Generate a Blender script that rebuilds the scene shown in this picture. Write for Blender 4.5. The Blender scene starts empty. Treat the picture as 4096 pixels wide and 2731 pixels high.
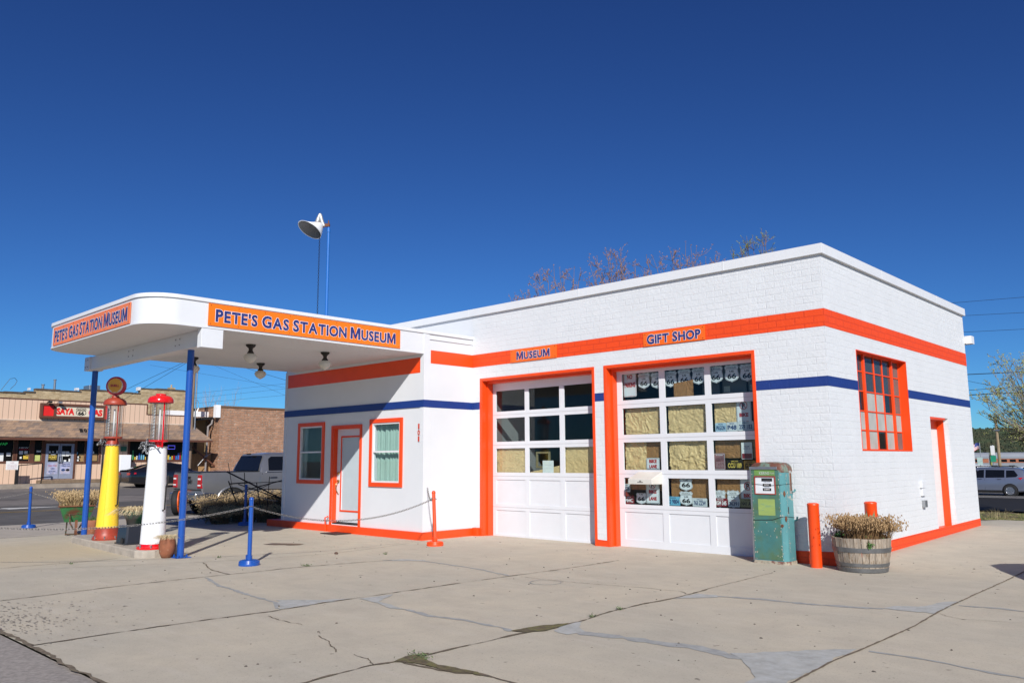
import bpy, math, random
from mathutils import Vector, Matrix, noise
R = math.radians
random.seed(66)
S = bpy.context.scene
COL = S.collection
# ------------------------------------------------------------------ camera
YAW, PITCH, ROLL = 0.7577, 0.1466, -0.006
CAM = Vector((4.770, -11.860, 1.533))
cy, sy, cp, sp = math.cos(YAW), math.sin(YAW), math.cos(PITCH), math.sin(PITCH)
fw = Vector((-sy*cp, cy*cp, sp)); rt = Vector((cy, sy, 0)); up = rt.cross(fw)
r2 = math.cos(ROLL)*rt + math.sin(ROLL)*up; u2 = -math.sin(ROLL)*rt + math.cos(ROLL)*up
cd = bpy.data.cameras.new('camera'); cam = bpy.data.objects.new('camera', cd); COL.objects.link(cam)
cd.sensor_width = 36; cd.lens = 36*3216.3/4096; cd.clip_start = .05; cd.clip_end = 6000
m = Matrix((r2, u2, -fw)).transposed().to_4x4(); m.translation = CAM; cam.matrix_world = m
S.camera = cam
# ------------------------------------------------------------------ sky and sun
SUN = Vector((1.142, -1.0, 0.92)).normalized()          # towards the sun
EL = math.asin(SUN.z); AZ = math.atan2(SUN.x, SUN.y)
w = bpy.data.worlds.new('World'); S.world = w; w.use_nodes = True
nt = w.node_tree; bg = nt.nodes['Background']
sk = nt.nodes.new('ShaderNodeTexSky'); sk.sky_type = 'NISHITA'; sk.sun_disc = False
sk.sun_elevation = EL; sk.sun_rotation = AZ; sk.altitude = 2050; sk.air_density = 1.0; sk.dust_density = .25; sk.ozone_density = 2.0
# deep, dry high-altitude blue: each channel of the sky gets its own gain and gamma
sp3 = nt.nodes.new('ShaderNodeSeparateColor'); cb3 = nt.nodes.new('ShaderNodeCombineColor'); nt.links.new(sk.outputs[0], sp3.inputs[0])
for ch, gain, gam in ((0, .254, 1.148), (1, .597, 1.283), (2, .89, 1.163)):
    p1 = nt.nodes.new('ShaderNodeMath'); p1.operation = 'POWER'; p0 = nt.nodes.new('ShaderNodeMath'); p0.operation = 'MULTIPLY'; p0.inputs[1].default_value = .1
    nt.links.new(sp3.outputs[ch], p0.inputs[0]); nt.links.new(p0.outputs[0], p1.inputs[0]); p1.inputs[1].default_value = gam
    p2 = nt.nodes.new('ShaderNodeMath'); p2.operation = 'MULTIPLY'; p2.inputs[1].default_value = gain*10/1.087; nt.links.new(p1.outputs[0], p2.inputs[0]); nt.links.new(p2.outputs[0], cb3.inputs[ch])
nt.links.new(cb3.outputs[0], bg.inputs[0]); bg.inputs[1].default_value = .10
ld = bpy.data.lights.new('sun', 'SUN'); ld.energy = 4.8; ld.angle = R(.53); ld.color = (1, .97, .925)
lo = bpy.data.objects.new('sun', ld); COL.objects.link(lo); lo.rotation_euler = SUN.to_track_quat('Z', 'Y').to_euler(); lo.location = (30, -30, 30)
S.view_settings.view_transform = 'Standard'; S.view_settings.look = 'None'; S.view_settings.exposure = .12; S.view_settings.gamma = 1
S.render.engine = 'CYCLES'
S.cycles.max_bounces = 8; S.cycles.transparent_max_bounces = 12
# ------------------------------------------------------------------ materials
MATS = {}
def mat(name, col, rough=.55, metal=0., var=.12, scale=3., bump=0., bscale=40., col2=None, thr=.62, soft=.06, s2=None, stretch=None, coat=0., spec=.5):
    if name in MATS: return MATS[name]
    M_ = bpy.data.materials.new(name); M_.use_nodes = True; t = M_.node_tree; N = t.nodes; L = t.links
    b = N['Principled BSDF']; b.inputs['Roughness'].default_value = rough; b.inputs['Metallic'].default_value = metal
    b.inputs['Specular IOR Level'].default_value = spec
    if coat: b.inputs['Coat Weight'].default_value = coat; b.inputs['Coat Roughness'].default_value = .08
    tc = N.new('ShaderNodeTexCoord'); src = tc.outputs['Object']
    if stretch:
        mp = N.new('ShaderNodeMapping'); mp.inputs['Scale'].default_value = stretch; L.new(src, mp.inputs[0]); src = mp.outputs[0]
    n1 = N.new('ShaderNodeTexNoise'); n1.inputs['Scale'].default_value = scale; n1.inputs['Detail'].default_value = 6; n1.inputs['Roughness'].default_value = .6; L.new(src, n1.inputs['Vector'])
    mr = N.new('ShaderNodeMapRange'); mr.inputs[1].default_value = .3; mr.inputs[2].default_value = .7; mr.inputs[3].default_value = 1-var; mr.inputs[4].default_value = 1+var*.6
    L.new(n1.outputs[0], mr.inputs[0])
    mx = N.new('ShaderNodeVectorMath'); mx.operation = 'SCALE'; mx.inputs[0].default_value = col; L.new(mr.outputs[0], mx.inputs['Scale'])
    out = mx.outputs[0]
    if col2:
        n2 = N.new('ShaderNodeTexNoise'); n2.inputs['Scale'].default_value = s2 or scale*2.3; n2.inputs['Detail'].default_value = 8; n2.inputs['Roughness'].default_value = .65
        L.new(src, n2.inputs['Vector'])
        r = N.new('ShaderNodeMapRange'); r.inputs[1].default_value = thr-soft; r.inputs[2].default_value = thr+soft; L.new(n2.outputs[0], r.inputs[0])
        mi = N.new('ShaderNodeMix'); mi.data_type = 'RGBA'; L.new(r.outputs[0], mi.inputs[0]); L.new(out, mi.inputs[6]); mi.inputs[7].default_value = (*col2, 1); out = mi.outputs[2]
    L.new(out, b.inputs['Base Color'])
    if bump:
        n3 = N.new('ShaderNodeTexNoise'); n3.inputs['Scale'].default_value = bscale; n3.inputs['Detail'].default_value = 4; L.new(src, n3.inputs['Vector'])
        bp = N.new('ShaderNodeBump'); bp.inputs['Strength'].default_value = bump; bp.inputs['Distance'].default_value = .01; L.new(n3.outputs[0], bp.inputs['Height']); L.new(bp.outputs[0], b.inputs['Normal'])
    MATS[name] = M_; return M_
def brickmat(name, col, mortar=None, bw=.30, bh=.105, rough=.6, dist=.012, strength=.42, ms=.013, paint=True, c2=None, var=.05, wob=.010):
    """wall coordinates: u = x+y, v = z, so one material serves both facades"""
    M_ = bpy.data.materials.new(name); M_.use_nodes = True; t = M_.node_tree; N = t.nodes; L = t.links
    b = N['Principled BSDF']; b.inputs['Roughness'].default_value = rough
    tc = N.new('ShaderNodeTexCoord'); sx = N.new('ShaderNodeSeparateXYZ'); L.new(tc.outputs['Object'], sx.inputs[0])
    ad = N.new('ShaderNodeMath'); L.new(sx.outputs[0], ad.inputs[0]); L.new(sx.outputs[1], ad.inputs[1])
    cb = N.new('ShaderNodeCombineXYZ'); L.new(ad.outputs[0], cb.inputs[0]); L.new(sx.outputs[2], cb.inputs[1])
    nz = N.new('ShaderNodeTexNoise'); nz.inputs['Scale'].default_value = 6; nz.inputs['Detail'].default_value = 3; L.new(tc.outputs['Object'], nz.inputs['Vector'])
    sc = N.new('ShaderNodeVectorMath'); sc.operation = 'SCALE'; sc.inputs['Scale'].default_value = wob*2; L.new(nz.outputs['Color'], sc.inputs[0])
    av = N.new('ShaderNodeVectorMath'); L.new(cb.outputs[0], av.inputs[0]); L.new(sc.outputs[0], av.inputs[1])
    br = N.new('ShaderNodeTexBrick'); br.inputs['Scale'].default_value = 1; br.inputs['Brick Width'].default_value = bw; br.inputs['Row Height'].default_value = bh
    br.inputs['Mortar Size'].default_value = ms; br.inputs['Mortar Smooth'].default_value = .6; L.new(av.outputs[0], br.inputs['Vector'])
    br.inputs['Color1'].default_value = (*col, 1); br.inputs['Color2'].default_value = (*(c2 or col), 1); br.inputs['Mortar'].default_value = (*(mortar or [c*.965 for c in col]), 1)
    n1 = N.new('ShaderNodeTexNoise'); n1.inputs['Scale'].default_value = 2.2; n1.inputs['Detail'].default_value = 8; n1.inputs['Roughness'].default_value = .7; L.new(tc.outputs['Object'], n1.inputs['Vector'])
    mr = N.new('ShaderNodeMapRange'); mr.inputs[1].default_value = .3; mr.inputs[2].default_value = .7; mr.inputs[3].default_value = 1-var; mr.inputs[4].default_value = 1+var*.5; L.new(n1.outputs[0], mr.inputs[0])
    mx = N.new('ShaderNodeVectorMath'); mx.operation = 'SCALE'; L.new(br.outputs['Color'], mx.inputs[0]); L.new(mr.outputs[0], mx.inputs['Scale']); L.new(mx.outputs[0], b.inputs['Base Color'])
    # height: bricks with eroded mortar only in places, plus lumpy paint
    n2 = N.new('ShaderNodeTexNoise'); n2.inputs['Scale'].default_value = 2.6; n2.inputs['Detail'].default_value = 5; L.new(tc.outputs['Object'], n2.inputs['Vector'])
    r2_ = N.new('ShaderNodeMapRange'); r2_.inputs[1].default_value = .35; r2_.inputs[2].default_value = .65; r2_.inputs[3].default_value = .02 if paint else .9; r2_.inputs[4].default_value = 1.; L.new(n2.outputs[0], r2_.inputs[0])
    mu = N.new('ShaderNodeMath'); mu.operation = 'MULTIPLY'; L.new(br.outputs['Fac'], mu.inputs[0]); L.new(r2_.outputs[0], mu.inputs[1])
    n3 = N.new('ShaderNodeTexNoise'); n3.inputs['Scale'].default_value = 17; n3.inputs['Detail'].default_value = 7; n3.inputs['Roughness'].default_value = .68; L.new(tc.outputs['Object'], n3.inputs['Vector'])
    ma = N.new('ShaderNodeMath'); ma.operation = 'MULTIPLY_ADD'; L.new(n3.outputs[0], ma.inputs[0]); ma.inputs[1].default_value = 1.7 if paint else .9; 
    ng = N.new('ShaderNodeMath'); ng.operation = 'MULTIPLY'; L.new(mu.outputs[0], ng.inputs[0]); ng.inputs[1].default_value = -.55 if paint else -1; L.new(ng.outputs[0], ma.inputs[2])
    bp = N.new('ShaderNodeBump'); bp.inputs['Strength'].default_value = strength; bp.inputs['Distance'].default_value = dist; L.new(ma.outputs[0], bp.inputs['Height']); L.new(bp.outputs[0], b.inputs['Normal'])
    MATS[name] = M_; return M_
def glassmat(name, tint=(.9, .95, .95), refl=.035, rough=.01, dirt=0., dcol=(.5, .5, .45)):
    M_ = bpy.data.materials.new(name); M_.use_nodes = True; t = M_.node_tree; N = t.nodes; L = t.links
    N.remove(N['Principled BSDF']); o = N['Material Output']
    tr = N.new('ShaderNodeBsdfTransparent'); tr.inputs[0].default_value = (*tint, 1)
    gl = N.new('ShaderNodeBsdfGlossy'); gl.inputs['Roughness'].default_value = rough
    lw_ = N.new('ShaderNodeLayerWeight'); pw_ = N.new('ShaderNodeMath'); pw_.operation = 'POWER'; L.new(lw_.outputs['Facing'], pw_.inputs[0]); lw_.inputs[0].default_value = .5; pw_.inputs[1].default_value = 4.5
    fr = N.new('ShaderNodeMath'); fr.operation = 'MULTIPLY_ADD'; L.new(pw_.outputs[0], fr.inputs[0]); fr.inputs[1].default_value = .9; fr.inputs[2].default_value = refl*.7
    ms = N.new('ShaderNodeMixShader'); L.new(fr.outputs[0], ms.inputs[0]); L.new(tr.outputs[0], ms.inputs[1]); L.new(gl.outputs[0], ms.inputs[2])
    last = ms.outputs[0]
    if dirt:
        df = N.new('ShaderNodeBsdfDiffuse'); df.inputs[0].default_value = (*dcol, 1)
        n = N.new('ShaderNodeTexNoise'); n.inputs['Scale'].default_value = 5; n.inputs['Detail'].default_value = 5
        tc = N.new('ShaderNodeTexCoord'); L.new(tc.outputs['Object'], n.inputs['Vector'])
        r = N.new('ShaderNodeMapRange'); r.inputs[3].default_value = dirt*.6; r.inputs[4].default_value = min(1, dirt*1.3); L.new(n.outputs[0], r.inputs[0])
        m2 = N.new('ShaderNodeMixShader'); L.new(r.outputs[0], m2.inputs[0]); L.new(ms.outputs[0], m2.inputs[1]); L.new(df.outputs[0], m2.inputs[2]); last = m2.outputs[0]
    L.new(last, o.inputs[0]); MATS[name] = M_; return M_
def emis(name, col, st=1.):
    M_ = bpy.data.materials.new(name); M_.use_nodes = True; b = M_.node_tree.nodes['Principled BSDF']
    b.inputs['Base Color'].default_value = (*[c*.3 for c in col], 1); b.inputs['Emission Color'].default_value = (*col, 1); b.inputs['Emission Strength'].default_value = st; return M_

WHITE = (.69, .705, .715); ORANGE = (.83, .066, .005); BLUE = (.010, .045, .235)
m_brick = brickmat('white_painted_brick', WHITE)
m_obrick = brickmat('orange_painted_brick', ORANGE, mortar=(.7, .05, .005), strength=.4)
m_bbrick = brickmat('blue_painted_brick', (.008, .036, .20), strength=.4)
m_white = mat('white_paint', (.685, .70, .72), .5, var=.03, scale=1.5, bump=.06, bscale=60)
m_trim = mat('white_trim_metal', (.72, .73, .74), .4, var=.03, scale=2)
m_doorw = mat('white_door_paint', (.68, .695, .72), .42, var=.03, scale=3, bump=.05, bscale=90)
m_orange = mat('orange_paint', ORANGE, .42, var=.05, scale=4, bump=.08, bscale=50)
m_bluep = mat('blue_stripe_paint', (.008, .036, .20), .45, var=.05, scale=4)
m_post = mat('blue_post_paint', (.012, .075, .34), .32, var=.08, scale=5, bump=.04)
m_signo = mat('sign_orange', (.92, .19, .006), .4, var=.04, scale=2)
m_signf = mat('faded_sign_orange', (.80, .20, .075), .5, var=.08, scale=2, col2=(.62, .2, .1), thr=.68)
m_navy = mat('sign_navy', (.022, .030, .17), .4, var=.08, scale=8, col2=(.12, .13, .3), thr=.62)
m_lw = mat('lettering_white', (.85, .83, .82), .4, var=.02)
m_black = mat('black_rubber', (.012, .012, .013), .6, var=.3, bump=.2)
m_bmetal = mat('black_metal', (.02, .018, .017), .5, metal=.3)
m_rust = mat('rust', (.16, .06, .028), .85, var=.4, scale=9, bump=.4)
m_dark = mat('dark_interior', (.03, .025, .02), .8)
m_room = mat('room_paint', (.17, .17, .17), .8, var=.1)
m_glass = glassmat('clear_glass')
m_steel = mat('galvanised_steel', (.42, .43, .44), .38, metal=.85, var=.2, scale=12)
m_chain = mat('chain_steel', (.30, .28, .26), .45, metal=.7, var=.35, scale=30)
m_kraft = mat('kraft_paper', (.68, .465, .225), .5, var=.10, scale=9, bump=.25, bscale=22)
m_kraftd = mat('dark_kraft_paper', (.32, .15, .05), .6, var=.25, scale=6, stretch=(6, 1, .6), bump=.2, bscale=12)
m_paper = mat('white_paper', (.75, .75, .72), .6, var=.06, scale=14)
m_signw = mat('sign_sheeting_white', (.72, .73, .74), .4, var=.03)
m_red = mat('sign_red', (.42, .012, .018), .4, var=.05)
m_blk = mat('sign_black', (.008, .008, .009), .4)
# ------------------------------------------------------------------ mesh collector
class MB:
    def __init__(s): s.v = []; s.f = []
    def add(s, vs, fs):
        o = len(s.v); s.v += [tuple(p) for p in vs]; s.f += [tuple(i+o for i in f) for f in fs]; return s
    def box(s, x0, x1, y0, y1, z0, z1):
        return s.add([(x0,y0,z0),(x1,y0,z0),(x1,y1,z0),(x0,y1,z0),(x0,y0,z1),(x1,y0,z1),(x1,y1,z1),(x0,y1,z1)],
                     [(0,3,2,1),(4,5,6,7),(0,1,5,4),(1,2,6,5),(2,3,7,6),(3,0,4,7)])
    def hexa(s, p): return s.add(p, [(0,3,2,1),(4,5,6,7),(0,1,5,4),(1,2,6,5),(2,3,7,6),(3,0,4,7)])
    def obox(s, c, sz, rz=0, M_=None):
        q = M_ or Matrix.Rotation(rz, 3, 'Z'); c = Vector(c); h = [a/2 for a in sz]
        return s.hexa([c + q @ Vector((a*h[0], b*h[1], d*h[2])) for a, b, d in ((-1,-1,-1),(1,-1,-1),(1,1,-1),(-1,1,-1),(-1,-1,1),(1,-1,1),(1,1,1),(-1,1,1))])
    def tube(s, pts, r, n=8, caps=True):
        pts = [Vector(p) for p in pts]; rs = r if isinstance(r, (list, tuple)) else [r]*len(pts); o = len(s.v); pu = None
        for i, p in enumerate(pts):
            d = (pts[min(i+1, len(pts)-1)] - pts[max(i-1, 0)])
            d = d.normalized() if d.length > 1e-9 else Vector((0, 0, 1))
            a = (pu - d*pu.dot(d)) if pu else (Vector((0, 0, 1)).cross(d) if abs(d.z) < .95 else Vector((1, 0, 0)).cross(d))
            a.normalize(); pu = a; b = d.cross(a)
            for k in range(n):
                t = 2*math.pi*k/n; s.v.append(tuple(p + (a*math.cos(t) + b*math.sin(t))*rs[i]))
        for i in range(len(pts)-1):
            for k in range(n): s.f.append((o+i*n+k, o+i*n+(k+1)%n, o+(i+1)*n+(k+1)%n, o+(i+1)*n+k))
        if caps: s.f.append(tuple(o+k for k in range(n))[::-1]); s.f.append(tuple(o+(len(pts)-1)*n+k for k in range(n)))
        return s
    def lathe(s, c, prof, n=24, M_=None, sc=(1, 1)):
        c = Vector(c); q = M_ or Matrix.Identity(3); o = len(s.v)
        for r, z in prof:
            for k in range(n):
                t = 2*math.pi*k/n; s.v.append(tuple(c + q @ Vector((r*math.cos(t)*sc[0], r*math.sin(t)*sc[1], z))))
        for i in range(len(prof)-1):
            for k in range(n): s.f.append((o+i*n+k, o+i*n+(k+1)%n, o+(i+1)*n+(k+1)%n, o+(i+1)*n+k))
        if prof[0][0] > 1e-5: s.f.append(tuple(o+k for k in range(n))[::-1])
        if prof[-1][0] > 1e-5: s.f.append(tuple(o+(len(prof)-1)*n+k for k in range(n)))
        return s
    def prism(s, poly, f0, f1):
        n = len(poly); a = [f0(*p) for p in poly]; b = [f1(*p) for p in poly]
        return s.add(a+b, [tuple(range(n))[::-1], tuple(range(n, 2*n))] + [(i, (i+1)%n, n+(i+1)%n, n+i) for i in range(n)])
    def loft(s, rings, caps=True):
        n = len(rings[0]); o = len(s.v)
        for r in rings: s.v += [tuple(p) for p in r]
        for i in range(len(rings)-1):
            for k in range(n): s.f.append((o+i*n+k, o+i*n+(k+1)%n, o+(i+1)*n+(k+1)%n, o+(i+1)*n+k))
        if caps: s.f.append(tuple(o+k for k in range(n))[::-1]); s.f.append(tuple(o+(len(rings)-1)*n+k for k in range(n)))
        return s
    def wall(s, ax, d0, d1, u0, u1, z0, z1, holes=()):
        """slab between planes d0 and d1 (ax 'x' or 'y') with rectangular holes (ua,ub,za,zb) and their reveals"""
        P = (lambda u, d, z: (u, d, z)) if ax == 'y' else (lambda u, d, z: (d, u, z))
        us = sorted({u0, u1, *[h[0] for h in holes], *[h[1] for h in holes]}); zs = sorted({z0, z1, *[h[2] for h in holes], *[h[3] for h in holes]})
        us = [u for u in us if u0 <= u <= u1]; zs = [z for z in zs if z0 <= z <= z1]
        for i in range(len(us)-1):
            for j in range(len(zs)-1):
                a, b, c, d = us[i], us[i+1], zs[j], zs[j+1]
                if any(h[0] <= (a+b)/2 <= h[1] and h[2] <= (c+d)/2 <= h[3] for h in holes): continue
                for D in (d0, d1): s.add([P(a,D,c), P(b,D,c), P(b,D,d), P(a,D,d)], [(0,1,2,3)])
        for a, b, c, d in [(u0, u1, z0, z1)] + list(holes):
            for q in ((a,c,b,c),(b,c,b,d),(b,d,a,d),(a,d,a,c)): s.add([P(q[0],d0,q[1]), P(q[2],d0,q[3]), P(q[2],d1,q[3]), P(q[0],d1,q[1])], [(0,1,2,3)])
        return s
    def text(s, txt, o, u, v, h, width=None, bold=0., center=False, n=None, slant=0.):
        """flat lettering: cap height h, from o along u (right) and v (up)"""
        vs, fs, w_ = glyphs(txt, bold); o, u, v = Vector(o), Vector(u), Vector(v)
        kx = (width/w_) if width else h/.729
        ky = h/.729; ox = -w_*kx/2 if center else 0
        return s.add([o + u*(x*kx+ox+slant*y*ky) + v*(y*ky) for x, y in vs], fs)
    def build(s, name, m_, parent=None, smooth=False, bevel=0., local=False, sub=0, kind=None, auto=None):
        me = bpy.data.meshes.new(name); off = Vector((0, 0, 0))
        if parent and not local:
            q = parent
            while q: off += q.location; q = q.parent
        me.from_pydata([tuple(Vector(p)-off) for p in s.v], [], s.f); me.update()
        if m_: me.materials.append(m_)
        if smooth:
            for p in me.polygons: p.use_smooth = True
        o = bpy.data.objects.new(name, me); COL.objects.link(o)
        if parent: o.parent = parent
        if auto is not None: smooth_by_angle(me, auto)
        if sub:
            a = o.modifiers.new('s', 'SUBSURF'); a.levels = a.render_levels = sub
        if bevel:
            a = o.modifiers.new('b', 'BEVEL'); a.width = bevel; a.segments = 2; a.limit_method = 'ANGLE'; a.angle_limit = R(40)
        if kind: o['kind'] = kind
        return o
def smooth_by_angle(me, ang):
    for p in me.polygons: p.use_smooth = True
    nrm = [p.normal.copy() for p in me.polygons]; ek = {}
    for p in me.polygons:
        for e in p.edge_keys: ek.setdefault(e, []).append(p.index)
    for e in me.edges:
        fs = ek.get(tuple(sorted(e.vertices)), [])
        if len(fs) != 2 or nrm[fs[0]].angle(nrm[fs[1]], 0) > R(ang): e.use_edge_sharp = True
_G = {}
def glyphs(txt, bold):
    k = (txt, bold)
    if txt == 'M' and k not in _G:                  # cut by hand: a clean bold M
        g = bold; H_ = .729; W_ = .80; t = .125+g
        P = [(-g, -g), (-g*.6, H_+g), (t+.03, H_+g), (W_/2, .26-g*.2), (W_-t-.03, H_+g), (W_+g*.6, H_+g), (W_+g, -g), (W_-t, -g), (W_-t-.01, .40+g*.2), (W_/2+.05, .04-g), (W_/2-.05, .04-g), (t+.01, .40+g*.2), (t, -g)]
        _G[k] = ([(x+g, y) for x, y in P], [(0, 1, 2, 11, 12), (2, 3, 10, 11), (3, 9, 10), (3, 4, 8, 9), (4, 5, 6, 7, 8)], W_+2*g)
    if k not in _G:
        c = bpy.data.curves.new('t', 'FONT'); c.body = txt; c.size = 1; c.offset = bold; c.resolution_u = 3; c.fill_mode = 'FRONT'
        o = bpy.data.objects.new('t', c); COL.objects.link(o); bpy.context.view_layer.update()
        me = o.evaluated_get(bpy.context.evaluated_depsgraph_get()).to_mesh()
        vs = [(p.co.x, p.co.y) for p in me.vertices]; fs = [tuple(p.vertices) for p in me.polygons]
        bpy.data.objects.remove(o); bpy.data.curves.remove(c)
        if not vs: vs = [(0, 0)]
        x0 = min(x for x, y in vs); x1 = max(x for x, y in vs)
        _G[k] = ([(x-x0, y) for x, y in vs], fs, max(x1-x0, 1e-3))
    return _G[k]
def tag(o, label, cat, group=None):
    o['label'] = label; o['category'] = cat
    if group: o['group'] = group
    return o
def thing(name, label, cat, loc=(0, 0, 0), rz=0, group=None):
    o = bpy.data.objects.new(name, None); COL.objects.link(o); o.location = loc; o.rotation_euler = (0, 0, rz); return tag(o, label, cat, group)
def copy_tree(o, parent=None):
    c = o.copy(); COL.objects.link(c); c.parent = parent
    for ch in list(o.children): copy_tree(ch, c)
    return c
X, Y, Z = Vector((1, 0, 0)), Vector((0, 1, 0)), Vector((0, 0, 1))
def lerp(a, b, t): return a+(b-a)*t
def interp(tab, x):
    if x <= tab[0][0]: return tab[0][1]
    for (a, b), (c, d) in zip(tab, tab[1:]):
        if x <= c: return lerp(b, d, (x-a)/(c-a))
    return tab[-1][1]
# ================================================================== SETTING
def gz(x, y):                       # top of the concrete forecourt
    return .0150*max(0, min(y, 9.3))*min(1, max(0, (x+1.6)/1.6))
def streetz(x):                     # street on the left, rising towards the shop
    return interp([(-60, .16), (-49.5, .16), (-45, .09), (-36, -.02), (-27, -.11), (-18.6, -.13)], x)
def backz(y): return interp([(9.2, .11), (12, -.03), (16, -.3), (20, -.52), (26, -.70), (60, -.72), (110, -1.0), (300, -2.0)], y)
def conc():
    M_ = bpy.data.materials.new('old_concrete'); M_.use_nodes = True; t = M_.node_tree; N = t.nodes; L = t.links
    b = N['Principled BSDF']; b.inputs['Roughness'].default_value = .85; b.inputs['Specular IOR Level'].default_value = .25
    tc = N.new('ShaderNodeTexCoord'); P = tc.outputs['Object']
    def noi(s, d=6, r=.6, vec=None):
        n = N.new('ShaderNodeTexNoise'); n.inputs['Scale'].default_value = s; n.inputs['Detail'].default_value = d; n.inputs['Roughness'].default_value = r; L.new(vec or P, n.inputs['Vector']); return n.outputs[0]
    def rng(src, a, b_, c, d):
        n = N.new('ShaderNodeMapRange'); 
        for i, v in enumerate((a, b_, c, d)): n.inputs[i+1].default_value = v
        L.new(src, n.inputs[0]); return n.outputs[0]
    def mix(f, A, B):
        n = N.new('ShaderNodeMix'); n.data_type = 'RGBA'
        for i, s_ in ((0, f), (6, A), (7, B)):
            if isinstance(s_, tuple): n.inputs[i].default_value = (*s_, 1)
            elif isinstance(s_, float): n.inputs[i].default_value = s_
            else: L.new(s_, n.inputs[i])
        return n.outputs[2]
    c = mix(rng(noi(.35, 4), .35, .65, 0, 1), (.54, .475, .365), (.455, .415, .335))
    c = mix(rng(noi(2.2, 8, .7), .42, .72, 0, .55), c, (.38, .335, .27))
    mp = N.new('ShaderNodeMapping'); mp.inputs['Scale'].default_value = (1, 5, 1); mp.inputs['Rotation'].default_value = (0, 0, R(35)); L.new(P, mp.inputs[0])
    c = mix(rng(noi(1.2, 6, .6, mp.outputs[0]), .52, .75, 0, .5), c, (.55, .495, .415))
    # warm stain by the pump island
    sx = N.new('ShaderNodeVectorMath'); sx.operation = 'DISTANCE'; L.new(P, sx.inputs[0]); sx.inputs[1].default_value = (-11.2, -7.3, 0)
    c = mix(rng(sx.outputs['Value'], 1.2, 2.6, .55, 0), c, (.54, .435, .27))
    # aggregate speckle
    v = N.new('ShaderNodeTexVoronoi'); v.inputs['Scale'].default_value = 62; L.new(P, v.inputs['Vector'])
    c = mix(rng(v.outputs['Distance'], .0, .40, .75, 0), c, mix(rng(noi(40, 2), .4, .6, 0, 1), (.22, .18, .145), (.58, .51, .43)))
    c = mix(rng(noi(9, 3, .5), .69, .74, 0, .75), c, (.13, .11, .09))
    L.new(c, b.inputs['Base Color'])
    bp = N.new('ShaderNodeBump'); bp.inputs['Strength'].default_value = .35; bp.inputs['Distance'].default_value = .006
    L.new(noi(90, 5, .7), bp.inputs['Height']); L.new(bp.outputs[0], b.inputs['Normal'])
    return M_
m_conc = conc()
m_asph = mat('worn_asphalt', (.33, .295, .265), .9, var=.3, scale=26, bump=.5, bscale=160, col2=(.30, .28, .26), thr=.62, s2=70, soft=.03, spec=.2)
m_asphd = mat('street_asphalt', (.105, .098, .092), .85, var=.18, scale=1.2, bump=.3, bscale=90, spec=.25, col2=(.125, .118, .112), thr=.55, s2=.4)
m_asphl = mat('old_street_asphalt', (.20, .178, .165), .9, var=.2, scale=1.5, bump=.3, bscale=90, spec=.2, col2=(.11, .10, .095), thr=.58, s2=.5)
m_walk = mat('sidewalk_concrete', (.42, .37, .31), .85, var=.15, scale=3, bump=.2, spec=.2)
m_dirt = mat('dry_dirt', (.17, .125, .09), .95, var=.4, scale=3.5, bump=.8, bscale=30, col2=(.12, .13, .05), thr=.55, s2=1.3, spec=.1)
m_patch = mat('grey_cement_patch', (.40, .395, .365), .85, var=.2, scale=5, bump=.2, col2=(.46, .465, .45), thr=.56, soft=.15, spec=.2)
m_seal = mat('crack_sealer', (.35, .35, .335), .8, var=.22, scale=9, spec=.2)
m_joint = mat('joint_dirt', (.17, .13, .09), .95, var=.5, scale=14, bump=.5, col2=(.16, .13, .085), thr=.55, s2=6)
m_moss = mat('mossy_dirt', (.13, .10, .055), .95, var=.5, scale=20, bump=.6, col2=(.16, .145, .05), thr=.53, s2=9)

def sheet(name, xs, ys, f, m_):
    M_ = MB(); n = len(ys)
    M_.v = [(x, y, f(x, y)) for x in xs for y in ys]
    M_.f = [(i*n+j, (i+1)*n+j, (i+1)*n+j+1, i*n+j+1) for i in range(len(xs)-1) for j in range(n-1)]
    return M_.build(name, m_, kind='structure')
def rngf(a, b, n): return [a+(b-a)*i/n for i in range(n+1)]
def terr(x, y):
    if y > 9.2: z = backz(y)-.03 if x > -18.6 else lerp(streetz(x)-.06, backz(y)-.03, min(1, (y-9.2)/30))
    else: z = -.06 if x > -18.6 else streetz(max(x, -52))-.06
    if x < -49.5 and y < 40: z = .4
    if x > 20: z -= min(.6, (x-20)*.02)
    if -18.5 < x < 14 and 9.2 < y < 27: z += .05*noise.noise(Vector((x*.5, y*.5, 0)))
    return z
sheet('ground', sorted([-3000, -1200, -500, -200, -100, -70, -50, -49.5, -49.4]+rngf(-46, -19, 9)+[-18.6, -18.59]+rngf(-18, 14, 64)+[20, 40, 80, 200, 600, 3000]),
      sorted([-3000, -800, -200, -60, -20, -9.6]+[0, 9.2, 9.21]+rngf(9.8, 27, 34)+[32, 45, 60, 110, 200, 300, 700, 3000]), terr, m_dirt)
sheet('forecourt', [-14.6, -8, -1.6, 0, 6, 14, 22], [-9.52, -4, 0, 9.2], gz, m_conc)
sheet('front_asphalt', [-60, -18.6, -4, 30, 60], [-60, -30, -9.525], lambda x, y: -.012, m_asph)
M_ = MB(); M_.box(-18.45, -14.604, -9.52, 30, -.2, 0.0); M_.build('sidewalk', m_walk, kind='structure')
M_ = MB(); M_.box(-18.62, -18.454, -9.52, 30, -.3, -.004); M_.build('kerb', mat('kerb_concrete', (.36, .33, .28), .85, var=.2), kind='structure')
sheet('street', [-36, -31, -27, -22, -18.63], [-70, -20, 0, 30, 90], lambda x, y: streetz(x), m_asphd)
sheet('street_far_lane', [-49.2, -45, -43.2], [-70, -20, 0, 30, 90], lambda x, y: streetz(x)+.001, m_asphl)
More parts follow.
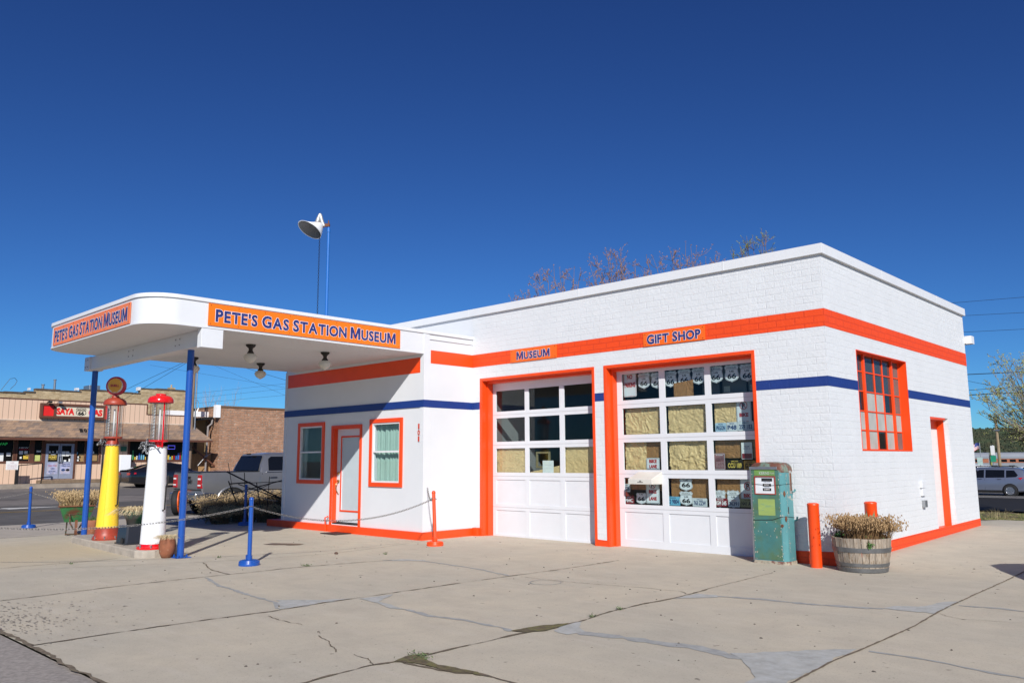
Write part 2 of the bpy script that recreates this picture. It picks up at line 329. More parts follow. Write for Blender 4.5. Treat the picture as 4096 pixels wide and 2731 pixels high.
sheet('street_middle_lane', [-43.2, -40, -36], [-70, -20, 0, 30, 90], lambda x, y: streetz(x)+.001, mat('mid_street_asphalt', (.135, .122, .115), .9, var=.2, scale=2, bump=.3))
sheet('street_pale_strip', [-35.5, -33, -30.5], [-70, 90], lambda x, y: streetz(x)+.005, m_asphl)
m_yel = mat('road_yellow', (.42, .26, .05), .8, var=.3, scale=8)
m_rw = mat('road_white', (.62, .6, .57), .8, var=.25, scale=8)
M_ = MB()
for x in (-27.0, -26.75): M_.add([(x, -70, streetz(x)+.005), (x+.1, -70, streetz(x)+.005), (x+.1, 90, streetz(x)+.005), (x, 90, streetz(x)+.005)], [(0, 1, 2, 3)])
M_.build('centre_line', m_yel, kind='structure')
M_ = MB()
z = streetz(-29)+.005
M_.add([(-29.0, -9, z), (-28.75, -9, z), (-28.75, -3.0, z), (-29.0, -3.0, z)], [(0, 1, 2, 3)])
M_.add([(-29.4, -3.0, z), (-28.3, -3.0, z), (-28.86, -.9, z)], [(0, 1, 2)])
M_.build('road_arrow', m_rw, kind='structure')
# the road behind, on the right
def bz(x, y): return -.69
sheet('back_road', [-120, -40, 0, 40, 160], [27, 33, 39.4], lambda x, y: -.675, mat('shade_painted_asphalt', (.022, .021, .021), .85, var=.15, spec=.2))  # dark asphalt taken to near black: tree shade is painted into its colour
sheet('back_road_lane', [-120, 160], [39.4, 47], lambda x, y: -.671, mat('grey_road', (.13, .122, .118), .85, var=.15, spec=.2))
sheet('bike_lane', [-120, 160], [47.0, 49.0], lambda x, y: -.667, mat('green_lane', (.03, .22, .11), .8, var=.15))
sheet('back_parking', [-120, 160], [49.0, 75], lambda x, y: -.665, m_asphl)
M_ = MB()
for y0, y1 in ((39.5, 39.64), (41.0, 41.12), (46.8, 46.95)): M_.add([(-120, y0, -.663), (160, y0, -.663), (160, y1, -.663), (-120, y1, -.663)], [(0, 1, 2, 3)])
M_.build('lane_lines', m_rw, kind='structure')

# --- joints, cracks and patches of the slabs
def ribbon(M_, pts, w, z=.004, jit=.012, step=.07, wv=.6):
    P = []
    for (a, b), (c, d) in zip(pts, pts[1:]):
        n = max(1, int(math.hypot(c-a, d-b)/step))
        for i in range(n): P.append((lerp(a, c, i/n), lerp(b, d, i/n)))
    P.append(pts[-1]); o = len(M_.v); off = 0
    for i, (x, y) in enumerate(P):
        a, b = P[max(0, i-1)], P[min(len(P)-1, i+1)]; dx, dy = b[0]-a[0], b[1]-a[1]; l = math.hypot(dx, dy) or 1
        nx, ny = -dy/l, dx/l; off = off*.7+random.uniform(-jit, jit); ww = w*random.uniform(1-wv, 1+wv)/2
        for s_ in (-1, 1):
            px, py = x+nx*(off+s_*ww), y+ny*(off+s_*ww); M_.v.append((px, py, gz(px, py)+z))
    for i in range(len(P)-1): M_.f.append((o+2*i, o+2*i+2, o+2*i+3, o+2*i+1))
def blob(M_, pts, z, jit=.02, step=.08):
    P = []
    for (a, b), (c, d) in zip(pts, pts[1:]+pts[:1]):
        n = max(1, int(math.hypot(c-a, d-b)/step))
        for i in range(n): P.append((lerp(a, c, i/n)+random.uniform(-jit, jit), lerp(b, d, i/n)+random.uniform(-jit, jit)))
    M_.add([(x, y, gz(x, y)+z) for x, y in P], [tuple(range(len(P)))])
patch = MB()
blob(patch, [(-3.56, -6.91), (-3.2, -6.55), (-3.02, -6.28), (-3.0, -6.91), (-3.02, -7.18)], .004)
blob(patch, [(-2.95, -6.24), (-2.89, -5.79), (-2.63, -6.2), (-2.02, -6.3), (-2.2, -6.38), (-2.56, -6.26)], .004, .01)
blob(patch, [(-.33, -3.91), (-.29, -3.44), (-.06, -3.38), (.02, -3.5)], .004, .01)
blob(patch, [(1.59, -2.99), (1.67, -2.78), (1.87, -2.65), (1.98, -2.16), (2.09, -2.04), (2.1, -2.94), (1.92, -2.97)], .004)
blob(patch, [(1.41, -5.8), (1.66, -5.5), (2.1, -4.98), (2.09, -5.36), (2.12, -5.72), (2.12, -6.35), (2.0, -6.9), (1.88, -6.32), (1.69, -6.05)], .004)
blob(patch, [(-.2, -6.09), (-.28, -5.86), (-.27, -5.57), (-.12, -5.8), (.04, -5.91), (0, -6.13)], .004)
blob(patch, [(-5.6, -3.9), (-5.45, -3.55), (-5.1, -3.42), (-4.9, -3.52), (-5.2, -3.6)], .004)
patch.build('cement_patches', m_patch, kind='structure')
seal = MB()
ribbon(seal, [(-5.88, -6.6), (-5.18, -6.8), (-4.4, -6.91), (-3.79, -6.97), (-3.4, -7.01), (-3.1, -7.18)], .05, .003)
ribbon(seal, [(-2.02, -6.3), (-1.56, -6.37), (-1.15, -6.3), (-.67, -6.29), (-.47, -6.36)], .055, .003)
ribbon(seal, [(-.04, -3.44), (.45, -3.3), (.92, -3.25), (1.34, -3.14), (1.62, -3.0)], .075, .003)
ribbon(seal, [(-.15, -6.02), (.22, -5.96), (.53, -5.89), (.83, -5.85), (1.12, -5.8), (1.42, -5.85), (1.65, -5.9)], .11, .003, .02)
ribbon(seal, [(2.2, -5.0), (2.54, -4.97), (2.77, -4.99), (3.09, -5.09), (3.6, -5.06), (4.4, -5.2)], .04, .003)
ribbon(seal, [(-5.5, -3.62), (-5.03, -3.51), (-3.99, -3.56), (-2.89, -3.79)], .045, .003)
ribbon(seal, [(2.15, -2.3), (2.5, -2.2), (3.2, -2.3), (4.2, -2.1)], .05, .003)
seal.build('crack_sealer', m_seal, kind='structure')
jo = MB()
ribbon(jo, [(-9.07, -9.4), (-9.12, -7.82), (-9.05, -7.17), (-9.06, -6.55)], .016, .006, .006)
ribbon(jo, [(-8.64, -7.96), (-8.15, -7.02), (-7.63, -6.09), (-7.23, -5.03), (-7.0, -3.96), (-7.13, -2.74), (-7.43, -1.46)], .010, .006, .004, wv=.3)
ribbon(jo, [(-5.84, -9.5), (-5.94, -8.32), (-6.0, -7.5), (-5.96, -6.59), (-5.89, -5.76), (-5.89, -5.3), (-5.66, -4.27), (-5.5, -3.77)], .017, .006, .008, wv=.8)
ribbon(jo, [(-3.11, -9.5), (-3.1, -8.58), (-3.06, -7.93), (-2.99, -7.32), (-3.01, -7.18), (-3.02, -6.56), (-3.0, -6.28), (-2.97, -5.59), (-2.95, -4.73), (-2.89, -3.79), (-2.82, -2.98), (-2.8, -1.5)], .018, .006, .008, wv=.9)
ribbon(jo, [(-.40, -9.5), (-.37, -8.56), (-.42, -7.96), (-.35, -7.7), (-.36, -7.48), (-.34, -6.89), (-.36, -6.48), (-.29, -6.01), (-.29, -5.46), (-.37, -5.0), (-.37, -4.42), (-.31, -3.82), (-.37, -3.05)], .022, .006, .008, wv=.9)
ribbon(jo, [(-.37, -3.05), (-.42, -1.23)], .008, .006, .004)
ribbon(jo, [(2.2, -9.5), (2.15, -6.25), (2.12, -5.58), (2.14, -4.97), (2.15, -3.64), (2.1, -2.82), (2.09, -1.51), (2.09, .95), (2.09, 9)], .018, .006, .004, wv=.4)
ribbon(jo, [(-.28, -7.74), (.23, -7.67), (.37, -7.58), (.9, -7.62), (2.1, -7.7)], .032, .006, .01)
ribbon(jo, [(-7.47, -5.89), (-6.5, -6.2), (-5.95, -6.25)], .016, .006, .012)
for q in ([(-2.79, -7.46), (-2.47, -7.48), (-2.14, -7.47)], [(-1.61, -7.64), (-1.38, -7.71), (-.97, -7.88)], [(-.8, -7.83), (-.6, -7.85), (-.4, -7.94)], [(-2.74, -3.78), (-2.26, -3.76), (-1.55, -3.63), (-1.0, -3.49), (-.5, -3.42), (-.36, -3.56)]):
    ribbon(jo, q, .009, .006, .012, .04)
ribbon(jo, [(.15, 6.45), (.97, 6.58), (3, 6.7), (9, 6.8)], .014, .006, .01)
ribbon(jo, [(2.1, -2.9), (2.4, -3.1), (2.9, -2.9)], .006, .006, .02, .04)
ribbon(jo, [(-14.5, -9.53), (-4.04, -9.5), (-2.77, -9.5), (-1.9, -9.54), (-1.42, -9.53), (6, -9.55), (14, -9.5)], .035, .006, .02)
ribbon(jo, [(-14.603, -9.5), (-14.603, -6)], .02, .006, .004)
jo.build('slab_joints', m_joint, kind='structure')
M_ = MB()
blob(M_, [(-.36, -7.78), (-.44, -7.62), (-.38, -7.4), (-.28, -7.56), (-.02, -7.62), (.34, -7.56), (.44, -7.6), (.15, -7.7), (-.15, -7.7)], .009, .015, .05)
blob(M_, [(-.46, -6.35), (-.42, -6.0), (-.3, -5.75), (-.26, -5.9), (-.24, -6.15), (-.32, -6.3)], .009, .015, .05)
M_.build('moss', m_moss, kind='stuff')
M_ = MB(); M_.v = []
P = [(-2.17+.2*math.cos(t*.2618), -3.93+.2*math.sin(t*.2618)) for t in range(25)]
ribbon(M_, P, .012, .005, .002); M_.build('core_ring', m_seal, kind='structure')
# spalled patch by the asphalt edge
M_ = MB()
for i in range(420):
    x, y = random.gauss(-4.6, .6), -9.5+abs(random.gauss(0, .40)); s_ = random.uniform(.005, .018)
    a0 = random.random()*6
    M_.add([(x+s_*math.cos(a0+k)*random.uniform(.7, 1.8), y+s_*math.sin(a0+k)*random.uniform(.6, 1), .003+i*.00001) for k in (0, 1.3, 2.6, 3.8, 5)], [(0, 1, 2, 3, 4)])
M_.build('spalling', mat('spalled_concrete', (.30, .265, .225), .95, var=.3), kind='stuff')
M_ = MB(); blob(M_, [(-9.25, -3.85), (-9.35, -3.6), (-9.0, -3.4), (-8.75, -3.3), (-8.65, -3.45), (-8.72, -3.62), (-8.9, -3.62), (-8.98, -3.75)], .005, .01)
M_.build('oil_stain', mat('oil_stain', (.17, .115, .07), .5, var=.2), kind='structure')
# faint square of pale wash next to it
# ================================================================== THE STATION
W, L, OD, XL = 7.62, 7.56, 1.354, -12.82
ZC, ZCB = 4.76, 4.606
st = thing('gas_station', 'white brick gas station museum with orange and blue bands and a flat canopy', 'gas station', (0, 0, 0))
D1 = (-7.333, -4.403, -.02, 3.19); D2 = (-4.076, -1.2, -.02, 3.19)
WIN = (1.18, 3.555, 1.652, 3.253); SD = (4.711, 5.86, .20, 2.305)
MB().wall('y', 0, .30, -W, 0, -.02, ZCB+.02, [D1, D2]).build('facade_wall', m_brick, st)
MB().wall('x', 0, -.30, .302, L, -.02, ZCB+.02, [WIN, SD]).build('side_wall', m_brick, st)
M_ = MB(); M_.wall('y', 7.26, L, XL, -.302, 0, ZCB+.02); M_.box(XL, XL+.25, 0.002, 7.255, 0, ZCB+.02); M_.box(XL+.25, -W-.002, .0, .25, 3.9, ZCB+.02)
M_.build('rear_wall', m_white, st)
M_ = MB(); M_.box(-W+.001, -W+.25, .301, 7.25, 0, 4.3); M_.build('inner_partition', m_room, st)
M_ = MB(); M_.box(XL+.26, -.31, .31, 7.25, 4.3, 4.45); M_.build('roof', m_trim, st)
M_ = MB(); M_.box(-7.36, -.31, .31, 7.25, .002, .03); M_.build('garage_floor', mat('garage_floor_concrete', (.12, .11, .10), .7), st)
# inner linings keep the room dark grey
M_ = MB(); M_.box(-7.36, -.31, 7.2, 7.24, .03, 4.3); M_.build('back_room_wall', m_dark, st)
# coping
M_ = MB()
M_.box(XL-.05, .05, -.05, .02, ZCB, ZC); M_.box(-.02, .05, .022, L+.05, ZCB, ZC); M_.box(XL-.05, -.022, .022, L+.05, ZC-.03, ZC-.003)
for x in (-1.6, -4.65, -7.7, -10.7): M_.box(x-.012, x+.012, -.054, -.051, ZCB-.002, ZC+.002)
for y in (2.5, 5.6): M_.box(.051, .054, y-.01, y+.01, ZCB-.002, ZC+.002)
M_.build('coping', m_trim, st, bevel=.004)
# painted bands
M_ = MB(); M_.box(-W+.005, .004, -.004, .0, 3.498, 3.768); M_.box(.0, .004, .0005, L, 3.498, 3.768); M_.build('orange_band', m_obrick, st)
for q_ in ((-W+.005, -7.39, -.004, 0), (-4.347, -4.129, -.004, 0), (-1.153, .004, -.004, 0), (0, .004, .0005, 1.18), (0, .004, 3.556, L)):
    MB().box(*q_, 2.6, 2.749).build('blue_stripe', m_bbrick, st)
M_ = MB()
M_.hexa([(-1.155,-.005,-.02),(.006,-.005,-.02),(.006,0,-.02),(-1.155,0,-.02),(-1.155,-.005,.16),(.006,-.005,.20),(.006,0,.20),(-1.155,0,.16)])
M_.hexa([(0,.0005,-.02),(.006,.0005,-.02),(.006,L,-.02),(0,L,-.02),(0,.0005,.19),(.006,.0005,.19),(.006,L,.262),(0,L,.262)])
M_.build('orange_base', m_obrick, st); M_ = MB()
M_.hexa([(-4.347,-.006,-.02),(-4.129,-.006,-.02),(-4.129,0,-.02),(-4.347,0,-.02),(-4.347,-.006,.115),(-4.129,-.006,.105),(-4.129,0,.105),(-4.347,0,.115)])
M_.build('orange_base', m_obrick, st)
# door surrounds
def surround(h, d=.28, t=.055):
    a, b, c, e = h; M_ = MB()
    M_.box(a-t, a, -.012, 0, 0, e+t); M_.box(b, b+t, -.012, 0, 0, e+t); M_.box(a, b, -.012, 0, e, e+t)
    M_.box(a-.004, a+.012, .0, d, 0, e); M_.box(b-.012, b+.004, 0, d, 0, e); M_.box(a+.012, b-.012, 0, d, e-.012, e+.003)
    M_.box(a+.012, a+.05, .13, d, 0, e-.012); M_.box(a+.05, b-.012, .13, d, e-.05, e-.012)
    return M_.build('door_surround', m_orange, st, bevel=.003)
surround(D1); surround(D2)
def gdoor(x0, x1, cols, panes, panels, zt, yf=.28):
    holes = [(a, b, c, d) for c, d in panes for a, b in cols]
    M_ = MB(); M_.wall('y', yf, yf+.026, x0, x1, -.003, zt, holes + [(a, b, c, d) for c, d in panels for a, b in cols])
    o = M_.build('garage_door', m_doorw, st, bevel=.004)
    pn = MB()
    for c, d in panels:
        for a, b in cols: pn.box(a-.002, b+.002, yf+.014, yf+.024, c-.002, d+.002); 
    pn.build('door_panels', m_doorw, o)
    # grooves between sections
    gr = MB()
    rows = sorted(panes+panels, key=lambda r: r[0])
    for (c, d), (e, f) in zip(rows, rows[1:]):
        z = (d+e)/2; gr.box(x0+.01, x1-.01, yf-.003, yf-.0005, z-.003, z+.003)
    gr.build('section_joints', mat('joint_shadow_grey', (.45, .44, .44), .7), o)
    for c, d in panes:
        for a, b in cols:
            MB().box(a+.001, b-.001, yf+.016, yf+.019, c+.001, d-.001).build('pane', m_glass, o)
    return o
g1 = gdoor(-7.32, -4.41, [(-7.193, -6.37), (-6.262, -5.445), (-5.328, -4.52)], [(2.546, 2.98), (1.918, 2.407), (1.287, 1.78)], [(.65, 1.14), (.045, .52)], 3.145)
g2 = gdoor(-4.065, -1.21, [(-3.915, -3.115), (-2.995, -2.205), (-2.095, -1.33)], [(2.605, 3.085), (1.98, 2.458), (1.352, 1.843), (.741, 1.211)], [(.129, .609)], 3.165, .255)
# mail slot hood on the gift shop door
M_ = MB(); M_.hexa([(-3.66,.01,1.105),(-3.16,.01,1.105),(-3.10,.278,1.105),(-3.60,.278,1.105),(-3.66,.01,1.20),(-3.16,.01,1.20),(-3.10,.278,1.33),(-3.60,.278,1.33)])
mh = M_.build('mail_hood', mat('cream_paint', (.62, .60, .54), .45), g2, bevel=.01)
M_ = MB(); M_.box(-3.46, -3.34, .006, .0095, 1.135, 1.15); M_.box(-3.42, -3.38, .006, .0095, 1.15, 1.175); M_.build('badge', mat('badge_grey', (.3, .29, .26), .4, metal=.5), mh)
# steel window in the side wall
wn = MB(); a, b, c, d = WIN
wn.box(-.298, .004, a-.004, a+.012, c, d); wn.box(-.298, .004, b-.012, b+.004, c, d); wn.box(-.298, .004, a+.012, b-.012, c-.004, c+.014); wn.box(-.298, .004, a+.012, b-.012, d-.012, d+.004)
wf = wn.build('window', m_orange, st)
ys = [1.20, 1.80, 2.30, 2.70, 3.13, 3.54]; zs = [1.67, 1.985, 2.30, 2.625, 2.95, 3.24]
M_ = MB()
for i, y in enumerate(ys):
    t = .030 if i in (1, 4) else (.02 if i in (0, 5) else .012); M_.box(-.165-.012*(i in (1, 4)), -.125+.02*(i in (1, 4)), y-t, y+t, zs[0]-.015, zs[-1]+.01)
for z in zs: M_.box(-.160, -.130, ys[0], ys[-1], z-.011, z+.011)
M_.build('muntins', m_orange, wf, bevel=.003)
gm_ = {'d': glassmat('dusty_dark_glass', (.6, .65, .68), dirt=.22, dcol=(.16, .18, .19)), 'm': glassmat('milky_glass', (.7, .7, .7), dirt=.9, dcol=(.50, .50, .46)),
       'b': glassmat('dark_pane', (.4, .4, .42), dirt=.08, dcol=(.1, .1, .1)), 'r': glassmat('painted_reflection_pane', (.5, .45, .45), dirt=.5, dcol=(.30, .24, .22))}  # last column: reddish reflection painted as a matte film in the glass colour
grid = ['ddddr', 'ddddr', 'bmmbr', 'mmmmm', 'mmbmr']
for j in range(5):
    for i in range(5):
        MB().box(-.147, -.143, ys[i]+.012, ys[i+1]-.012, zs[4-j]+.011, zs[5-j]-.011).build('pane', gm_[grid[j][i]], wf)
# side door, recessed
M_ = MB(); a, b, c, d = SD
M_.box(-.26, -.22, a, b, c+.01, d-.2); sd = M_.build('side_door', brickmat('pale_block_infill', (.78, .70, .68), bw=3, bh=.13, strength=.35, ms=.008), st)
M_ = MB(); M_.box(-.25, -.21, a+.02, b-.02, d-.2, d-.04); M_.box(-.24, .002, a+.01, b-.2, d-.035, d+.002); M_.box(-.215, -.09, b-.012, b+.003, c+.01, d-.03); M_.box(-.218, .0035, a, b, c-.03, c+.012)
M_.build('side_door_frame', m_orange, sd)
M_ = MB(); M_.box(0, .05, 3.79, 4.02, 1.0, 1.12); M_.box(0, .04, 3.82, 4.0, .86, .995); M_.build('electric_box', m_white, st, bevel=.004)
M_ = MB(); M_.box(0, .06, 3.84, 3.97, .66, .78); M_.build('socket', m_steel, st)
M_ = MB(); M_.box(-.1, .13, 7.60, 7.82, 3.99, 4.16); M_.box(-.1, .02, L, 7.60, 4.0, 4.1); M_.build('roof_duct', m_trim, st)
# ---------------- office
DOOR = (-10.735, -9.72, .19, 2.27); W1 = (-12.10, -11.17, 1.115, 2.345); W2 = (-9.285, -8.345, 1.09, 2.335)
M_ = MB(); M_.wall('y', -OD, -OD+.2, XL, -W, .15, 3.70, [DOOR, W1, W2]); M_.box(XL, -W, -OD+.0, -.002, 3.70, 4.10)
M_.box(-W-.2, -W, -OD+.201, -.001, .15, 3.699); M_.box(XL, XL+.2, -OD+.201, -.001, .15, 3.699)
M_.build('office_wall', m_white, st)
M_ = MB(); M_.box(XL+.21, -W-.21, -OD+.21, .24, .15, .17); M_.box(XL+.21, -W-.21, .245, .25, .17, 3.69); M_.build('office_interior', m_room, st)
M_ = MB(); M_.box(-W-.10, -W+.014, -OD-.014, -OD, .15, 4.10); M_.box(-W+.0, -W+.014, -OD+.0, -OD+.13, .15, 4.10); M_.build('corner_trim', m_white, st); M_ = MB(); M_.box(XL-.014, XL+.09, -OD-.014, -OD, .15, 3.69)
M_.box(-W, -W+.02, -1.22, 0.0, 3.985, 4.0); M_.build('corner_trim', m_white, st)
M_ = MB(); M_.box(-W-.0, -W+.03, -OD, .0, 4.1, 4.16); M_.box(XL-.03, -W-.002, -OD-.03, -.06, 4.10, 4.158); M_.build('office_coping', m_trim, st)
M_ = MB(); M_.box(XL+.07, -W-.10, -OD-.004, -OD, 3.303, 3.616); M_.box(-W, -W+.004, -1.18, 0, 3.498, 3.768); M_.build('orange_office_band', m_orange, st)
M_ = MB(); M_.box(XL-.018, -W+.018, -OD-.018, -OD-.0141, 2.6, 2.749); M_.box(-W+.0141, -W+.018, -OD-.0139, -OD+.13, 2.6, 2.749); M_.box(-W+.0, -W+.005, -OD+.131, -.005, 2.6, 2.749); M_.build('blue_office_stripe', m_bluep, st)
M_ = MB(); M_.box(-13.35, -W+.09, -OD-.09, .0-.006, -.02, .15); M_.box(-7.53, -7.39, -.09, -.006, -.02, .165); M_.build('orange_office_base', m_orange, st, bevel=.006)
def sash(h, name='window', curtain=False):
    a, b, c, d = h; M_ = MB(); t = .085
    M_.wall('y', -OD-.03, -OD+.002, a-t, b+t, c-t, d+t, [h]); o = M_.build(name, m_orange, st, bevel=.003)
    M_ = MB(); M_.wall('y', -OD-.012, -OD+.06, a+.001, b-.001, c+.001, d-.001, [(a+.035, b-.035, c+.035, (c+d)/2-.0), (a+.035, b-.035, (c+d)/2+.035, d-.035)])
    M_.build('sash', m_trim, o, bevel=.002)
    MB().box(a+.034, b-.034, -OD+.02, -OD+.024, c+.034, (c+d)/2+.001).build('pane', m_glass, o)
    MB().box(a+.034, b-.034, -OD+.035, -OD+.039, (c+d)/2+.034, d-.034).build('pane', m_glass, o)
    if curtain:
        M_ = MB(); n = 90; P = []
        for i in range(n+1):
            x = lerp(a-.02, b+.02, i/n); y = -OD+.13+.025*math.sin(i*.55+2*math.sin(i*.11))+.012*math.sin(i*1.7)
            P.append((x, y))
        M_.v = [(x, y, z) for x, y in P for z in (c-.05, d+.05)]; M_.f = [(2*i, 2*i+2, 2*i+3, 2*i+1) for i in range(n)]
        M_.build('curtain', mat('mint_curtain', (.36, .46, .40), .8, var=.1), o, smooth=True)
    return o
sash(W1); sash(W2, curtain=True)
a, b, c, d = DOOR; M_ = MB(); t = .055
M_.box(a-.06, a, -OD-.03, -OD+.001, .15, d+.06); M_.box(b, b+.06, -OD-.03, -OD+.001, .15, d+.06); M_.box(a, b, -OD-.03, -OD+.001, d, d+.06)
M_.box(a-.001, a+.02, -OD+.001, -OD+.15, c, d); M_.box(b-.02, b+.001, -OD+.001, -OD+.15, c, d); M_.box(a+.02, b-.02, -OD+.001, -OD+.15, d-.02, d)
M_.build('door_frame', m_orange, st, bevel=.003)
M_ = MB(); M_.wall('y', -OD+.10, -OD+.14, a+.02, b-.02, c+.02, d-.02, [(a+.20, b-.16, .47, 2.06)]); dr = M_.build('office_door', m_doorw, st)
M_ = MB(); M_.wall('y', -OD+.088, -OD+.0995, a+.165, b-.125, .435, 2.095, [(a+.20, b-.16, .47, 2.06)]); M_.build('glazing_bead', m_orange, dr)
MB().box(a+.19, b-.15, -OD+.115, -OD+.125, .46, 2.07).build('frosted_glass', mat('frosted_glass', (.50, .57, .60), .25, var=.05), dr)
m_brass = mat('worn_brass', (.55, .36, .14), .3, metal=.9, var=.2)
M_ = MB(); x = a+.10; y = -OD+.1
M_.tube([(x, y, 1.27), (x, y-.03, 1.27)], .028, 12); M_.build('deadbolt', m_brass, dr, smooth=True); M_ = MB(); M_.tube([(x, y, 1.10), (x, y-.035, 1.10)], .03, 12)
M_.tube([(x, y-.01, 1.08), (x-.01, y-.07, 1.03), (x-.01, y-.075, .93), (x, y-.03, .84), (x, y, .80)], .010, 8); M_.tube([(x, y-.035, 1.10), (x+.07, y-.05, 1.105)], .010, 8)
M_.build('door_handle', m_brass, dr, smooth=True)
MB().box(a+.02, b-.02, -OD-.0, -OD+.1, .17, .195).build('threshold', m_bmetal, dr)
M_ = MB(); M_.tube([(-10.80, -OD-.11, 0), (-10.82, -OD-.115, .3), (-10.83, -OD-.03, .32)], .016, 8); M_.build('vent_pipe', m_orange, st)
# ---------------- canopy
R_ = .55; out = []
XC, YF = -12.42, -6.90
for i in range(13):
    t = -math.pi/2*(1-i/12); out.append((-W-R_+R_*math.cos(t), YF+R_+R_*math.sin(t)))
out += [(-W, -OD-.002), (XC, -OD-.002)]
for i in range(13):
    t = math.pi+math.pi/2*i/12; out.append((XC+R_+R_*math.cos(t), YF+R_+R_*math.sin(t)))
M_ = MB(); M_.prism(out, lambda x, y: (x, y, 3.687), lambda x, y: (x, y, 4.10)); cn = M_.build('canopy', m_white, st, auto=30)
cx_, cy_ = (XC-W)/2, (YF-OD)/2
def grow(p, g): return (p[0]+g*(1 if p[0] > cx_ else -1), p[1]-g*(1 if p[1] < cy_ else 0))
M_ = MB(); M_.prism([grow(p, .022) for p in out], lambda x, y: (x, y, 4.10), lambda x, y: (x, y, 4.16)); M_.build('canopy_coping', m_trim, st, auto=30)
M_ = MB(); M_.prism([grow(p, .008) for p in out], lambda x, y: (x, y, 3.676), lambda x, y: (x, y, 3.705)); M_.build('canopy_edge', m_white, st, auto=30)
# cross beam with end blocks and bolt heads
M_ = MB(); M_.box(-12.75, -W-.10, -5.93, -5.72, 3.41, 3.675); M_.box(-12.95, -12.66, -5.96, -5.69, 3.40, 3.675); M_.box(-W-.14, -W+.0, -6.02, -5.65, 3.36, 3.675)
M_.build('canopy_beam', m_white, st, bevel=.006)
M_ = MB()
for x in (-12.88, -12.76):
    for z in (3.47, 3.61): M_.tube([(x, -5.962, z), (x, -5.975, z)], .012, 6)
for x in (-10.75, -10.55, -8.75, -8.6):
    for z in (3.5, 3.6): M_.tube([(x, -5.932, z), (x, -5.945, z)], .012, 6)
M_.build('bolts', m_steel, st)
for x, yy, zz in ((-8.44, -5.80, 3.41), (-12.78, -5.80, 3.40)):
    M_ = MB(); M_.tube([(x, yy, 0), (x, yy, zz)], .055, 20, caps=False); M_.box(x-.14, x+.14, yy-.12, yy+.12, 0, .012)
    for a in (45, 135, 225, 315): M_.tube([(x+.11*math.cos(R(a)), yy+.1*math.sin(R(a)), .01), (x+.11*math.cos(R(a)), yy+.1*math.sin(R(a)), .05)], .014, 6)
    M_.build('canopy_post', m_post, st, auto=40)
# ---------------- ceiling lamps
def lamp(x, y, i):
    o = thing('ceiling_lamp', ['schoolhouse globe lamp under the canopy nearest the pumps and the long sign', 'schoolhouse globe lamp under the canopy beside the far edge near the office', 'schoolhouse globe lamp under the canopy closest to the office corner and long sign', 'schoolhouse globe lamp partly hidden behind the near blue canopy post'][i], 'lamp', (x, y, 3.676), group='globe lamps under the canopy')
    M_ = MB(); M_.lathe((x, y, 3.676), [(.0, 0), (.09, 0), (.085, -.03), (.04, -.07), (.035, -.11), (.06, -.15), (.062, -.17), (.0, -.17)], 20); M_.build('lamp_holder', m_bmetal, o, smooth=True)
    M_ = MB(); M_.lathe((x, y, 3.676), [(.055, -.165), (.10, -.185), (.122, -.22), (.122, -.25), (.09, -.30), (.04, -.335), (.012, -.35), (0, -.352)], 24); M_.build('globe', mat('opal_glass', (.60, .58, .52), .25, var=.02), o, smooth=True)
for i, (x, y) in enumerate([(-8.85, -4.49), (-11.32, -2.90), (-8.81, -2.91), (-11.34, -4.40)]): lamp(x, y, i)
# ---------------- signs
def textsign(root, board, txt, o, u, n, w_, h_, tw, th, bm, two=True, tm=None, gap=.03):
    """board w_ x h_ at o (lower left), u right, n outwards"""
    o, u, n = Vector(o), Vector(u), Vector(n); M_ = MB()
    M_.hexa([o+n*.002, o+u*w_+n*.002, o+u*w_+n*.014, o+n*.014, o+Z*h_+n*.002, o+u*w_+Z*h_+n*.002, o+u*w_+Z*h_+n*.014, o+Z*h_+n*.014])
    M_.build('board', bm, root)
    c = o+u*(w_/2)+Z*((h_-th)/2)
    A = MB(); B = MB(); words = txt
    # small caps: each word's first letter is taller
    gs = []; x = 0
    for wd in words.split():
        gs.append((wd[0], 1.0, x)); x += glyphs(wd[0], .036)[2]*1.0+.075
        rest = wd[1:]
        for ch in rest:
            gs.append((ch, .94, x)); x += glyphs(ch, .036)[2]*.94+.06
        x += .26
    tot = x-.33; k = tw/tot
    ky = th/.729
    for ch, s_, xx in gs:
        for M2, bo, d in ((A, .062, .017), (B, .036, .020)):
            vs, fs, gw = glyphs(ch, bo); ex = (gw-glyphs(ch, .036)[2])/2
            yo = (1-s_)*.0
            ymid = .36
            M2.add([c - u*(tw/2) + u*((xx+(vx-ex)*s_)*k) + Z*(vy*s_*ky*(1.0)) + u*(.16*vy*s_*ky*0) + n*d for vx, vy in vs], fs)
    A.build('letter_outline', m_lw, root); B.build('lettering', m_navy, root)
    sc = MB()
    nsc = max(2, int(w_/.45))
    for i in range(nsc+1):
        for z_ in (.03, h_-.03):
            p = o+u*lerp(.04, w_-.04, i/nsc)+Z*z_; sc.tube([p+n*.014, p+n*.018], .007, 6)
    sc.build('screws', m_bmetal, root)
r = thing('fascia_sign', 'bright orange sign with navy and white lettering on the long side of the canopy', 'sign', (-W, -5.93, 3.72), group=None)
textsign(r, 0, "PETE'S GAS STATION MUSEUM", (-W+.006, -5.93, 3.722), Y, X, 3.94, .362, 3.70, .20, m_signo)
r = thing('fascia_sign', 'faded salmon orange sign on the front edge of the canopy above the old pumps', 'sign', (-11.8, YF, 3.70))
textsign(r, 0, "PETE'S GAS STATION MUSEUM", (-11.81, YF-.008, 3.708), X, -Y, 3.59, .345, 3.40, .215, m_signf)
r = thing('small_sign', 'small orange MUSEUM sign on the orange band above the left garage door', 'sign', (-6.48, 0, 3.5))
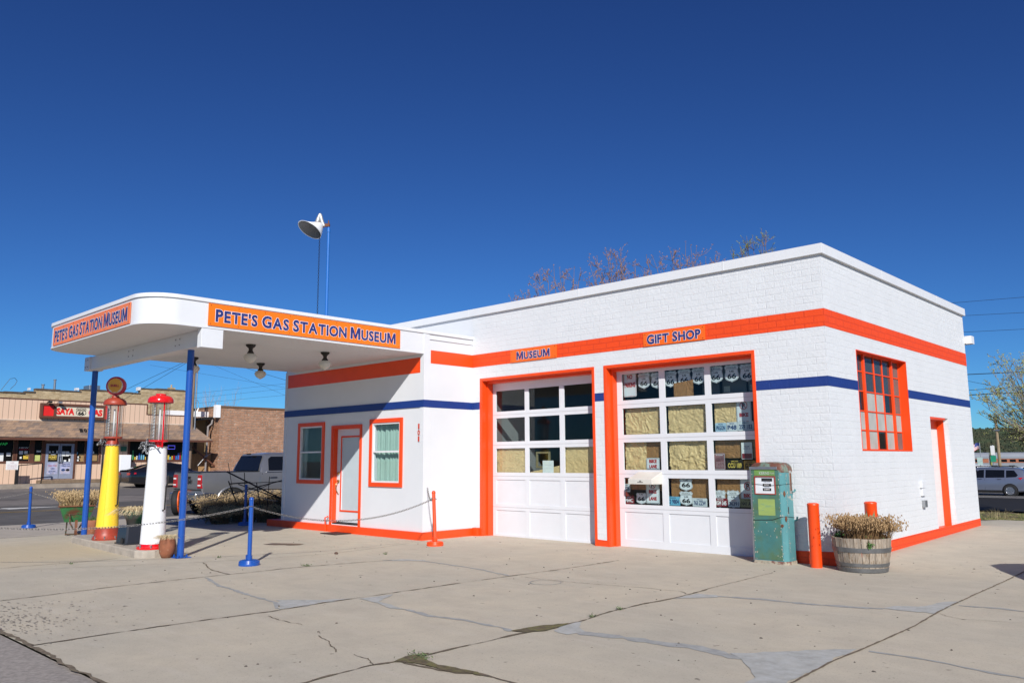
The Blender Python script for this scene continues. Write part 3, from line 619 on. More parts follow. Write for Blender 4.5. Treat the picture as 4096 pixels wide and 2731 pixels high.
textsign(r, 0, "MUSEUM", (-6.478, -.006, 3.50), X, -Y, 1.234, .258, .89, .15, mat('sign_orange_soft', (.88, .14, .01), .4, var=.04))
r = thing('small_sign', 'small orange GIFT SHOP sign on the orange band above the right garage door', 'sign', (-3.23, 0, 3.5))
textsign(r, 0, "GIFT SHOP", (-3.23, -.006, 3.505), X, -Y, 1.228, .242, 1.07, .16, MATS['sign_orange_soft'])
M_ = MB()
for i, ch in enumerate('101'): M_.text(ch, (-7.77+(.0 if ch == '1' else -.012), -OD-.018, 2.175-i*.125), X, Z, .10, .05 if ch == '1' else .075, bold=.03)
tag(M_.build('house_number', mat('red_numerals', (.62, .06, .025), .4)), 'red stacked house number 101 at the office corner', 'house number')
# ================================================================== WINDOW DISPLAY OF THE GIFT SHOP DOOR
SH = [(0, 0), (.08, .045), (.2, .075), (.36, .13), (.455, .22), (.495, .34), (.48, .46), (.44, .56), (.425, .66), (.45, .74), (.5, .81), (.47, .86), (.43, .90), (.36, .965), (.3, .94), (.2, .925), (.1, .94), (0, .97)]
SH = SH + [(-x, y) for x, y in SH[-2:0:-1]]
YW = .345
def shield(x, ztop, w_, h_, state, label, top=None, y=YW, sw=None):
    o = thing('route_shield', label, 'road sign', (x, y, ztop-h_), group='route shield signs behind the gift shop door glass')
    ctr = lambda s_, d: (lambda a, b: (x+a*w_*s_, y-d, ztop-h_*.5+(b-.5)*h_*s_))
    MB().prism(SH, ctr(1, .0), ctr(1, .002)).build('plate', m_signw, o)
    rim = MB(); n = len(SH)
    A = [ctr(.95, .004)(*p) for p in SH]; B = [ctr(.925, .004)(*p) for p in SH]
    rim.add(A+B, [(i, (i+1) % n, n+(i+1) % n, n+i) for i in range(n)])
    zb = ztop-h_
    if state:
        rim.add([(x-.43*w_, y-.004, zb+.70*h_), (x+.43*w_, y-.004, zb+.70*h_), (x+.43*w_, y-.004, zb+.715*h_), (x-.43*w_, y-.004, zb+.715*h_)], [(0, 1, 2, 3)])
        rim.text(state, (x, y-.004, zb+.75*h_), X, Z, .10*h_, (sw or .66)*w_, center=True)
        rim.text('US', (x, y-.004, zb+.545*h_), X, Z, .095*h_, .30*w_, center=True, bold=.03)
        rim.text('66', (x, y-.004, zb+.20*h_), X, Z, .27*h_, .60*w_, center=True, bold=.035)
    else:
        rim.text('US', (x, y-.004, zb+.78*h_), X, Z, .10*h_, .32*w_, center=True, bold=.03)
        rim.text('66', (x, y-.004, zb+.30*h_), X, Z, .33*h_, .64*w_, center=True, bold=.035)
    rim.build('lettering', m_blk, o); return o
for x, st_, zt_ in [(-3.495, 'CALIFORNIA', 3.10), (-3.215, 'ARIZONA', 3.085), (-2.935, 'NEW MEXICO', 3.09), (-2.655, 'TEXAS', 3.10), (-2.375, 'OKLAHOMA', 3.10), (-2.04, 'KANSAS', 3.10), (-1.75, 'MISSOURI', 3.10), (-1.475, 'ILLINOIS', 3.09)]:
    shield(x, zt_, .265, .305, st_, 'white US 66 shield lettered %s hanging in the top panes' % st_)
shield(-2.70, 1.215, .26, .215, None, 'plain US 66 shield standing above the ARIZONA shield in the lowest middle pane')
shield(-2.70, 1.005, .265, .255, 'ARIZONA', 'US 66 shield lettered ARIZONA at the foot of the lowest middle pane', y=YW-.008)
shield(-3.63, .955, .23, .21, None, 'tilted US 66 shield partly behind the bike lane sign in the lowest left pane', y=YW+.012)
shield(-2.075, 1.04, .24, .30, 'ROUTE', 'left one of the two ROUTE US shields in the lowest right pane', y=YW+.004, sw=.5)
shield(-1.83, 1.04, .24, .30, 'ROUTE', 'right one of the two ROUTE US shields in the lowest right pane', y=YW+.012, sw=.5)
def rrect(x0, x1, z0, z1, r, n=4):
    P = []
    for cx, cz, a0 in ((x1-r, z0+r, -90), (x1-r, z1-r, 0), (x0+r, z1-r, 90), (x0+r, z0+r, 180)):
        for i in range(n+1): a = R(a0+90*i/n); P.append((cx+r*math.cos(a), cz+r*math.sin(a)))
    return P
def plate(name, cat, label, x0, x1, z0, z1, y, m_, lines, rim=None, group=None, r=.012):
    o = thing(name, label, cat, ((x0+x1)/2, y, z0), group=group)
    MB().prism(rrect(x0, x1, z0, z1, r), lambda a, b: (a, y, b), lambda a, b: (a, y-.002, b)).build('plate' if name != 'poster' else 'sheet', m_, o)
    if rim:
        A = rrect(x0+.008, x1-.008, z0+.008, z1-.008, r); B = rrect(x0+.013, x1-.013, z0+.013, z1-.013, r*.8); n = len(A)
        MB().add([(a, y-.004, b) for a, b in A]+[(a, y-.004, b) for a, b in B], [(i, (i+1) % n, n+(i+1) % n, n+i) for i in range(n)]).build('border', rim, o)
    gr = {}
    for t, fx, fz, h, w_, mm, bo in lines:
        gr.setdefault(mm.name, (mm, MB()))[1].text(t, (lerp(x0, x1, fx), y-.004, z0+fz*(z1-z0)), X, Z, h, w_, bold=bo, center=True)
    for mm, q in gr.values(): q.build('lettering', mm, o)
    return o
plate('parking_sign', 'road sign', 'white NO PARKING sign with red letters in the top left pane', -3.945, -3.66, 2.67, 3.14, YW, m_signw, [('NO', .5, .70, .075, .12, m_red, .055), ('PARKING', .5, .38, .085, .235, m_red, .055)], m_red, r=.03)
def nobike(label, x0, x1, z0, z1, y, zc, z1t, z2t, circ=True, rr=.068):
    o = plate('parking_sign', 'road sign', label, x0, x1, z0, z1, y, m_signw, [('BIKE', .5, (z1t-z0)/(z1-z0), .058, .16, m_red, .055), ('LANE', .5, (z2t-z0)/(z1-z0), .058, .16, m_red, .055)], m_blk, r=.02)
    if circ:
        xc = (x0+x1)/2; M_ = MB(); M_.text('P', (xc-.002, y-.0045, zc-.04), X, Z, .085, .05, bold=.05, center=True); M_.build('letter_p', m_blk, o)
        n = 28; ring = [(xc+rr*math.cos(i*6.2832/n), y-.006, zc+rr*math.sin(i*6.2832/n)) for i in range(n)]; rin = [(xc+(rr-.010)*math.cos(i*6.2832/n), y-.006, zc+(rr-.010)*math.sin(i*6.2832/n)) for i in range(n)]
        M_ = MB(); M_.add(ring+rin, [(i, (i+1) % n, n+(i+1) % n, n+i) for i in range(n)]); k = rr*.7
        M_.add([(xc-k-.004, y-.0062, zc+k-.004), (xc-k+.004, y-.0062, zc+k+.004), (xc+k+.004, y-.0062, zc-k+.004), (xc+k-.004, y-.0062, zc-k-.004)], [(0, 1, 2, 3)])
        M_.build('prohibition_ring', m_red, o)
nobike('no parking bike lane sign in the second row right pane above the licence plates', -1.70, -1.435, 2.05, 2.52, YW+.008, 2.40, 2.22, 2.09)
nobike('BIKE LANE sign partly covered by brown paper in the third row left pane', -3.495, -3.215, 1.36, 1.56, YW+.004, 1.6, 1.475, 1.385, False)
nobike('no parking bike lane sign in the lowest left pane under the mail hood', -3.515, -3.235, .765, 1.20, YW-.004, 1.09, .945, .825)
nobike('no parking bike lane sign in the lowest right pane behind the old teal pump', -1.70, -1.43, .80, 1.215, YW+.02, 1.10, .92, .83)
m_lb = mat('plate_pale_blue', (.42, .56, .66), .4); m_pw = mat('plate_white', (.62, .64, .64), .4); m_mar = mat('plate_maroon', (.22, .008, .018), .4); m_pbl = mat('plate_sky_blue', (.16, .44, .60), .4)
m_py = mat('plate_mustard', (.46, .25, .04), .4); m_pb = mat('plate_black', (.015, .014, .012), .4); m_ylt = mat('plate_yellow_letters', (.68, .50, .10), .4); m_grn = mat('faded_plate_green', (.22, .23, .10), .4); m_ink = mat('plate_blue_ink', (.03, .06, .16), .4)
PG = 'licence plates along the foot of the gift shop panes'
def lp(label, x0, x1, z0, z1, m_, main, ml, topt, mt, y=YW-.006):
    hh = z1-z0
    return plate('licence_plate', 'licence plate', label, x0, x1, z0, z1, y, m_, [(main, .5, .20, hh*.48, (x1-x0)*.82, ml, .035), (topt, .5, .78, hh*.14, (x1-x0)*.42, mt, .02)], group=PG)
lp('pale blue licence plate reading PRGON in the second row right pane', -2.09, -1.89, 1.985, 2.13, m_lb, 'PRGON', m_ink, 'Rhode Island', m_ink)
lp('white NEVADA licence plate reading P48 between two other plates', -1.885, -1.685, 1.985, 2.135, m_pw, 'P48', m_ink, 'NEVADA', m_ink, YW-.002)
lp('white MO licence plate reading 259-183 at the right of its row', -1.68, -1.40, 1.99, 2.14, m_pw, '259 183', m_ink, 'MO', m_ink)
lp('black licence plate with yellow CU 189 in the third row right pane', -1.915, -1.615, 1.362, 1.52, m_pb, 'CCU 189', m_ylt, 'EMPIRE STATE', m_ylt)
lp('mustard licence plate reading G 783 beside the black plate', -1.605, -1.40, 1.36, 1.51, m_py, 'G 783', m_pb, 'STATE', m_pb, YW+.0)
lp('faded grey licence plate reading 8826 in the lowest left pane', -4.02, -3.86, .955, 1.10, m_pw, '8826', m_ink, 'USA', m_ink, YW+.004)
lp('maroon ARIZONA licence plate reading MHC in the lowest left pane', -4.0, -3.775, .752, .885, m_mar, 'MHC', m_lw, 'ARIZONA', m_lw)
lp('sky blue ILLINOIS licence plate reading BD 9804 in the lowest middle pane', -3.11, -2.82, .75, .90, m_pbl, 'BD 9804', m_ink, 'ILLINOIS', m_ink)
lp('white Arkansas licence plate reading 63 ZZW in the lowest middle pane', -2.58, -2.30, .745, .885, m_pw, '763 ZZW', m_ink, 'Arkansas', m_ink)
lp('maroon MISSOURI licence plate reading NGM 345 in the lowest right pane', -2.185, -1.92, .76, .895, m_mar, 'NGM 345', m_lw, 'MISSOURI', m_lw, YW-.010)
lp('pale licence plate reading 36391 beside the maroon NGM plate', -1.915, -1.71, .76, .885, m_pw, '36391', m_ink, 'National', m_red, YW-.004)
lp('faded mustard New Jersey plate reading N41 AP behind the teal pump', -1.70, -1.43, .765, .90, m_grn, 'N41 APL', m_pb, 'New Jersey', m_pb, YW-.008)
plate('poster', 'poster', 'black framed poster with pink clouds in the third row right pane', -2.14, -1.93, 1.36, 1.63, YW-.014, mat('poster_pink', (.30, .13, .14), .35, var=.7, scale=9, col2=(.015, .015, .03), thr=.6, s2=6, soft=.15), [('The Destination', .5, .86, .016, .13, m_lw, .02)]+[('----- --- ------', .5, .12+.08*i, .008, .15, m_lw, .03) for i in range(5)], m_pw)
plate('poster', 'poster', 'white poster with a red car drawing behind the upper right pane glass', -1.63, -1.44, 1.53, 1.80, YW-.016, m_paper, [('WILLIAMS', .5, .72, .018, .10, m_ink, .02), ('HISTORIC 66', .5, .60, .014, .12, m_ink, .02)])
MB().box(-1.62, -1.45, YW-.0215, YW-.0195, 1.54, 1.62).build('tmp', m_mar, bpy.data.objects['poster.001']).name = 'red_picture'
def kraft(label, x0, x1, z0, z1, y, m_, amp=.012, seed=0, tl=0., tr=0.):
    nx, nz_ = 84, 56; M_ = MB()
    for i in range(nx+1):
        for j in range(nz_+1):
            fx, fz = i/nx, j/nz_; x = lerp(x0, x1, fx); zt_ = z1+lerp(tl, tr, fx); z = lerp(z0, zt_, fz)
            p = Vector((x*4+seed, z*4, seed)); wp_ = Vector((noise.noise(p), noise.noise(p+Vector((9, 1, 3))), 0))*.7; d = min(1.2, abs(noise.noise(p*1.1+wp_))*1.2+abs(noise.noise(p*3.1+wp_*2))*1.1+abs(noise.noise(p*7.3+wp_*3))*.55)
            M_.v.append((x, y-amp*(1-d)*1.05, z+.006*noise.noise(Vector((x*9, z*2, 3)))))
    M_.f = [(i*(nz_+1)+j, (i+1)*(nz_+1)+j, (i+1)*(nz_+1)+j+1, i*(nz_+1)+j+1) for i in range(nx) for j in range(nz_)]
    return tag(M_.build('brown_paper', m_, smooth=True), label, 'paper', 'brown paper sheets behind the door panes')
yk = .37
kraft('folded brown paper sagging over the TEXAS shield', -2.86, -2.47, 2.59, 2.85, YW-.02, m_kraftd, .01, 1, 0, .04)
kraft('crumpled brown paper filling the second row left pane of the gift shop door', -3.93, -3.10, 1.96, 2.455, yk, m_kraft, .022, 2)
kraft('crumpled brown paper filling the second row middle pane of the gift shop door', -3.01, -2.19, 1.96, 2.455, yk, m_kraft, .022, 3)
kraft('brown paper beside the bike lane sign in the second row right pane', -2.11, -1.70, 1.96, 2.455, yk, m_kraft, .018, 4)
kraft('crumpled brown paper covering the left two thirds of the third row left pane', -3.95, -3.49, 1.33, 1.84, yk, m_kraft, .022, 5)
kraft('dark brown paper above the cut off BIKE LANE sign', -3.50, -3.09, 1.50, 1.84, yk+.004, m_kraftd, .012, 6)
kraft('strongly crumpled brown paper filling the third row middle pane', -3.01, -2.19, 1.33, 1.84, yk, m_kraft, .032, 7)
kraft('dark brown paper hanging in the third row right pane', -2.12, -1.28, 1.55, 1.84, yk, m_kraftd, .012, 8)
kraft('dark brown paper behind the lowest left pane', -3.95, -3.10, 1.0, 1.21, yk+.01, m_kraftd, .012, 9, 0, -.0)
kraft('dark brown paper behind the shields in the lowest middle pane', -3.01, -2.19, .88, 1.21, yk+.01, m_kraftd, .012, 10)
kraft('dark brown paper behind the lowest right pane', -2.12, -1.28, .90, 1.21, yk+.01, m_kraftd, .012, 11)
kraft('smooth brown paper in the third row left pane of the museum door', -7.22, -6.35, 1.27, 1.77, .34, m_kraft, .012, 12)
kraft('brown paper in the third row right pane of the museum door', -5.35, -4.50, 1.27, 1.78, .34, m_kraft, .012, 13)
kraft('low brown paper strip sloping up in the middle pane of the museum door', -6.28, -5.43, 1.26, 1.31, .34, m_kraft, .006, 14, -.01, .13)
plate('notice', 'notice', 'small white notice standing in the middle pane of the museum door', -5.935, -5.65, 1.285, 1.525, .325, m_paper, [('~~~~~', .5, .6, .03, .16, mat('pencil_grey', (.3, .3, .3)), 0), ('~~~ ~~', .5, .3, .03, .2, MATS['pencil_grey'], 0)], r=.003)
# things standing inside the museum bay
M_ = MB(); M_.wall('y', .9, .93, -6.63, -6.25, 1.37, 1.71, [(-6.59, -6.29, 1.41, 1.67)]); tag(M_.build('picture_frame', mat('brass_frame', (.28, .22, .12), .5)), 'thin empty wooden frame seen through the middle pane of the museum door', 'picture frame')
o = thing('old_fuel_pump', 'dark red old pump standing inside behind the museum door glass', 'fuel pump', (-5.6, 2.6, .03))
MB().lathe((-5.6, 2.6, .03), [(.3, 0), (.28, .1), (.22, .2), (.2, 1.6), (.25, 1.65), (.25, 1.9)], 16).build('body', mat('dull_red', (.22, .015, .012), .5), o, smooth=True)
MB().lathe((-5.6, 2.6, 1.93), [(.24, 0), (.24, .3), (.1, .42), (0, .44)], 16).build('head', MATS['dull_red'], o, smooth=True)
o = thing('tool_rack', 'grey steel rack inside the museum bay seen through the upper panes', 'rack', (-4.6, 3.4, .03))
M_ = MB()
for x in (-5.1, -4.1):
    for y in (3.2, 3.6): M_.box(x-.02, x+.02, y-.02, y+.02, .03, 2.4)
M_.build('upright', m_steel, o); M_ = MB()
for z in (.6, 1.2, 1.8, 2.35): M_.box(-5.1, -4.1, 3.2, 3.6, z, z+.02)
M_.build('shelf', m_steel, o)
o = thing('menu_board', 'grey metal display board behind the shields in the gift shop', 'board', (-1.7, .8, 2.2))
for i, (a, b) in enumerate(((-2.45, -2.12), (-2.06, -1.62), (-1.58, -1.2))):
    MB().box(a, b, .6, .62, 2.62, 3.12).build('panel', mat('panel_grey', (.17, .175, .18), .5), o)
    MB().box(a+.03, a+.14, .594, .598, 2.66, 2.76).build('switch_card', mat('cream_card', (.62, .6, .5)), o)

for o in list(COL.objects):
    if o.parent is None and o.name.split('.')[0] in ('route_shield', 'parking_sign', 'licence_plate', 'poster', 'brown_paper') and o.location.x > -5 and (o.type == 'EMPTY' or min(v.co.x for v in o.data.vertices) > -4.2): o.location.x += .02; o.location.y -= .02
# ================================================================== FORECOURT OBJECTS
# --- pump island
M_ = MB(); P = [(-12.75, -5.65), (-12.75, -6.0), (-12.5, -6.12), (-8.95, -6.33), (-8.78, -6.27), (-8.72, -6.1), (-8.82, -5.65), (-8.95, -5.6)]
P = [(x, y) for x, y in P][::-1]
M_.prism(P[::-1], lambda x, y: (x, y, -.02), lambda x, y: (x, y, .12)); M_.build('pump_island', mat('island_concrete', (.40, .35, .29), .9, var=.25, scale=4, bump=.6, bscale=25), kind='structure', bevel=.02)
# --- visible pumps
m_vglass = glassmat('cylinder_glass', (.86, .88, .88), dirt=.07, dcol=(.6, .6, .6))
def rotz(p, c, a): return (c[0]+(p[0]-c[0])*math.cos(a)-(p[1]-c[1])*math.sin(a), c[1]+(p[0]-c[0])*math.sin(a)+(p[1]-c[1])*math.cos(a), p[2])
def vpump(x, y, z0, name, label, conecol, redm, prof, gz0, gz1, rg, capr, globe, hose):
    o = thing('visible_gas_pump', label, 'gas pump', (x, y, z0)); c = (x, y, 0)
    M_ = MB(); M_.lathe((x, y, 0), prof['base'], 32); M_.build('base', redm, o, auto=40)
    M_ = MB()
    for i in range(8): a = i*math.pi/4+.3; r = prof['base'][2][0]-.01; M_.tube([(x+r*math.cos(a), y+r*math.sin(a), z0+.02), (x+r*math.cos(a), y+r*math.sin(a), z0+.075)], .012, 6)
    M_.build('base_bolts', m_steel, o)
    M_ = MB(); M_.lathe((x, y, 0), prof['cone'], 40); cn_ = M_.build('column', conecol, o, auto=40)
    M_ = MB(); r0, za = prof['cone'][0]; r1, zb = prof['cone'][-1]; a = -.72
    P = [(x+(lerp(r0, r1, t)+.001)*math.cos(a), y+(lerp(r0, r1, t)+.001)*math.sin(a), lerp(za, zb, t)) for t in (0, 1)]
    M_.tube(P, .004, 6)
    for t in [i/9 for i in range(10)]:
        for k in (-.15, 1.2): rr = lerp(r0, r1, t); M_.lathe((x+rr*math.cos(a+k), y+rr*math.sin(a+k), lerp(za, zb, t)), [(0, -.006), (.006, 0), (0, .006)], 6)
    M_.build('seam', conecol, cn_)
    M_ = MB(); M_.lathe((x, y, 0), prof['neck'], 28); M_.build('neck', redm, o, auto=40)
    M_ = MB(); M_.lathe((x, y, 0), [(rg-.02, gz0+.01), (rg-.02, gz1)], 36); M_.f = M_.f[:36]; M_.build('glass_cylinder', m_vglass, o, smooth=True)
    M_ = MB()
    for i in range(6): a = i*math.pi/3+.25; M_.tube([(x+rg*math.cos(a), y+rg*math.sin(a), gz0), (x+rg*math.cos(a), y+rg*math.sin(a), gz1+.02)], .0055, 6)
    M_.build('cage_rods', mat('dark_rod', (.16, .07, .04), .5, metal=.3), o)
    M_ = MB(); a = .02; M_.box(x+rg*math.cos(a)-.004, x+rg*math.cos(a)+.004, y+rg*math.sin(a)-.011, y+rg*math.sin(a)+.011, gz0-.12, gz1+.02); M_.build('front_bar', redm, o)
    M_ = MB(); M_.tube([(x+.0, y-.0, gz0), (x+.0, y-.0, gz1-.10)], .017, 8); M_.tube([(x+.05, y+.045, gz0), (x+.05, y+.045, gz1-.14)], .019, 8); M_.build('standpipe', m_lw, o, smooth=True)
    M_ = MB(); ax = (math.cos(-.9), math.sin(-.9)); 
    px_, py_ = x-.035, y-.075
    M_.box(px_-.018, px_+.018, py_-.003, py_+.003, gz0+.02, gz1-.02); ga = M_.build('gallon_scale', mat('scale_grey', (.45, .45, .44), .5), o); M_ = MB()
    for i in range(11): z = lerp(gz0+.05, gz1-.05, i/10); M_.box(px_-.03, px_+.034, py_-.012, py_-.006, z, z+.008); M_.lathe((px_+.03, py_-.012, z+.006), [(0, -.012), (.012, 0), (0, .012)], 6)
    M_.build('scale_markers', m_lw, ga)
    M_ = MB(); M_.lathe((x, y, 0), capr, 36); M_.build('cap', redm, o, auto=50)
    if hose:
        hp, hr = hose; M_ = MB(); q = []
        for i in range(len(hp)-1):
            for k in range(8):
                t = k/8; p0 = Vector(hp[max(0, i-1)]); p1 = Vector(hp[i]); p2 = Vector(hp[i+1]); p3 = Vector(hp[min(len(hp)-1, i+2)])
                q.append(.5*((2*p1)+(-p0+p2)*t+(2*p0-5*p1+4*p2-p3)*t*t+(-p0+3*p1-3*p2+p3)*t*t*t))
        q.append(Vector(hp[-1])); M_.tube(q, hr, 8); M_.build('hose', m_black, o, smooth=True)
    # crank lever at the side
    M_ = MB(); M_.tube([(x+.17, y+.06, z0+.62), (x+.20, y+.08, z0+.64), (x+.205, y+.085, z0+1.02), (x+.23, y+.1, z0+1.08), (x+.23, y+.1, z0+1.2)], .013, 8); M_.build('pump_lever', m_bmetal, o)
    # chain wound round the neck
    return o
m_redg = mat('glossy_red', (.68, .008, .012), .22, var=.04, coat=.4)
m_redo = mat('oxide_red', (.34, .045, .022), .45, var=.12, scale=5, col2=(.25, .05, .03), thr=.6)
m_yell = mat('pump_yellow', (.90, .60, .035), .38, var=.05, scale=3, bump=.03, col2=(.75, .5, .1), thr=.72)
m_pumpw = mat('pump_white', (.80, .81, .82), .3, var=.04, scale=2, col2=(.55, .5, .45), thr=.74)
WX, WY = -9.035, -6.01; YX, YY = -11.31, -5.91
wp = vpump(WX, WY, .12, 'w', 'white columned visible gas pump with bright red cap and base, nearest the blue post', m_pumpw, m_redg,
  dict(base=[(0, .12), (.245, .12), (.25, .145), (.235, .16), (.2, .165), (.19, .21), (0, .21)], cone=[(.198, .205), (.142, 1.79)], neck=[(.06, 1.78), (.06, 1.86), (.155, 1.88), (.155, 1.905), (0, 1.905)]), 1.905, 2.545, .150, [(.20, 2.535), (.207, 2.545), (.205, 2.59), (.18, 2.635), (.12, 2.66), (.085, 2.662), (.085, 2.69), (0, 2.695)], False,
  ([(WX+.02, WY-.1, 1.83), (WX-.14, WY-.12, 1.80), (WX-.27, WY-.06, 1.72), (WX-.31, WY-.02, 1.4), (WX-.33, WY, 1.0), (WX-.36, WY, .62), (WX-.34, WY, .44)], .02))
M_ = MB(); M_.tube([(WX-.06, WY-.12, 1.83), (WX+.05, WY-.14, 1.83), (WX+.15, WY-.11, 1.81), (WX+.22, WY-.08, 1.74)], [.02, .02, .016, .012], 8); M_.build('nozzle', m_steel, wp, smooth=True)
yp = vpump(YX, YY, .12, 'y', 'yellow columned visible gas pump with a round lit style SHELL globe on top', m_yell, m_redo,
  dict(base=[(0, .12), (.245, .12), (.25, .15), (.222, .19), (.2, .25), (.197, .345), (0, .345)], cone=[(.194, .34), (.115, 1.85)], neck=[(.113, 1.85), (.118, 1.9), (.10, 1.93), (.09, 1.97), (.165, 1.99), (.165, 2.02), (0, 2.02)]), 2.02, 2.64, .155, [(.20, 2.62), (.207, 2.635), (.19, 2.70), (.13, 2.745), (.075, 2.76), (.06, 2.80), (0, 2.80)], True,
  ([(YX-.13, YY-.1, 1.98), (YX-.16, YY-.1, 1.85), (YX-.17, YY-.1, 1.5), (YX-.22, YY-.08, 1.0), (YX-.27, YY-.06, .6), (YX-.25, YY-.05, .45), (YX-.18, YY-.1, .38)], .02))
# globe: round disc with the shell emblem on the side facing the forecourt
n_ = Vector((.74, -.67, 0)); uu = Vector((.67, .74, 0)); gc = Vector((YX, YY, 2.985)); gr_ = .178
Mg = Matrix((uu, Z, n_)).transposed()
M_ = MB(); M_.lathe(gc, [(0, -.06), (gr_*.8, -.058), (gr_, -.04), (gr_+.004, 0), (gr_, .04), (gr_*.8, .055)], 48, Mg); gb = M_.build('globe', mat('globe_crimson', (.50, .012, .05), .3, coat=.3), yp, auto=40)
M_ = MB(); M_.lathe(gc, [(gr_*.81, .056), (gr_*.6, .064), (0, .068)], 48, Mg); M_.build('globe_face', mat('globe_white', (.75, .74, .70), .3), gb, smooth=True)
P = []
for i in range(41):
    a = R(-52+284*i/40); rr = .124*(1+.045*abs(math.sin(i*math.pi/40*7)))
    P.append((rr*math.cos(a), rr*math.sin(a)*1.0+.012))
P += [(-.055, -.105), (-.045, -.122), (.045, -.122), (.055, -.105)]
M_ = MB(); M_.prism(P, lambda a, b: gc+uu*a+Z*b+n_*.0665, lambda a, b: gc+uu*a+Z*b+n_*.0705); M_.build('shell_emblem', mat('emblem_yellow', (.78, .36, .015), .35), gb)
M_ = MB(); M_.text('SHELL', gc-Z*.018+n_*.073, uu, Z, .045, .165, bold=.05, center=True); M_.build('lettering', m_red, gb)
# --- chains
def chain(pts, sag, name='chain', label='', pitch=.042, r=.0042, group='steel chains between the posts', dangle=0):
    M_ = MB(); A, B = Vector(pts[0]), Vector(pts[1]); N = 60
    P = [A.lerp(B, i/N)-Z*sag*4*(i/N)*(1-i/N) for i in range(N+1)]
    L_ = 0; segs = []; 
    cum = [0]
    for a, b in zip(P, P[1:]): cum.append(cum[-1]+(b-a).length)
    n = int(cum[-1]/pitch); j = 0
    for k in range(n):
        d = (k+.5)*pitch
        while cum[j+1] < d: j += 1
        c = P[j].lerp(P[j+1], (d-cum[j])/(cum[j+1]-cum[j])); t = (P[j+1]-P[j]).normalized()
        link(M_, c, t, k % 2, pitch, r)
    o = M_.build(name, m_chain, smooth=True); return tag(o, label, 'chain', group)
def link(M_, c, t, odd, pitch, r):
    s1 = t.cross(Z); s1 = s1.normalized() if s1.length > .01 else X.copy(); s2 = s1.cross(t); s = (s1+s2).normalized() if odd else (s1-s2).normalized()
    hl, hw = pitch*.66, pitch*.36; q = []
    for i in range(8):
        a = i*math.pi/4; q.append(c+t*hl*math.cos(a)+s*hw*math.sin(a))
    o = len(M_.v); nn = t.cross(s)
    for i, p in enumerate(q):
        d = (p-c).normalized()
        for k in range(4): b = k*math.pi/2; M_.v.append(tuple(p+(d*math.cos(b)+nn*math.sin(b))*r))
    for i in range(8):
        for k in range(4): M_.f.append((o+i*4+k, o+i*4+(k+1) % 4, o+((i+1) % 8)*4+(k+1) % 4, o+((i+1) % 8)*4+k))
def stanchion(x, y, m_, label, lean=0., h=.96, rb=.15, group='chain stanchions'):
    o = thing('chain_stanchion', label, 'stanchion', (x, y, 0), group=group)
    M_ = MB(); M_.lathe((x, y, 0), [(0, 0), (rb*1.02, 0), (rb*1.04, .02), (rb*.98, .045), (rb*.9, .075), (rb*.72, .082), (rb*.3, .085), (0, .085)], 36)
    for i in range(40): a = i*math.pi/20; M_.box(x+(rb*.97)*math.cos(a)-.004, x+(rb*.97)*math.cos(a)+.004, y+(rb*.97)*math.sin(a)-.004, y+(rb*.97)*math.sin(a)+.004, .022, .062)
    M_.build('base', m_, o, auto=40)
    tx, ty = x+lean*.6, y-lean*.3
    M_ = MB(); M_.tube([(x, y, .08), (lerp(x, tx, .98), lerp(y, ty, .98), h-.05)], .032, 16); M_.lathe((tx, ty, h-.05), [(.032, 0), (.036, .005), (.036, .02), (.03, .04), (.017, .052), (0, .055)], 16); M_.tube([(x, y, .08), (x, y, .14)], .042, 16)
    M_.tube([(x-.06, y-.02, .08), (x-.062, y-.02, .14), (x-.04, y-.02, .15)], .009, 6)
    M_.build('rod', m_, o, auto=40)
    M_ = MB(); M_.tube([(tx-.05, ty-.02, h-.13), (tx-.05, ty+.03, h-.15), (tx+.05, ty+.03, h-.15), (tx+.05, ty-.02, h-.13), (tx, ty-.045, h-.14), (tx-.05, ty-.02, h-.13)], .006, 6); M_.build('hook_ring', m_chain, o)
    return Vector((tx, ty, h-.14))
sA = stanchion(-6.65, -5.56, m_post, 'blue stanchion standing alone on the concrete in front of the office', lean=-.08, h=1.0)
sB = stanchion(-6.64, -1.88, m_orange, 'leaning orange stanchion at the office corner', lean=-.2, h=.98)
sC = stanchion(-17.2, -5.53, m_post, 'small blue stanchion at the far left beside the street', lean=.1, h=.98)
sD = stanchion(-13.85, -1.75, m_post, 'blue stanchion in deep shade in front of the dry bushes', lean=.0, h=.98)
sE = stanchion(-9.95, -9.6, m_post, 'blue stanchion just outside the left edge of the view', lean=0, h=.98)
chain((sA, sB), .30, label='chain sagging between the lone blue stanchion and the leaning orange one')
chain((sA, sE), .28, label='chain running past the two old pumps to the left edge')
chain((sC, sD), .42, label='far chain behind the pumps between two blue stanchions')
chain((sC, Vector((-21.0, -9.3, .9))), .3, label='chain from the far left stanchion out of the picture')
chain((Vector(sA)+X*-.05, Vector(sA)+Vector((-.055, 0, -.2))), 0, label='short loose end of chain dangling from the lone blue stanchion')
chain((sD, Vector((-12.86, -1.45, .6))), .05, label='short chain from the shaded stanchion to the office wall')
chain((sB+X*-.02, Vector((-7.55, -1.30, 1.02))), .12, label='end of chain hooked from the orange stanchion to the office corner')
def tangle(c, label, n=46, s_=.12):
    M_ = MB(); random.seed(int(abs(c[0])*100)); p = Vector(c); t = Vector((random.uniform(-1, 1), -.3, random.uniform(-1, 1))).normalized()
    for i in range(n):
        t = (t+Vector((random.uniform(-.7, .7), random.uniform(-.4, .4), random.uniform(-.7, .7)))+(Vector(c)-p)*3).normalized(); p = p+t*.03; link(M_, p.copy(), t, i % 2, .036, .005)
    return tag(M_.build('chain_bundle', m_steel, smooth=True), label, 'chain')
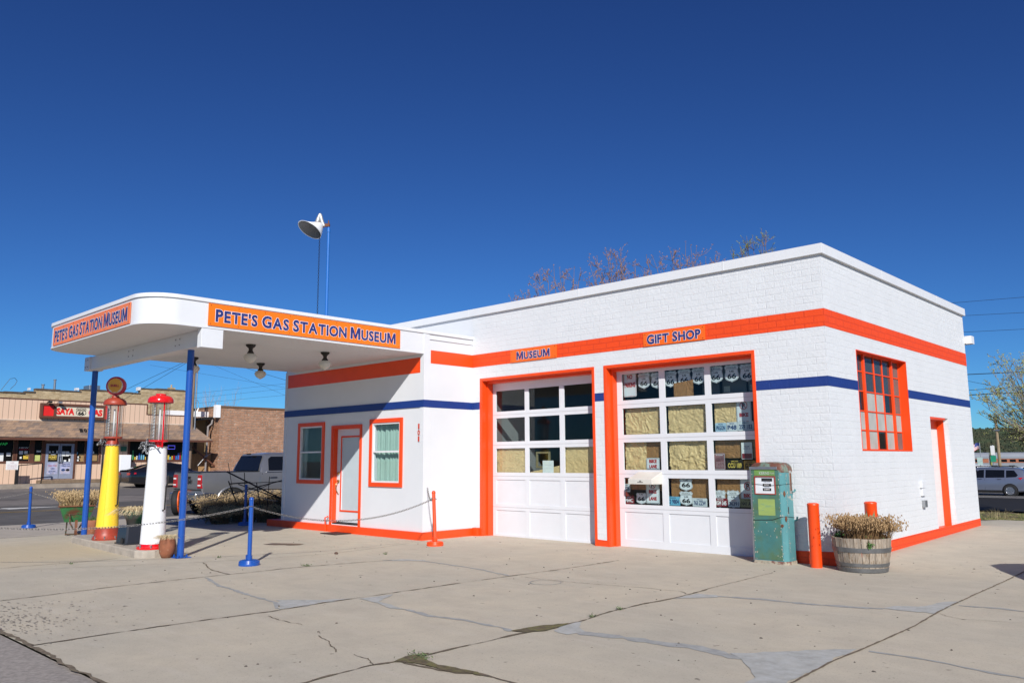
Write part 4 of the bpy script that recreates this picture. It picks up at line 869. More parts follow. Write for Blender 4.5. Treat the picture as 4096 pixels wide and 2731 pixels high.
tangle((WX-.07, WY-.17, 1.79), 'bright chain bundled round the neck of the white pump', 60)
M_ = MB()
for i in range(30): a = i*2*math.pi/30; t = Vector((-math.sin(a), math.cos(a), 0)); link(M_, Vector((WX+.142*math.cos(a), WY+.142*math.sin(a), 1.76+.03*math.sin(a+1))), t, i % 2, .036, .005)
tag(M_.build('chain', m_steel, smooth=True), 'chain ring lying round the top of the white column', 'chain')
tangle((YX-.15, YY-.13, 1.86), 'bright chain bundled at the neck of the yellow pump', 34)
M_ = MB()
for i in range(26): a = i*2*math.pi/26; t = Vector((-math.sin(a), math.cos(a), 0)); link(M_, Vector((YX+.124*math.cos(a), YY+.124*math.sin(a), 1.865)), t, i % 2, .036, .005)
tag(M_.build('chain', m_steel, smooth=True), 'chain ring lying round the top of the yellow column', 'chain')
# --- plants
m_straw = mat('straw_stems', (.44, .31, .15), .75, var=.35, scale=6); m_straw2 = mat('pale_dry_leaves', (.62, .50, .30), .7, var=.25, scale=6); m_seed = mat('seed_heads', (.50, .36, .19), .8, var=.3, scale=20)
m_leaf = mat('fresh_green_leaves', (.06, .14, .025), .6, var=.4, scale=15); m_sage = mat('dull_green_leaves', (.11, .15, .06), .7, var=.4, scale=15)
def blades(M_, c, rx, ry, h, n, spread=.5, droop=.4, w_=.006, seeds=None, hv=.4, leaf=None):
    for i in range(n):
        a = random.random()*6.283; r = math.sqrt(random.random()); bx, by = c[0]+rx*r*math.cos(a), c[1]+ry*r*math.sin(a)
        a2 = a+random.uniform(-1, 1); H = h*random.uniform(1-hv, 1+hv*.5); out_ = spread*H*random.uniform(.1, 1)*(.3+r); dx, dy = math.cos(a2), math.sin(a2); sx, sy_ = -dy*w_/2, dx*w_/2
        fa = random.random()*3.14; sx, sy_ = math.cos(fa)*w_/2, math.sin(fa)*w_/2
        o = len(M_.v); K = 4
        wob = [random.uniform(-1, 1)*H*.05 for _ in range(2)]
        for k in range(K+1):
            t = k/K; px, py, pz = bx+dx*out_*t*t+wob[0]*math.sin(t*5), by+dy*out_*t*t+wob[1]*math.sin(t*4), c[2]+H*(t-droop*t*t*t)
            tw = 1-.75*t; M_.v += [(px-sx*tw, py-sy_*tw, pz), (px+sx*tw, py+sy_*tw, pz)]
        for k in range(K): M_.f.append((o+2*k, o+2*k+1, o+2*k+3, o+2*k+2))
        if seeds is not None:
            for q in range(random.randint(1, 4)):
                s_ = random.uniform(.006, .014); t = random.uniform(.6, 1.02); p = Vector((bx+dx*out_*t*t+random.uniform(-.02, .02), by+dy*out_*t*t+random.uniform(-.02, .02), c[2]+H*(t-droop*t**3)))
                seeds.lathe(p, [(0, -s_*1.4), (s_*.7, -s_*.2), (s_*.5, s_), (0, s_*1.5)], 4)
def leaves(M_, c, r, n, s_=.03):
    for i in range(n):
        p = Vector(c)+Vector((random.gauss(0, r[0]), random.gauss(0, r[1]), abs(random.gauss(0, r[2])))); u_ = Vector((random.uniform(-1, 1), random.uniform(-1, 1), random.uniform(-.5, 1))).normalized(); v_ = u_.cross(Vector((random.uniform(-1, 1), random.uniform(-1, 1), random.uniform(-1, 1)))).normalized()
        k = s_*random.uniform(.5, 1.2); M_.add([p-u_*k, p+v_*k*.5, p+u_*k, p-v_*k*.5], [(0, 1, 2, 3)])
m_soil = mat('soil', (.05, .035, .022), .95, var=.4, bump=.5)
# half barrel
bx_, by_ = .40, -.205; z0 = .006
o = thing('half_barrel_planter', 'weathered half wine barrel planter at the building corner', 'planter', (bx_, by_, z0))
M_ = MB(); n = 26
for i in range(n):
    a0, a1 = i*2*math.pi/n+.008, (i+1)*2*math.pi/n-.008; jr = random.uniform(-.003, .003); jz = random.uniform(-.006, .004)
    R0 = [(.318, 0), (.352, .16), (.374, .30), (.386, .45)]
    vs = []
    for r, z in R0:
        for a in (a0, a1): vs.append((bx_+(r+jr)*math.cos(a), by_+(r+jr)*math.sin(a), z0+z+(jz if z > .4 else 0)))
    for r, z in R0[::-1]:
        for a in (a0, a1): vs.append((bx_+(r-.025)*math.cos(a), by_+(r-.025)*math.sin(a), z0+z+(jz if z > .4 else 0)))
    M_.add(vs, [(2*k, 2*k+1, 2*k+3, 2*k+2) for k in range(7)]+[(14, 15, 1, 0)]+[tuple(range(0, 16, 2)), tuple(range(15, 0, -2))])
M_.build('staves', mat('grey_oak', (.36, .30, .235), .8, var=.45, scale=3, stretch=(14, 14, 1.2), bump=.5, bscale=30, col2=(.20, .13, .07), thr=.58, s2=5), o)
for za, zb, ra, rb_ in ((.0, .055, .318, .331), (.075, .12, .334, .345), (.265, .325, .369, .379)):
    M_ = MB(); M_.lathe((bx_, by_, z0), [(ra+.002, za), (ra+.006, za), (rb_+.006, zb), (rb_+.002, zb)], 48); M_.build('hoop', mat('dull_hoop_iron', (.20, .205, .21), .5, metal=.6, var=.3, scale=8), o, auto=30)
M_ = MB(); M_.lathe((bx_, by_, z0+.40), [(0, .03), (.2, .02), (.36, 0)], 24); M_.build('soil', m_soil, o)
def plant(name, label, c, rx, ry, h, n, spread, droop, w_, ms, seedsm=None, green=0, hv=.4, group=None, cat='plant'):
    o = thing(name, label, cat, c, group=group); M_ = MB(); sd_ = MB() if seedsm else None
    blades(M_, c, rx, ry, h, n, spread, droop, w_, sd_, hv); M_.build('stems', ms, o)
    if sd_: sd_.build('seed_heads', seedsm, o)
    if green: M_ = MB(); leaves(M_, (c[0], c[1], c[2]+.01), (rx*.5, ry*.5, .04), green); M_.build('leaves', m_leaf, o)
    return o
random.seed(4)
m_brs = mat('brown_dry_stems', (.26, .15, .065), .8, var=.4, scale=8)
pb = plant('dry_plant', 'brown dried bushy plant overflowing the half barrel', (bx_+.02, by_, z0+.42), .26, .26, .36, 1100, .8, .25, .0045, m_brs, mat('brown_seed_heads', (.36, .23, .11), .8, var=.3, scale=30), 60)
M_ = MB(); sd_ = MB(); blades(M_, (bx_+.28, by_+.1, z0+.43), .10, .10, .26, 260, 1.3, .25, .004, sd_); blades(M_, (bx_-.27, by_-.05, z0+.43), .06, .06, .24, 26, .8, .2, .004, sd_, .2); M_.build('side_stems', m_brs, pb); sd_.build('side_seed_heads', MATS['brown_seed_heads'], pb)
for c_, r_, n_, s_ in (((bx_-.25, by_-.08, z0+.44), (.05, .05, .03), 60, .03), ((bx_+.22, by_-.31, z0+.33), (.02, .01, .05), 50, .026)):
    M_ = MB(); leaves(M_, c_, r_, n_, s_); M_.build('green_shoot', m_leaf, pb)
M_ = MB()
for _ in range(9):
    p = Vector((.06+random.uniform(-.02, .02), 1.35+random.uniform(-.1, .1), .03)); q = [p.copy()]; d = Vector((random.uniform(.1, 1), random.uniform(-1, .6), random.uniform(.5, 1.2)))
    for k in range(4): p = p+d*.05+Vector((random.uniform(-.02, .02), random.uniform(-.02, .02), -.006*k)); q.append(p.copy())
    M_.tube(q, .0025, 3)
tag(M_.build('dry_weed', m_straw), 'thin dry weed growing from the base of the side wall', 'weed')
# bollards
def bollard(x, y, z0, z1, r, label, stripe=False):
    o = thing('bollard', label, 'bollard', (x, y, z0), group='orange bollards at the building corner')
    M_ = MB(); M_.lathe((x, y, z0), [(0, 0), (r, 0), (r, z1-.03), (r+.004, z1-.02), (r, z1-.004), (r-.02, z1+.006), (0, z1+.01)], 28); M_.build('pipe', m_orange, o, auto=35)
    if stripe:
        a0 = -1.35; P = []
        for s_ in (-1, 1):
            q = MB(); A = [a0+s_*.12+s_*.55*i/5 for i in range(6)]
            vs = [(x+(r+.002)*math.cos(a), y+(r+.002)*math.sin(a), z0+z1-.10-.22*(1-i/5)) for i, a in enumerate(A)]+[(x+(r+.002)*math.cos(a), y+(r+.002)*math.sin(a), z0+z1-.32) for a in A]
            q.add(vs, [(i, i+1, 7+i, 6+i) for i in range(5)]); q.build('green_sticker', mat('green_sticker', (.02, .26, .13), .4, var=.3, scale=30, col2=(.4, .45, .3), thr=.62), o)
    return o
bollard(-.205, -.315, 0, .895, .081, 'plain orange steel bollard between the old teal pump and the half barrel')
bollard(.37, .33, .006, .90, .085, 'orange bollard with a green sticker behind the half barrel plant', True)
# old electric pump
o = thing('old_electric_pump', 'weathered teal green electric fuel pump standing by the right garage door', 'gas pump', (-.87, -.22, 0))
m_teal = mat('weathered_teal', (.060, .195, .185), .5, var=.2, scale=3, bump=.15, bscale=25, col2=(.085, .14, .055), thr=.53, s2=2.6, soft=.12)
m_teal2 = mat('teal_side_paint', (.085, .255, .27), .5, var=.15, scale=3, bump=.12, bscale=25, col2=(.42, .36, .28), thr=.66, s2=9, soft=.04)
x0, x1, y0, y1 = -1.13, -.605, -.365, -.075
P = [(x0, y0+.02), (x0+.015, y0), (x1-.06, y0), (x1-.035, y0+.012), (x1-.006, y0+.05), (x1, y0+.075), (x1, y1), (x0, y1)]
M_ = MB(); M_.prism(P, lambda a, b: (a, b, .035), lambda a, b: (a, b, 1.33)); M_.build('housing', m_teal2, o, bevel=.008)
M_ = MB(); M_.wall('y', y0-.008, y0-.0, x0+.02, x1-.075, .06, 1.365, [(-1.05, -.74, 1.02, 1.265)]); M_.build('front_panel', m_teal, o)
M_ = MB(); g = lambda q, s_, z: [(lerp(-.87, a, s_), lerp(-.22, b, s_), z) for a, b in P]
M_.loft([g(0, 1.0, 1.331), g(0, 1.02, 1.36), g(0, 1.0, 1.41), g(0, .93, 1.445), g(0, .78, 1.472), g(0, .4, 1.485)]); M_.build('top_cap', mat('rusty_teal_top', (.17, .24, .19), .6, var=.2, scale=5, col2=(.14, .055, .035), thr=.50, s2=8, soft=.05, bump=.3), o, auto=60)
M_ = MB(); M_.box(x0-.006, x1-.09, y0-.022, y0-.001, 1.375, 1.415); M_.box(x0-.008, x0+.016, y0-.012, y0+.02, .03, 1.38); M_.build('steel_trim', m_steel, o, bevel=.004)
M_ = MB(); M_.prism([(a, b) for a, b in P], lambda a, b: (lerp(-.87, a, 1.05), lerp(-.22, b, 1.06), .0), lambda a, b: (lerp(-.87, a, 1.03), lerp(-.22, b, 1.03), .045)); M_.build('plinth', mat('chipped_plinth', (.38, .34, .26), .8, var=.3, scale=15, col2=(.15, .04, .03), thr=.55, s2=9), o)
M_ = MB(); M_.box(-1.06, -.735, y0-.011, y0-.0082, 1.285, 1.365); dp = M_.build('name_strip', mat('moss_green_strip', (.15, .29, .075), .5, var=.2), o)
M_ = MB(); M_.text('KERNS', (-.98, y0-.0125, 1.30), X, Z, .045, .16, bold=.02); M_.text('PUMP', (-.81, y0-.0125, 1.305), X, Z, .03, .07, bold=.0, center=False); M_.build('lettering', mat('faded_lettering', (.42, .48, .42)), dp)
M_ = MB(); M_.wall('y', y0-.020, y0+.0, -1.062, -.728, 1.008, 1.277, [(-1.05, -.74, 1.02, 1.265)]); M_.build('dial_rim', mat('red_rim', (.36, .05, .03), .5), o, bevel=.003)
M_ = MB(); M_.hexa([(-1.05, y0-.012, 1.02), (-.74, y0-.012, 1.02), (-.74, y0-.0002, 1.02), (-1.05, y0-.0002, 1.02), (-1.05, y0-.003, 1.265), (-.74, y0-.003, 1.265), (-.74, y0-.0002, 1.265), (-1.05, y0-.0002, 1.265)]); df = M_.build('dial_face', mat('dial_enamel', (.70, .72, .74), .3), o)
def dz(z): return y0-.012+(z-1.02)/.245*.009
for za, zb, xa, xb, t in ((1.20, 1.245, -.95, -.78, '1888'), (1.125, 1.165, -.93, -.80, '000.'), (1.06, 1.10, -.93, -.80, '3499')):
    MB().hexa([(xa, dz(za)-.003, za), (xb, dz(za)-.003, za), (xb, dz(za)+.002, za), (xa, dz(za)+.002, za), (xa, dz(zb)-.003, zb), (xb, dz(zb)-.003, zb), (xb, dz(zb)+.002, zb), (xa, dz(zb)+.002, zb)]).build('counter_window', m_pb, df)
    MB().text(t, ((xa+xb)/2, dz(za)-.0065, za+.012), X, Vector((0, .12, 1)), .02, (xb-xa)*.65, center=True, bold=.01).build('counter_digits', m_lw if t != '1888' else mat('dim_digits', (.06, .06, .06)), df)
MB().text('THIS SALE', (-.865, dz(1.185)-.004, 1.185), X, Z, .008, .10, center=True, bold=.02).text('GALLONS', (-.865, dz(1.11)-.004, 1.11), X, Z, .008, .08, center=True, bold=.02).build('dial_lettering', m_ink, df)
M_ = MB(); M_.box(-1.02, -.755, y0-.011, y0-.0082, .70, .94); M_.build('advert_panel', mat('faded_advert', (.30, .40, .115), .5, var=.15, scale=2, stretch=(1, 1, 5), col2=(.12, .27, .22), thr=.55, s2=2.5), o)
M_ = MB(); M_.tube([(x0+.02, y0-.012, 1.16), (-.8, y0-.013, 1.14), (x1-.05, y0-.012, 1.15), (x1+.006, y0+.07, 1.16), (x1+.006, y1, 1.165)], .003, 5); M_.tube([(x0+.02, y0-.012, .625), (-.8, y0-.013, .64), (x1-.06, y0-.012, .685), (x1-.0, y0+.05, .69), (x1+.004, y1, .665)], .004, 5); M_.build('tie_wire', m_bmetal, o)
M_ = MB()
for xx, yy, zz, r in ((x1-.015, y0+.035, 1.02, .02), (x1-.012, y0+.04, .655, .02)):
    q = MB(); M_.lathe((xx, yy, zz), [(0, -.05), (r*.6, -.03), (r, 0), (r*.6, .03), (0, .05)], 10)
M_.build('side_lugs', m_rust, o, smooth=True)
M_ = MB(); M_.box(x1-.004, x1+.003, y0+.10, y0+.125, .73, .83); M_.build('lock_slot', m_blk, o)
M_ = MB(); M_.tube([(x1-.05, y0-.010, .56), (x1-.05, y0-.016, .56)], .022, 12); M_.build('rust_hole', m_rust, o)
M_ = MB(); M_.box(x1-.001, x1+.008, y1-.11, y1-.03, 1.02, 1.36); ns = M_.build('nozzle_holder', mat('chrome_worn', (.5, .48, .44), .35, metal=.6, var=.3), o, bevel=.02)
M_ = MB(); M_.box(x1+.006, x1+.012, y1-.09, y1-.05, 1.06, 1.32); M_.build('holder_recess', m_rust, ns)
M_ = MB(); M_.tube([(x1+.01, y1-.03, 1.04), (x1+.03, y1-.01, 1.05), (x1+.04, y1, 1.08)], .014, 6); M_.tube([(x1+.0, y1-.0, .62), (x1+.04, y1+.0, .63), (x1+.05, y1, .68)], .014, 6); M_.build('hose_hook', m_teal2, o)
M_ = MB()
random.seed(9)
for _ in range(150):
    if random.random() < .55: xx = random.choice((x1-.075+random.gauss(0, .006), x0+.03, random.uniform(x0, x1-.08))); yy = y0-.0095
    else: xx, yy = x1+.001, y0+.09+random.gauss(0, .01)
    zz = random.uniform(.06, 1.32); s_ = random.uniform(.003, .009)
    if yy < y0: 
        if -1.06 < xx < -.73 and .98 < zz < 1.3: continue
        M_.add([(xx-s_, yy, zz), (xx, yy, zz-s_*random.uniform(1, 3)), (xx+s_, yy, zz), (xx, yy, zz+s_)], [(0, 1, 2, 3)])
    else: M_.add([(xx, yy-s_, zz), (xx, yy, zz-s_*random.uniform(1, 4)), (xx, yy+s_, zz), (xx, yy, zz+s_)], [(0, 1, 2, 3)])
M_.build('paint_chips', mat('bare_primer', (.55, .50, .40), .7, var=.3, scale=30, col2=(.16, .05, .03), thr=.6), o)
# --- black box and planter on it
o = thing('black_plastic_box', 'black plastic box with an arched hole standing between the two old pumps', 'box', (-10.15, -5.95, .12)); BX, BY = -10.15, -5.87
M_ = MB(); q = lambda s_, z: [(BX+a*s_, BY+b*s_, z) for a, b in ((-.23, -.2), (-.2, -.23), (.2, -.23), (.23, -.2), (.23, .2), (.2, .23), (-.2, .23), (-.23, .2))]
M_.loft([q(1.08, .12), q(1.08, .145), q(1.0, .15), q(.88, .425), q(.86, .435)]); M_.build('shell', mat('black_plastic', (.022, .024, .030), .3, var=.1), o, auto=30)
M_ = MB(); M_.prism([(-.05, .0), (.05, .0), (.05, .05), (.03, .08), (0, .09), (-.03, .08), (-.05, .05)], lambda a, b: (BX+.1+a, BY-.252, .15+b), lambda a, b: (BX+.1+a, BY-.235, .15+b)); M_.build('arched_hole', m_blk, o)
o = thing('green_planter', 'green and grey plastic pot standing on the black box', 'planter', (BX, BY, .436))
MB().lathe((BX, BY, .436), [(0, 0), (.13, 0), (.15, .10), (.155, .10), (.21, .24), (.215, .25), (.19, .25), (.18, .2), (0, .2)], 24).build('pot', mat('green_plastic', (.03, .16, .085), .5, var=.3, col2=(.16, .15, .13), thr=.5, s2=3), o, smooth=True)
random.seed(11)
plant('dry_plant', 'pale drooping dried leaves in the green pot between the old pumps', (BX, BY, .63), .17, .17, .30, 420, 1.3, 1.0, .013, m_straw2, None, 15)
# terracotta style pots (small barrels of wood)
def pot(x, y, label, s_=1., z0=0):
    o = thing('terracotta_pot', label, 'planter', (x, y, z0))
    MB().lathe((x, y, z0), [(0, 0), (.13*s_, 0), (.19*s_, .1*s_), (.215*s_, .24*s_), (.19*s_, .37*s_), (.17*s_, .40*s_), (.15*s_, .40*s_), (.14*s_, .34*s_), (0, .34*s_)], 28, sc=(.78, .78)).build('pot', mat('terracotta', (.27, .095, .045), .8, var=.3, scale=6, bump=.3, bscale=30, col2=(.33, .17, .10), thr=.62), o, smooth=True); return o
pot(-13.45, -5.42, 'brown clay pot half hidden behind the yellow pump and far post', .88)
pot(-8.58, -5.96, 'brown clay pot squeezed between the white pump and the near blue post', .80)
random.seed(12)
plant('grass_tuft', 'green tufts growing in the clay pot behind the yellow pump', (-13.45, -5.42, .32), .10, .10, .14, 120, .9, .3, .008, m_sage, None, 60)
plant('dry_plant', 'pale dry grass in the clay pot by the near blue post', (-8.58, -5.96, .29), .10, .10, .17, 300, 1.5, .9, .011, m_straw2, None, 4)
# wheelbarrow
wb = thing('wheelbarrow', 'old green wheelbarrow with rusty rim used as a planter', 'wheelbarrow', (-14.1, -5.52, 0), R(72))
m_wbg = mat('worn_green_paint', (.035, .17, .055), .6, var=.3, scale=5, bump=.2, col2=(.12, .045, .022), thr=.56, s2=4)
q = lambda sx_, sy__, z, oy=0: [(a*sx_, b*sy__+oy, z) for a, b in ((-1, -1), (1, -1), (1, 1), (-1, 1))]
M_ = MB(); M_.loft([q(.22, .20, .30), q(.33, .38, .63)], caps=False); M_.f.append((0, 1, 2, 3)); tr = M_.build('tray', m_wbg, wb, local=True)
m2 = tr.modifiers.new('t', 'SOLIDIFY'); m2.thickness = .008
M_ = MB(); a_ = q(.34, .39, .635); M_.tube(a_+[a_[0]], .014, 8); M_.build('rim', m_rust, tr, local=True)
M_ = MB()
for xx in (-.13, .13):
    M_.tube([(xx, -.30, .46), (xx*.9, -.42, .30), (xx*.35, -.50, .17)], .016, 6); M_.tube([(xx, -.3, .46), (xx, .6, .34)], .018, 6); M_.tube([(xx*1.3, .05, .30), (xx*1.4, .06, .02)], .016, 6); M_.tube([(xx*1.4, .06, .02), (xx*1.3, .3, .32)], .014, 6)
M_.tube([(-.2, -.28, .47), (.2, -.28, .47)], .018, 6); M_.tube([(-.18, .06, .03), (.18, .06, .03)], .016, 6); M_.build('frame', mat('green_rust_frame', (.03, .05, .03), .8, var=.5, scale=9, col2=(.12, .05, .03), thr=.5), wb, local=True)
Mw = Matrix.Rotation(math.pi/2, 3, 'Y')
M_ = MB(); M_.lathe((0, -.50, .18), [(.145, -.02), (.18, -.025), (.18, .025), (.145, .02), (.145, -.02)], 24, Mw); M_.f = M_.f[:96]
for k in range(4): a = k*math.pi/4; M_.tube([(0, -.5+.15*math.cos(a), .18+.15*math.sin(a)), (0, -.5-.15*math.cos(a), .18-.15*math.sin(a))], .008, 5)
M_.build('wheel', m_rust, wb, local=True)
random.seed(13)
plant('dry_plant', 'bushy dry seed plants filling the green wheelbarrow', (-14.1, -5.52, .60), .36, .36, .38, 800, .8, .2, .007, m_straw, m_seed, 20)
# --- mat, stone, weeds
MB().box(-10.40, -9.83, -1.86, -1.46, .002, .018).build('x', m_black).name = 'door_mat'
tag(bpy.data.objects['door_mat'], 'thin black mat on the concrete below the office door', 'door mat')
M_ = MB(); M_.lathe((-6.875, -3.86, .0), [(0, 0), (.03, .004), (.036, .02), (.02, .036), (0, .04)], 7, sc=(1.3, .8)); tag(M_.build('stone', mat('brown_stone', (.12, .07, .05), .9, bump=.4)), 'fist sized brown stone lying on the open concrete', 'stone')
def weed(x, y, label, n=30, h=.06, r=.06):
    M_ = MB(); blades(M_, (x, y, gz(x, y)+.002), r, r*.5, h, n, 1.4, .5, .006); leaves(M_, (x, y, gz(x, y)+.01), (r*.7, r*.4, .012), n, .013); return tag(M_.build('weed', m_sage), label, 'weed')
random.seed(14)
weed(-9.55, -8.35, 'largest green weed in the slab joint at the lower left', 90, .10, .13)
weed(-5.9, -5.05, 'small weed in the joint right of the lone blue stanchion', 30, .05, .08)
weed(-6.2, -3.35, 'tiny weed on the concrete left of the orange stanchion', 20, .04, .03)
weed(-.36, -4.85, 'tiny weed in the middle joint in front of the gift shop door', 16, .05, .03)
weed(-.33, -5.35, 'small weed near the mossy crack', 16, .05, .03)
weed(-7.9, -5.4, 'weeds sprouting at the crack near the canopy post', 18, .03, .05)
weed(-8.9, -7.3, 'dry weed in the joint close to the pump island', 16, .03, .05)
weed(-.35, -7.55, 'mossy weed at the crossing of the joints at the bottom edge', 50, .03, .1)
# small litter and pebbles
M_ = MB(); random.seed(15)
for _ in range(260):
    x, y = random.uniform(-10, 6), random.uniform(-9, 1)
    if -8 < x < 0 and y > -.1: continue
    s_ = random.uniform(.004, .013); M_.lathe((x, y, gz(x, y)), [(0, 0), (s_, .001), (s_*.7, s_*.6), (0, s_*.8)], 5, sc=(random.uniform(.7, 1.6), 1))
M_.build('pebbles', mat('dark_pebbles', (.10, .085, .07), .9, var=.5, scale=3), kind='stuff')
# ================================================================== FLOOD LAMP ON THE CANOPY ROOF
fx_, fy_ = -9.55, -2.42
o = thing('flood_lamp', 'old white flood lamp on a tall light blue pole rising above the canopy', 'lamp post', (fx_, fy_, 4.1))
M_ = MB(); M_.tube([(fx_, fy_, 4.1), (fx_, fy_, 6.48)], .031, 14); M_.tube([(fx_, fy_, 6.38), (fx_, fy_, 6.44)], .040, 14); M_.lathe((fx_, fy_, 6.44), [(.04, 0), (.03, .04), (.015, .07), (0, .08)], 12); M_.build('pole', mat('light_blue_paint', (.018, .14, .46), .4, var=.1, scale=4), o, auto=40)
LT = Vector((.7265, .687, 0)).normalized(); DP = Vector((-LT.y, LT.x, 0)); N0 = Vector((fx_, fy_, 6.60))-LT*.25
def lq(a, b, c=0): return N0+LT*a+Z*b+DP*c
M_ = MB(); M_.obox(lq(.22, -.06), (.10, .06, .06), math.atan2(LT.y, LT.x)); M_.tube([lq(.25, -.16), lq(.25, -.06), lq(.24, .05)], [.02, .02, .008], 8); M_.build('bracket', m_rust, o)
M_ = MB(); M_.tube([lq(.15, -.08), lq(.10, .02), lq(.065, .17), lq(.05, .20)], [.035, .042, .032, .02], 10); M_.tube([lq(.05, .19), lq(.02, .08), lq(0, .0)], [.025, .045, .05], 12); M_.build('housing', mat('cast_aluminium', (.50, .50, .48), .45, metal=.5, var=.2), o, auto=50)
M_ = MB(); M_.tube([lq(.16, -.10), lq(.06, -.10), lq(.02, .0)], .012, 6); M_.lathe(lq(0, -.0), [(.07, -.01), (.075, .0), (.06, .012), (0, .015)], 16); M_.build('collar', m_rust, o)
hc = lambda p: Vector(p).lerp(lq(-.10, -.14), .055)
rings = []
for t in (0, .08, .22, .42, .66, .85, 1):
    sq = t**.5; cc = (lerp(.0, -.165, t**1.25), lerp(-.005, -.19, t**1.1)); ah = (lerp(.05, .245, sq), lerp(0, -.10, t**1.5)); bh = lerp(.05, .25, sq)
    rings.append([lq(cc[0]+ah[0]*math.cos(k*math.pi/16), cc[1]+ah[1]*math.cos(k*math.pi/16)+t**1.5*(.03-.12*math.sin(k*math.pi/16)), bh*.8*math.sin(k*math.pi/16)) for k in range(32)])
M_ = MB(); M_.loft(rings, caps=False); sh = M_.build('reflector', mat('enamel_white', (.72, .73, .73), .3, var=.05), o, smooth=True)
m2 = sh.modifiers.new('t', 'SOLIDIFY'); m2.thickness = .006
M_ = MB(); M_.loft([[hc(p) for p in rg] for rg in rings[1:]], caps=False); M_.build('reflector_lining', mat('dull_lining', (.13, .125, .12), .6), sh, smooth=True)
M_ = MB(); A = lq(.06, -.17) 
for k in range(62): c = A-Z*(.0385*k+.02); link(M_, c, -Z, k % 2, .036, .0042)
M_.build('pull_chain', m_bmetal, o)
# ================================================================== SHOP ACROSS THE STREET
XS = -49.05
sh_ = thing('convenience_store', 'beige sided convenience store across the street with a shingled awning and red lettered sign', 'shop', (XS, 6, .55))
def siding(name, col, w_=.30):
    M_ = bpy.data.materials.new(name); M_.use_nodes = True; t = M_.node_tree; N = t.nodes; Lk = t.links; b = N['Principled BSDF']; b.inputs['Roughness'].default_value = .7
    tc = N.new('ShaderNodeTexCoord'); sx = N.new('ShaderNodeSeparateXYZ'); Lk.new(tc.outputs['Object'], sx.inputs[0])
    d = N.new('ShaderNodeMath'); d.operation = 'DIVIDE'; Lk.new(sx.outputs[1], d.inputs[0]); d.inputs[1].default_value = w_
    f = N.new('ShaderNodeMath'); f.operation = 'FRACT'; Lk.new(d.outputs[0], f.inputs[0])
    g = N.new('ShaderNodeMath'); g.operation = 'LESS_THAN'; Lk.new(f.outputs[0], g.inputs[0]); g.inputs[1].default_value = .085
    mx = N.new('ShaderNodeMix'); mx.data_type = 'RGBA'; Lk.new(g.outputs[0], mx.inputs[0]); mx.inputs[6].default_value = (*col, 1); mx.inputs[7].default_value = (*[c*.42 for c in col], 1); Lk.new(mx.outputs[2], b.inputs['Base Color']); MATS[name] = M_; return M_
m_sid = siding('peach_grooved_siding', (.66, .46, .33))
m_trimb = mat('dark_brown_trim', (.11, .04, .022), .7, var=.2)
m_shin = brickmat('mixed_shingles', (.36, .235, .15), mortar=(.15, .10, .07), bw=.34, bh=.14, c2=(.19, .145, .12), ms=.008, paint=False, strength=.3, var=.3, wob=.0)
m_tan = brickmat('tan_brick', (.55, .43, .26), mortar=(.40, .32, .2), bw=.24, bh=.10, c2=(.38, .27, .14), ms=.012, paint=False, dist=.02, var=.25, wob=.03)
m_stone = brickmat('rough_red_sandstone', (.56, .30, .18), mortar=(.60, .48, .37), bw=.55, bh=.18, c2=(.42, .22, .13), ms=.016, paint=False, dist=.09, strength=1., var=.35, wob=.12)
wins = [(-.2, .95, 1.66, 2.95), (1.25, 2.52, 1.66, 2.95), (2.74, 3.38, 1.66, 2.95), (3.62, 4.03, 1.66, 2.95), (5.97, 6.42, 1.6, 2.95), (6.62, 7.26, 1.6, 2.95), (9.13, 12.75, 1.70, 2.93)]
door_h = (4.24, 5.82, .60, 2.70)
MB().wall('x', XS, XS-.2, -9, 13.1, .35, 3.15, wins+[door_h]).build('front_wall', m_sid, sh_)
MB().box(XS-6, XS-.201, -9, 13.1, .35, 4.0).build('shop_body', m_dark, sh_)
M_ = MB(); M_.box(XS-.5, XS, -9, 10.05, 4.06, 5.28); M_.box(XS-.5, XS, 10.051, 13.15, 4.06, 4.62); M_.build('parapet', m_sid, sh_)
M_ = MB(); M_.box(XS-.55, XS+.03, -9, 10.12, 5.281, 5.34); M_.box(XS-.55, XS+.03, 10.121, 13.2, 4.621, 4.68); M_.box(XS-.02, XS+.035, 10.051, 10.12, 4.681, 5.28); M_.build('parapet_cap', m_trimb, sh_)
M_ = MB(); M_.box(XS+.001, XS+.05, -9, 13.15, 4.03, 4.09); M_.build('flashing', mat('pale_trim', (.6, .5, .4)), sh_)
# shingled awning
M_ = MB(); M_.add([(XS+1.0, -9, 3.06), (XS+1.0, 14.2, 3.0), (XS+.05, 13.2, 4.03), (XS+.05, -9, 4.05), (XS+1.0, -9, 2.96), (XS+1.0, 14.2, 2.9), (XS-.3, 14.2, 2.93), (XS-.3, 13.2, 4.0)], [(0, 1, 2, 3), (1, 6, 7, 2)]); M_.build('awning_roof', m_shin, sh_)
M_ = MB(); M_.box(XS+.9, XS+1.02, -9, 14.2, 2.87, 3.0); M_.box(XS, XS+.95, -9, 14.2, 2.94, 2.97); M_.build('awning_fascia', m_trimb, sh_)
m_dglass = mat('dark_shop_glass', (.010, .009, .008), .25, var=.3, spec=.12)
for i, (a, b, c, d) in enumerate(wins):
    M_ = MB(); M_.wall('x', XS+.04, XS-.02, a-.12, b+.12, c-.12, d, [(a, b, c, d+.01)]); f = M_.build('window', m_trimb, sh_)
    MB().box(XS-.08, XS-.06, a, b, c, d).build('pane', m_dglass, f)
def flat(y0, y1, z0, z1, x=XS+.0, m_=m_paper, parent=None, name='paper_notice'):
    return MB().box(x, x+.006, y0, y1, z0, z1).build(name, m_, parent or sh_)
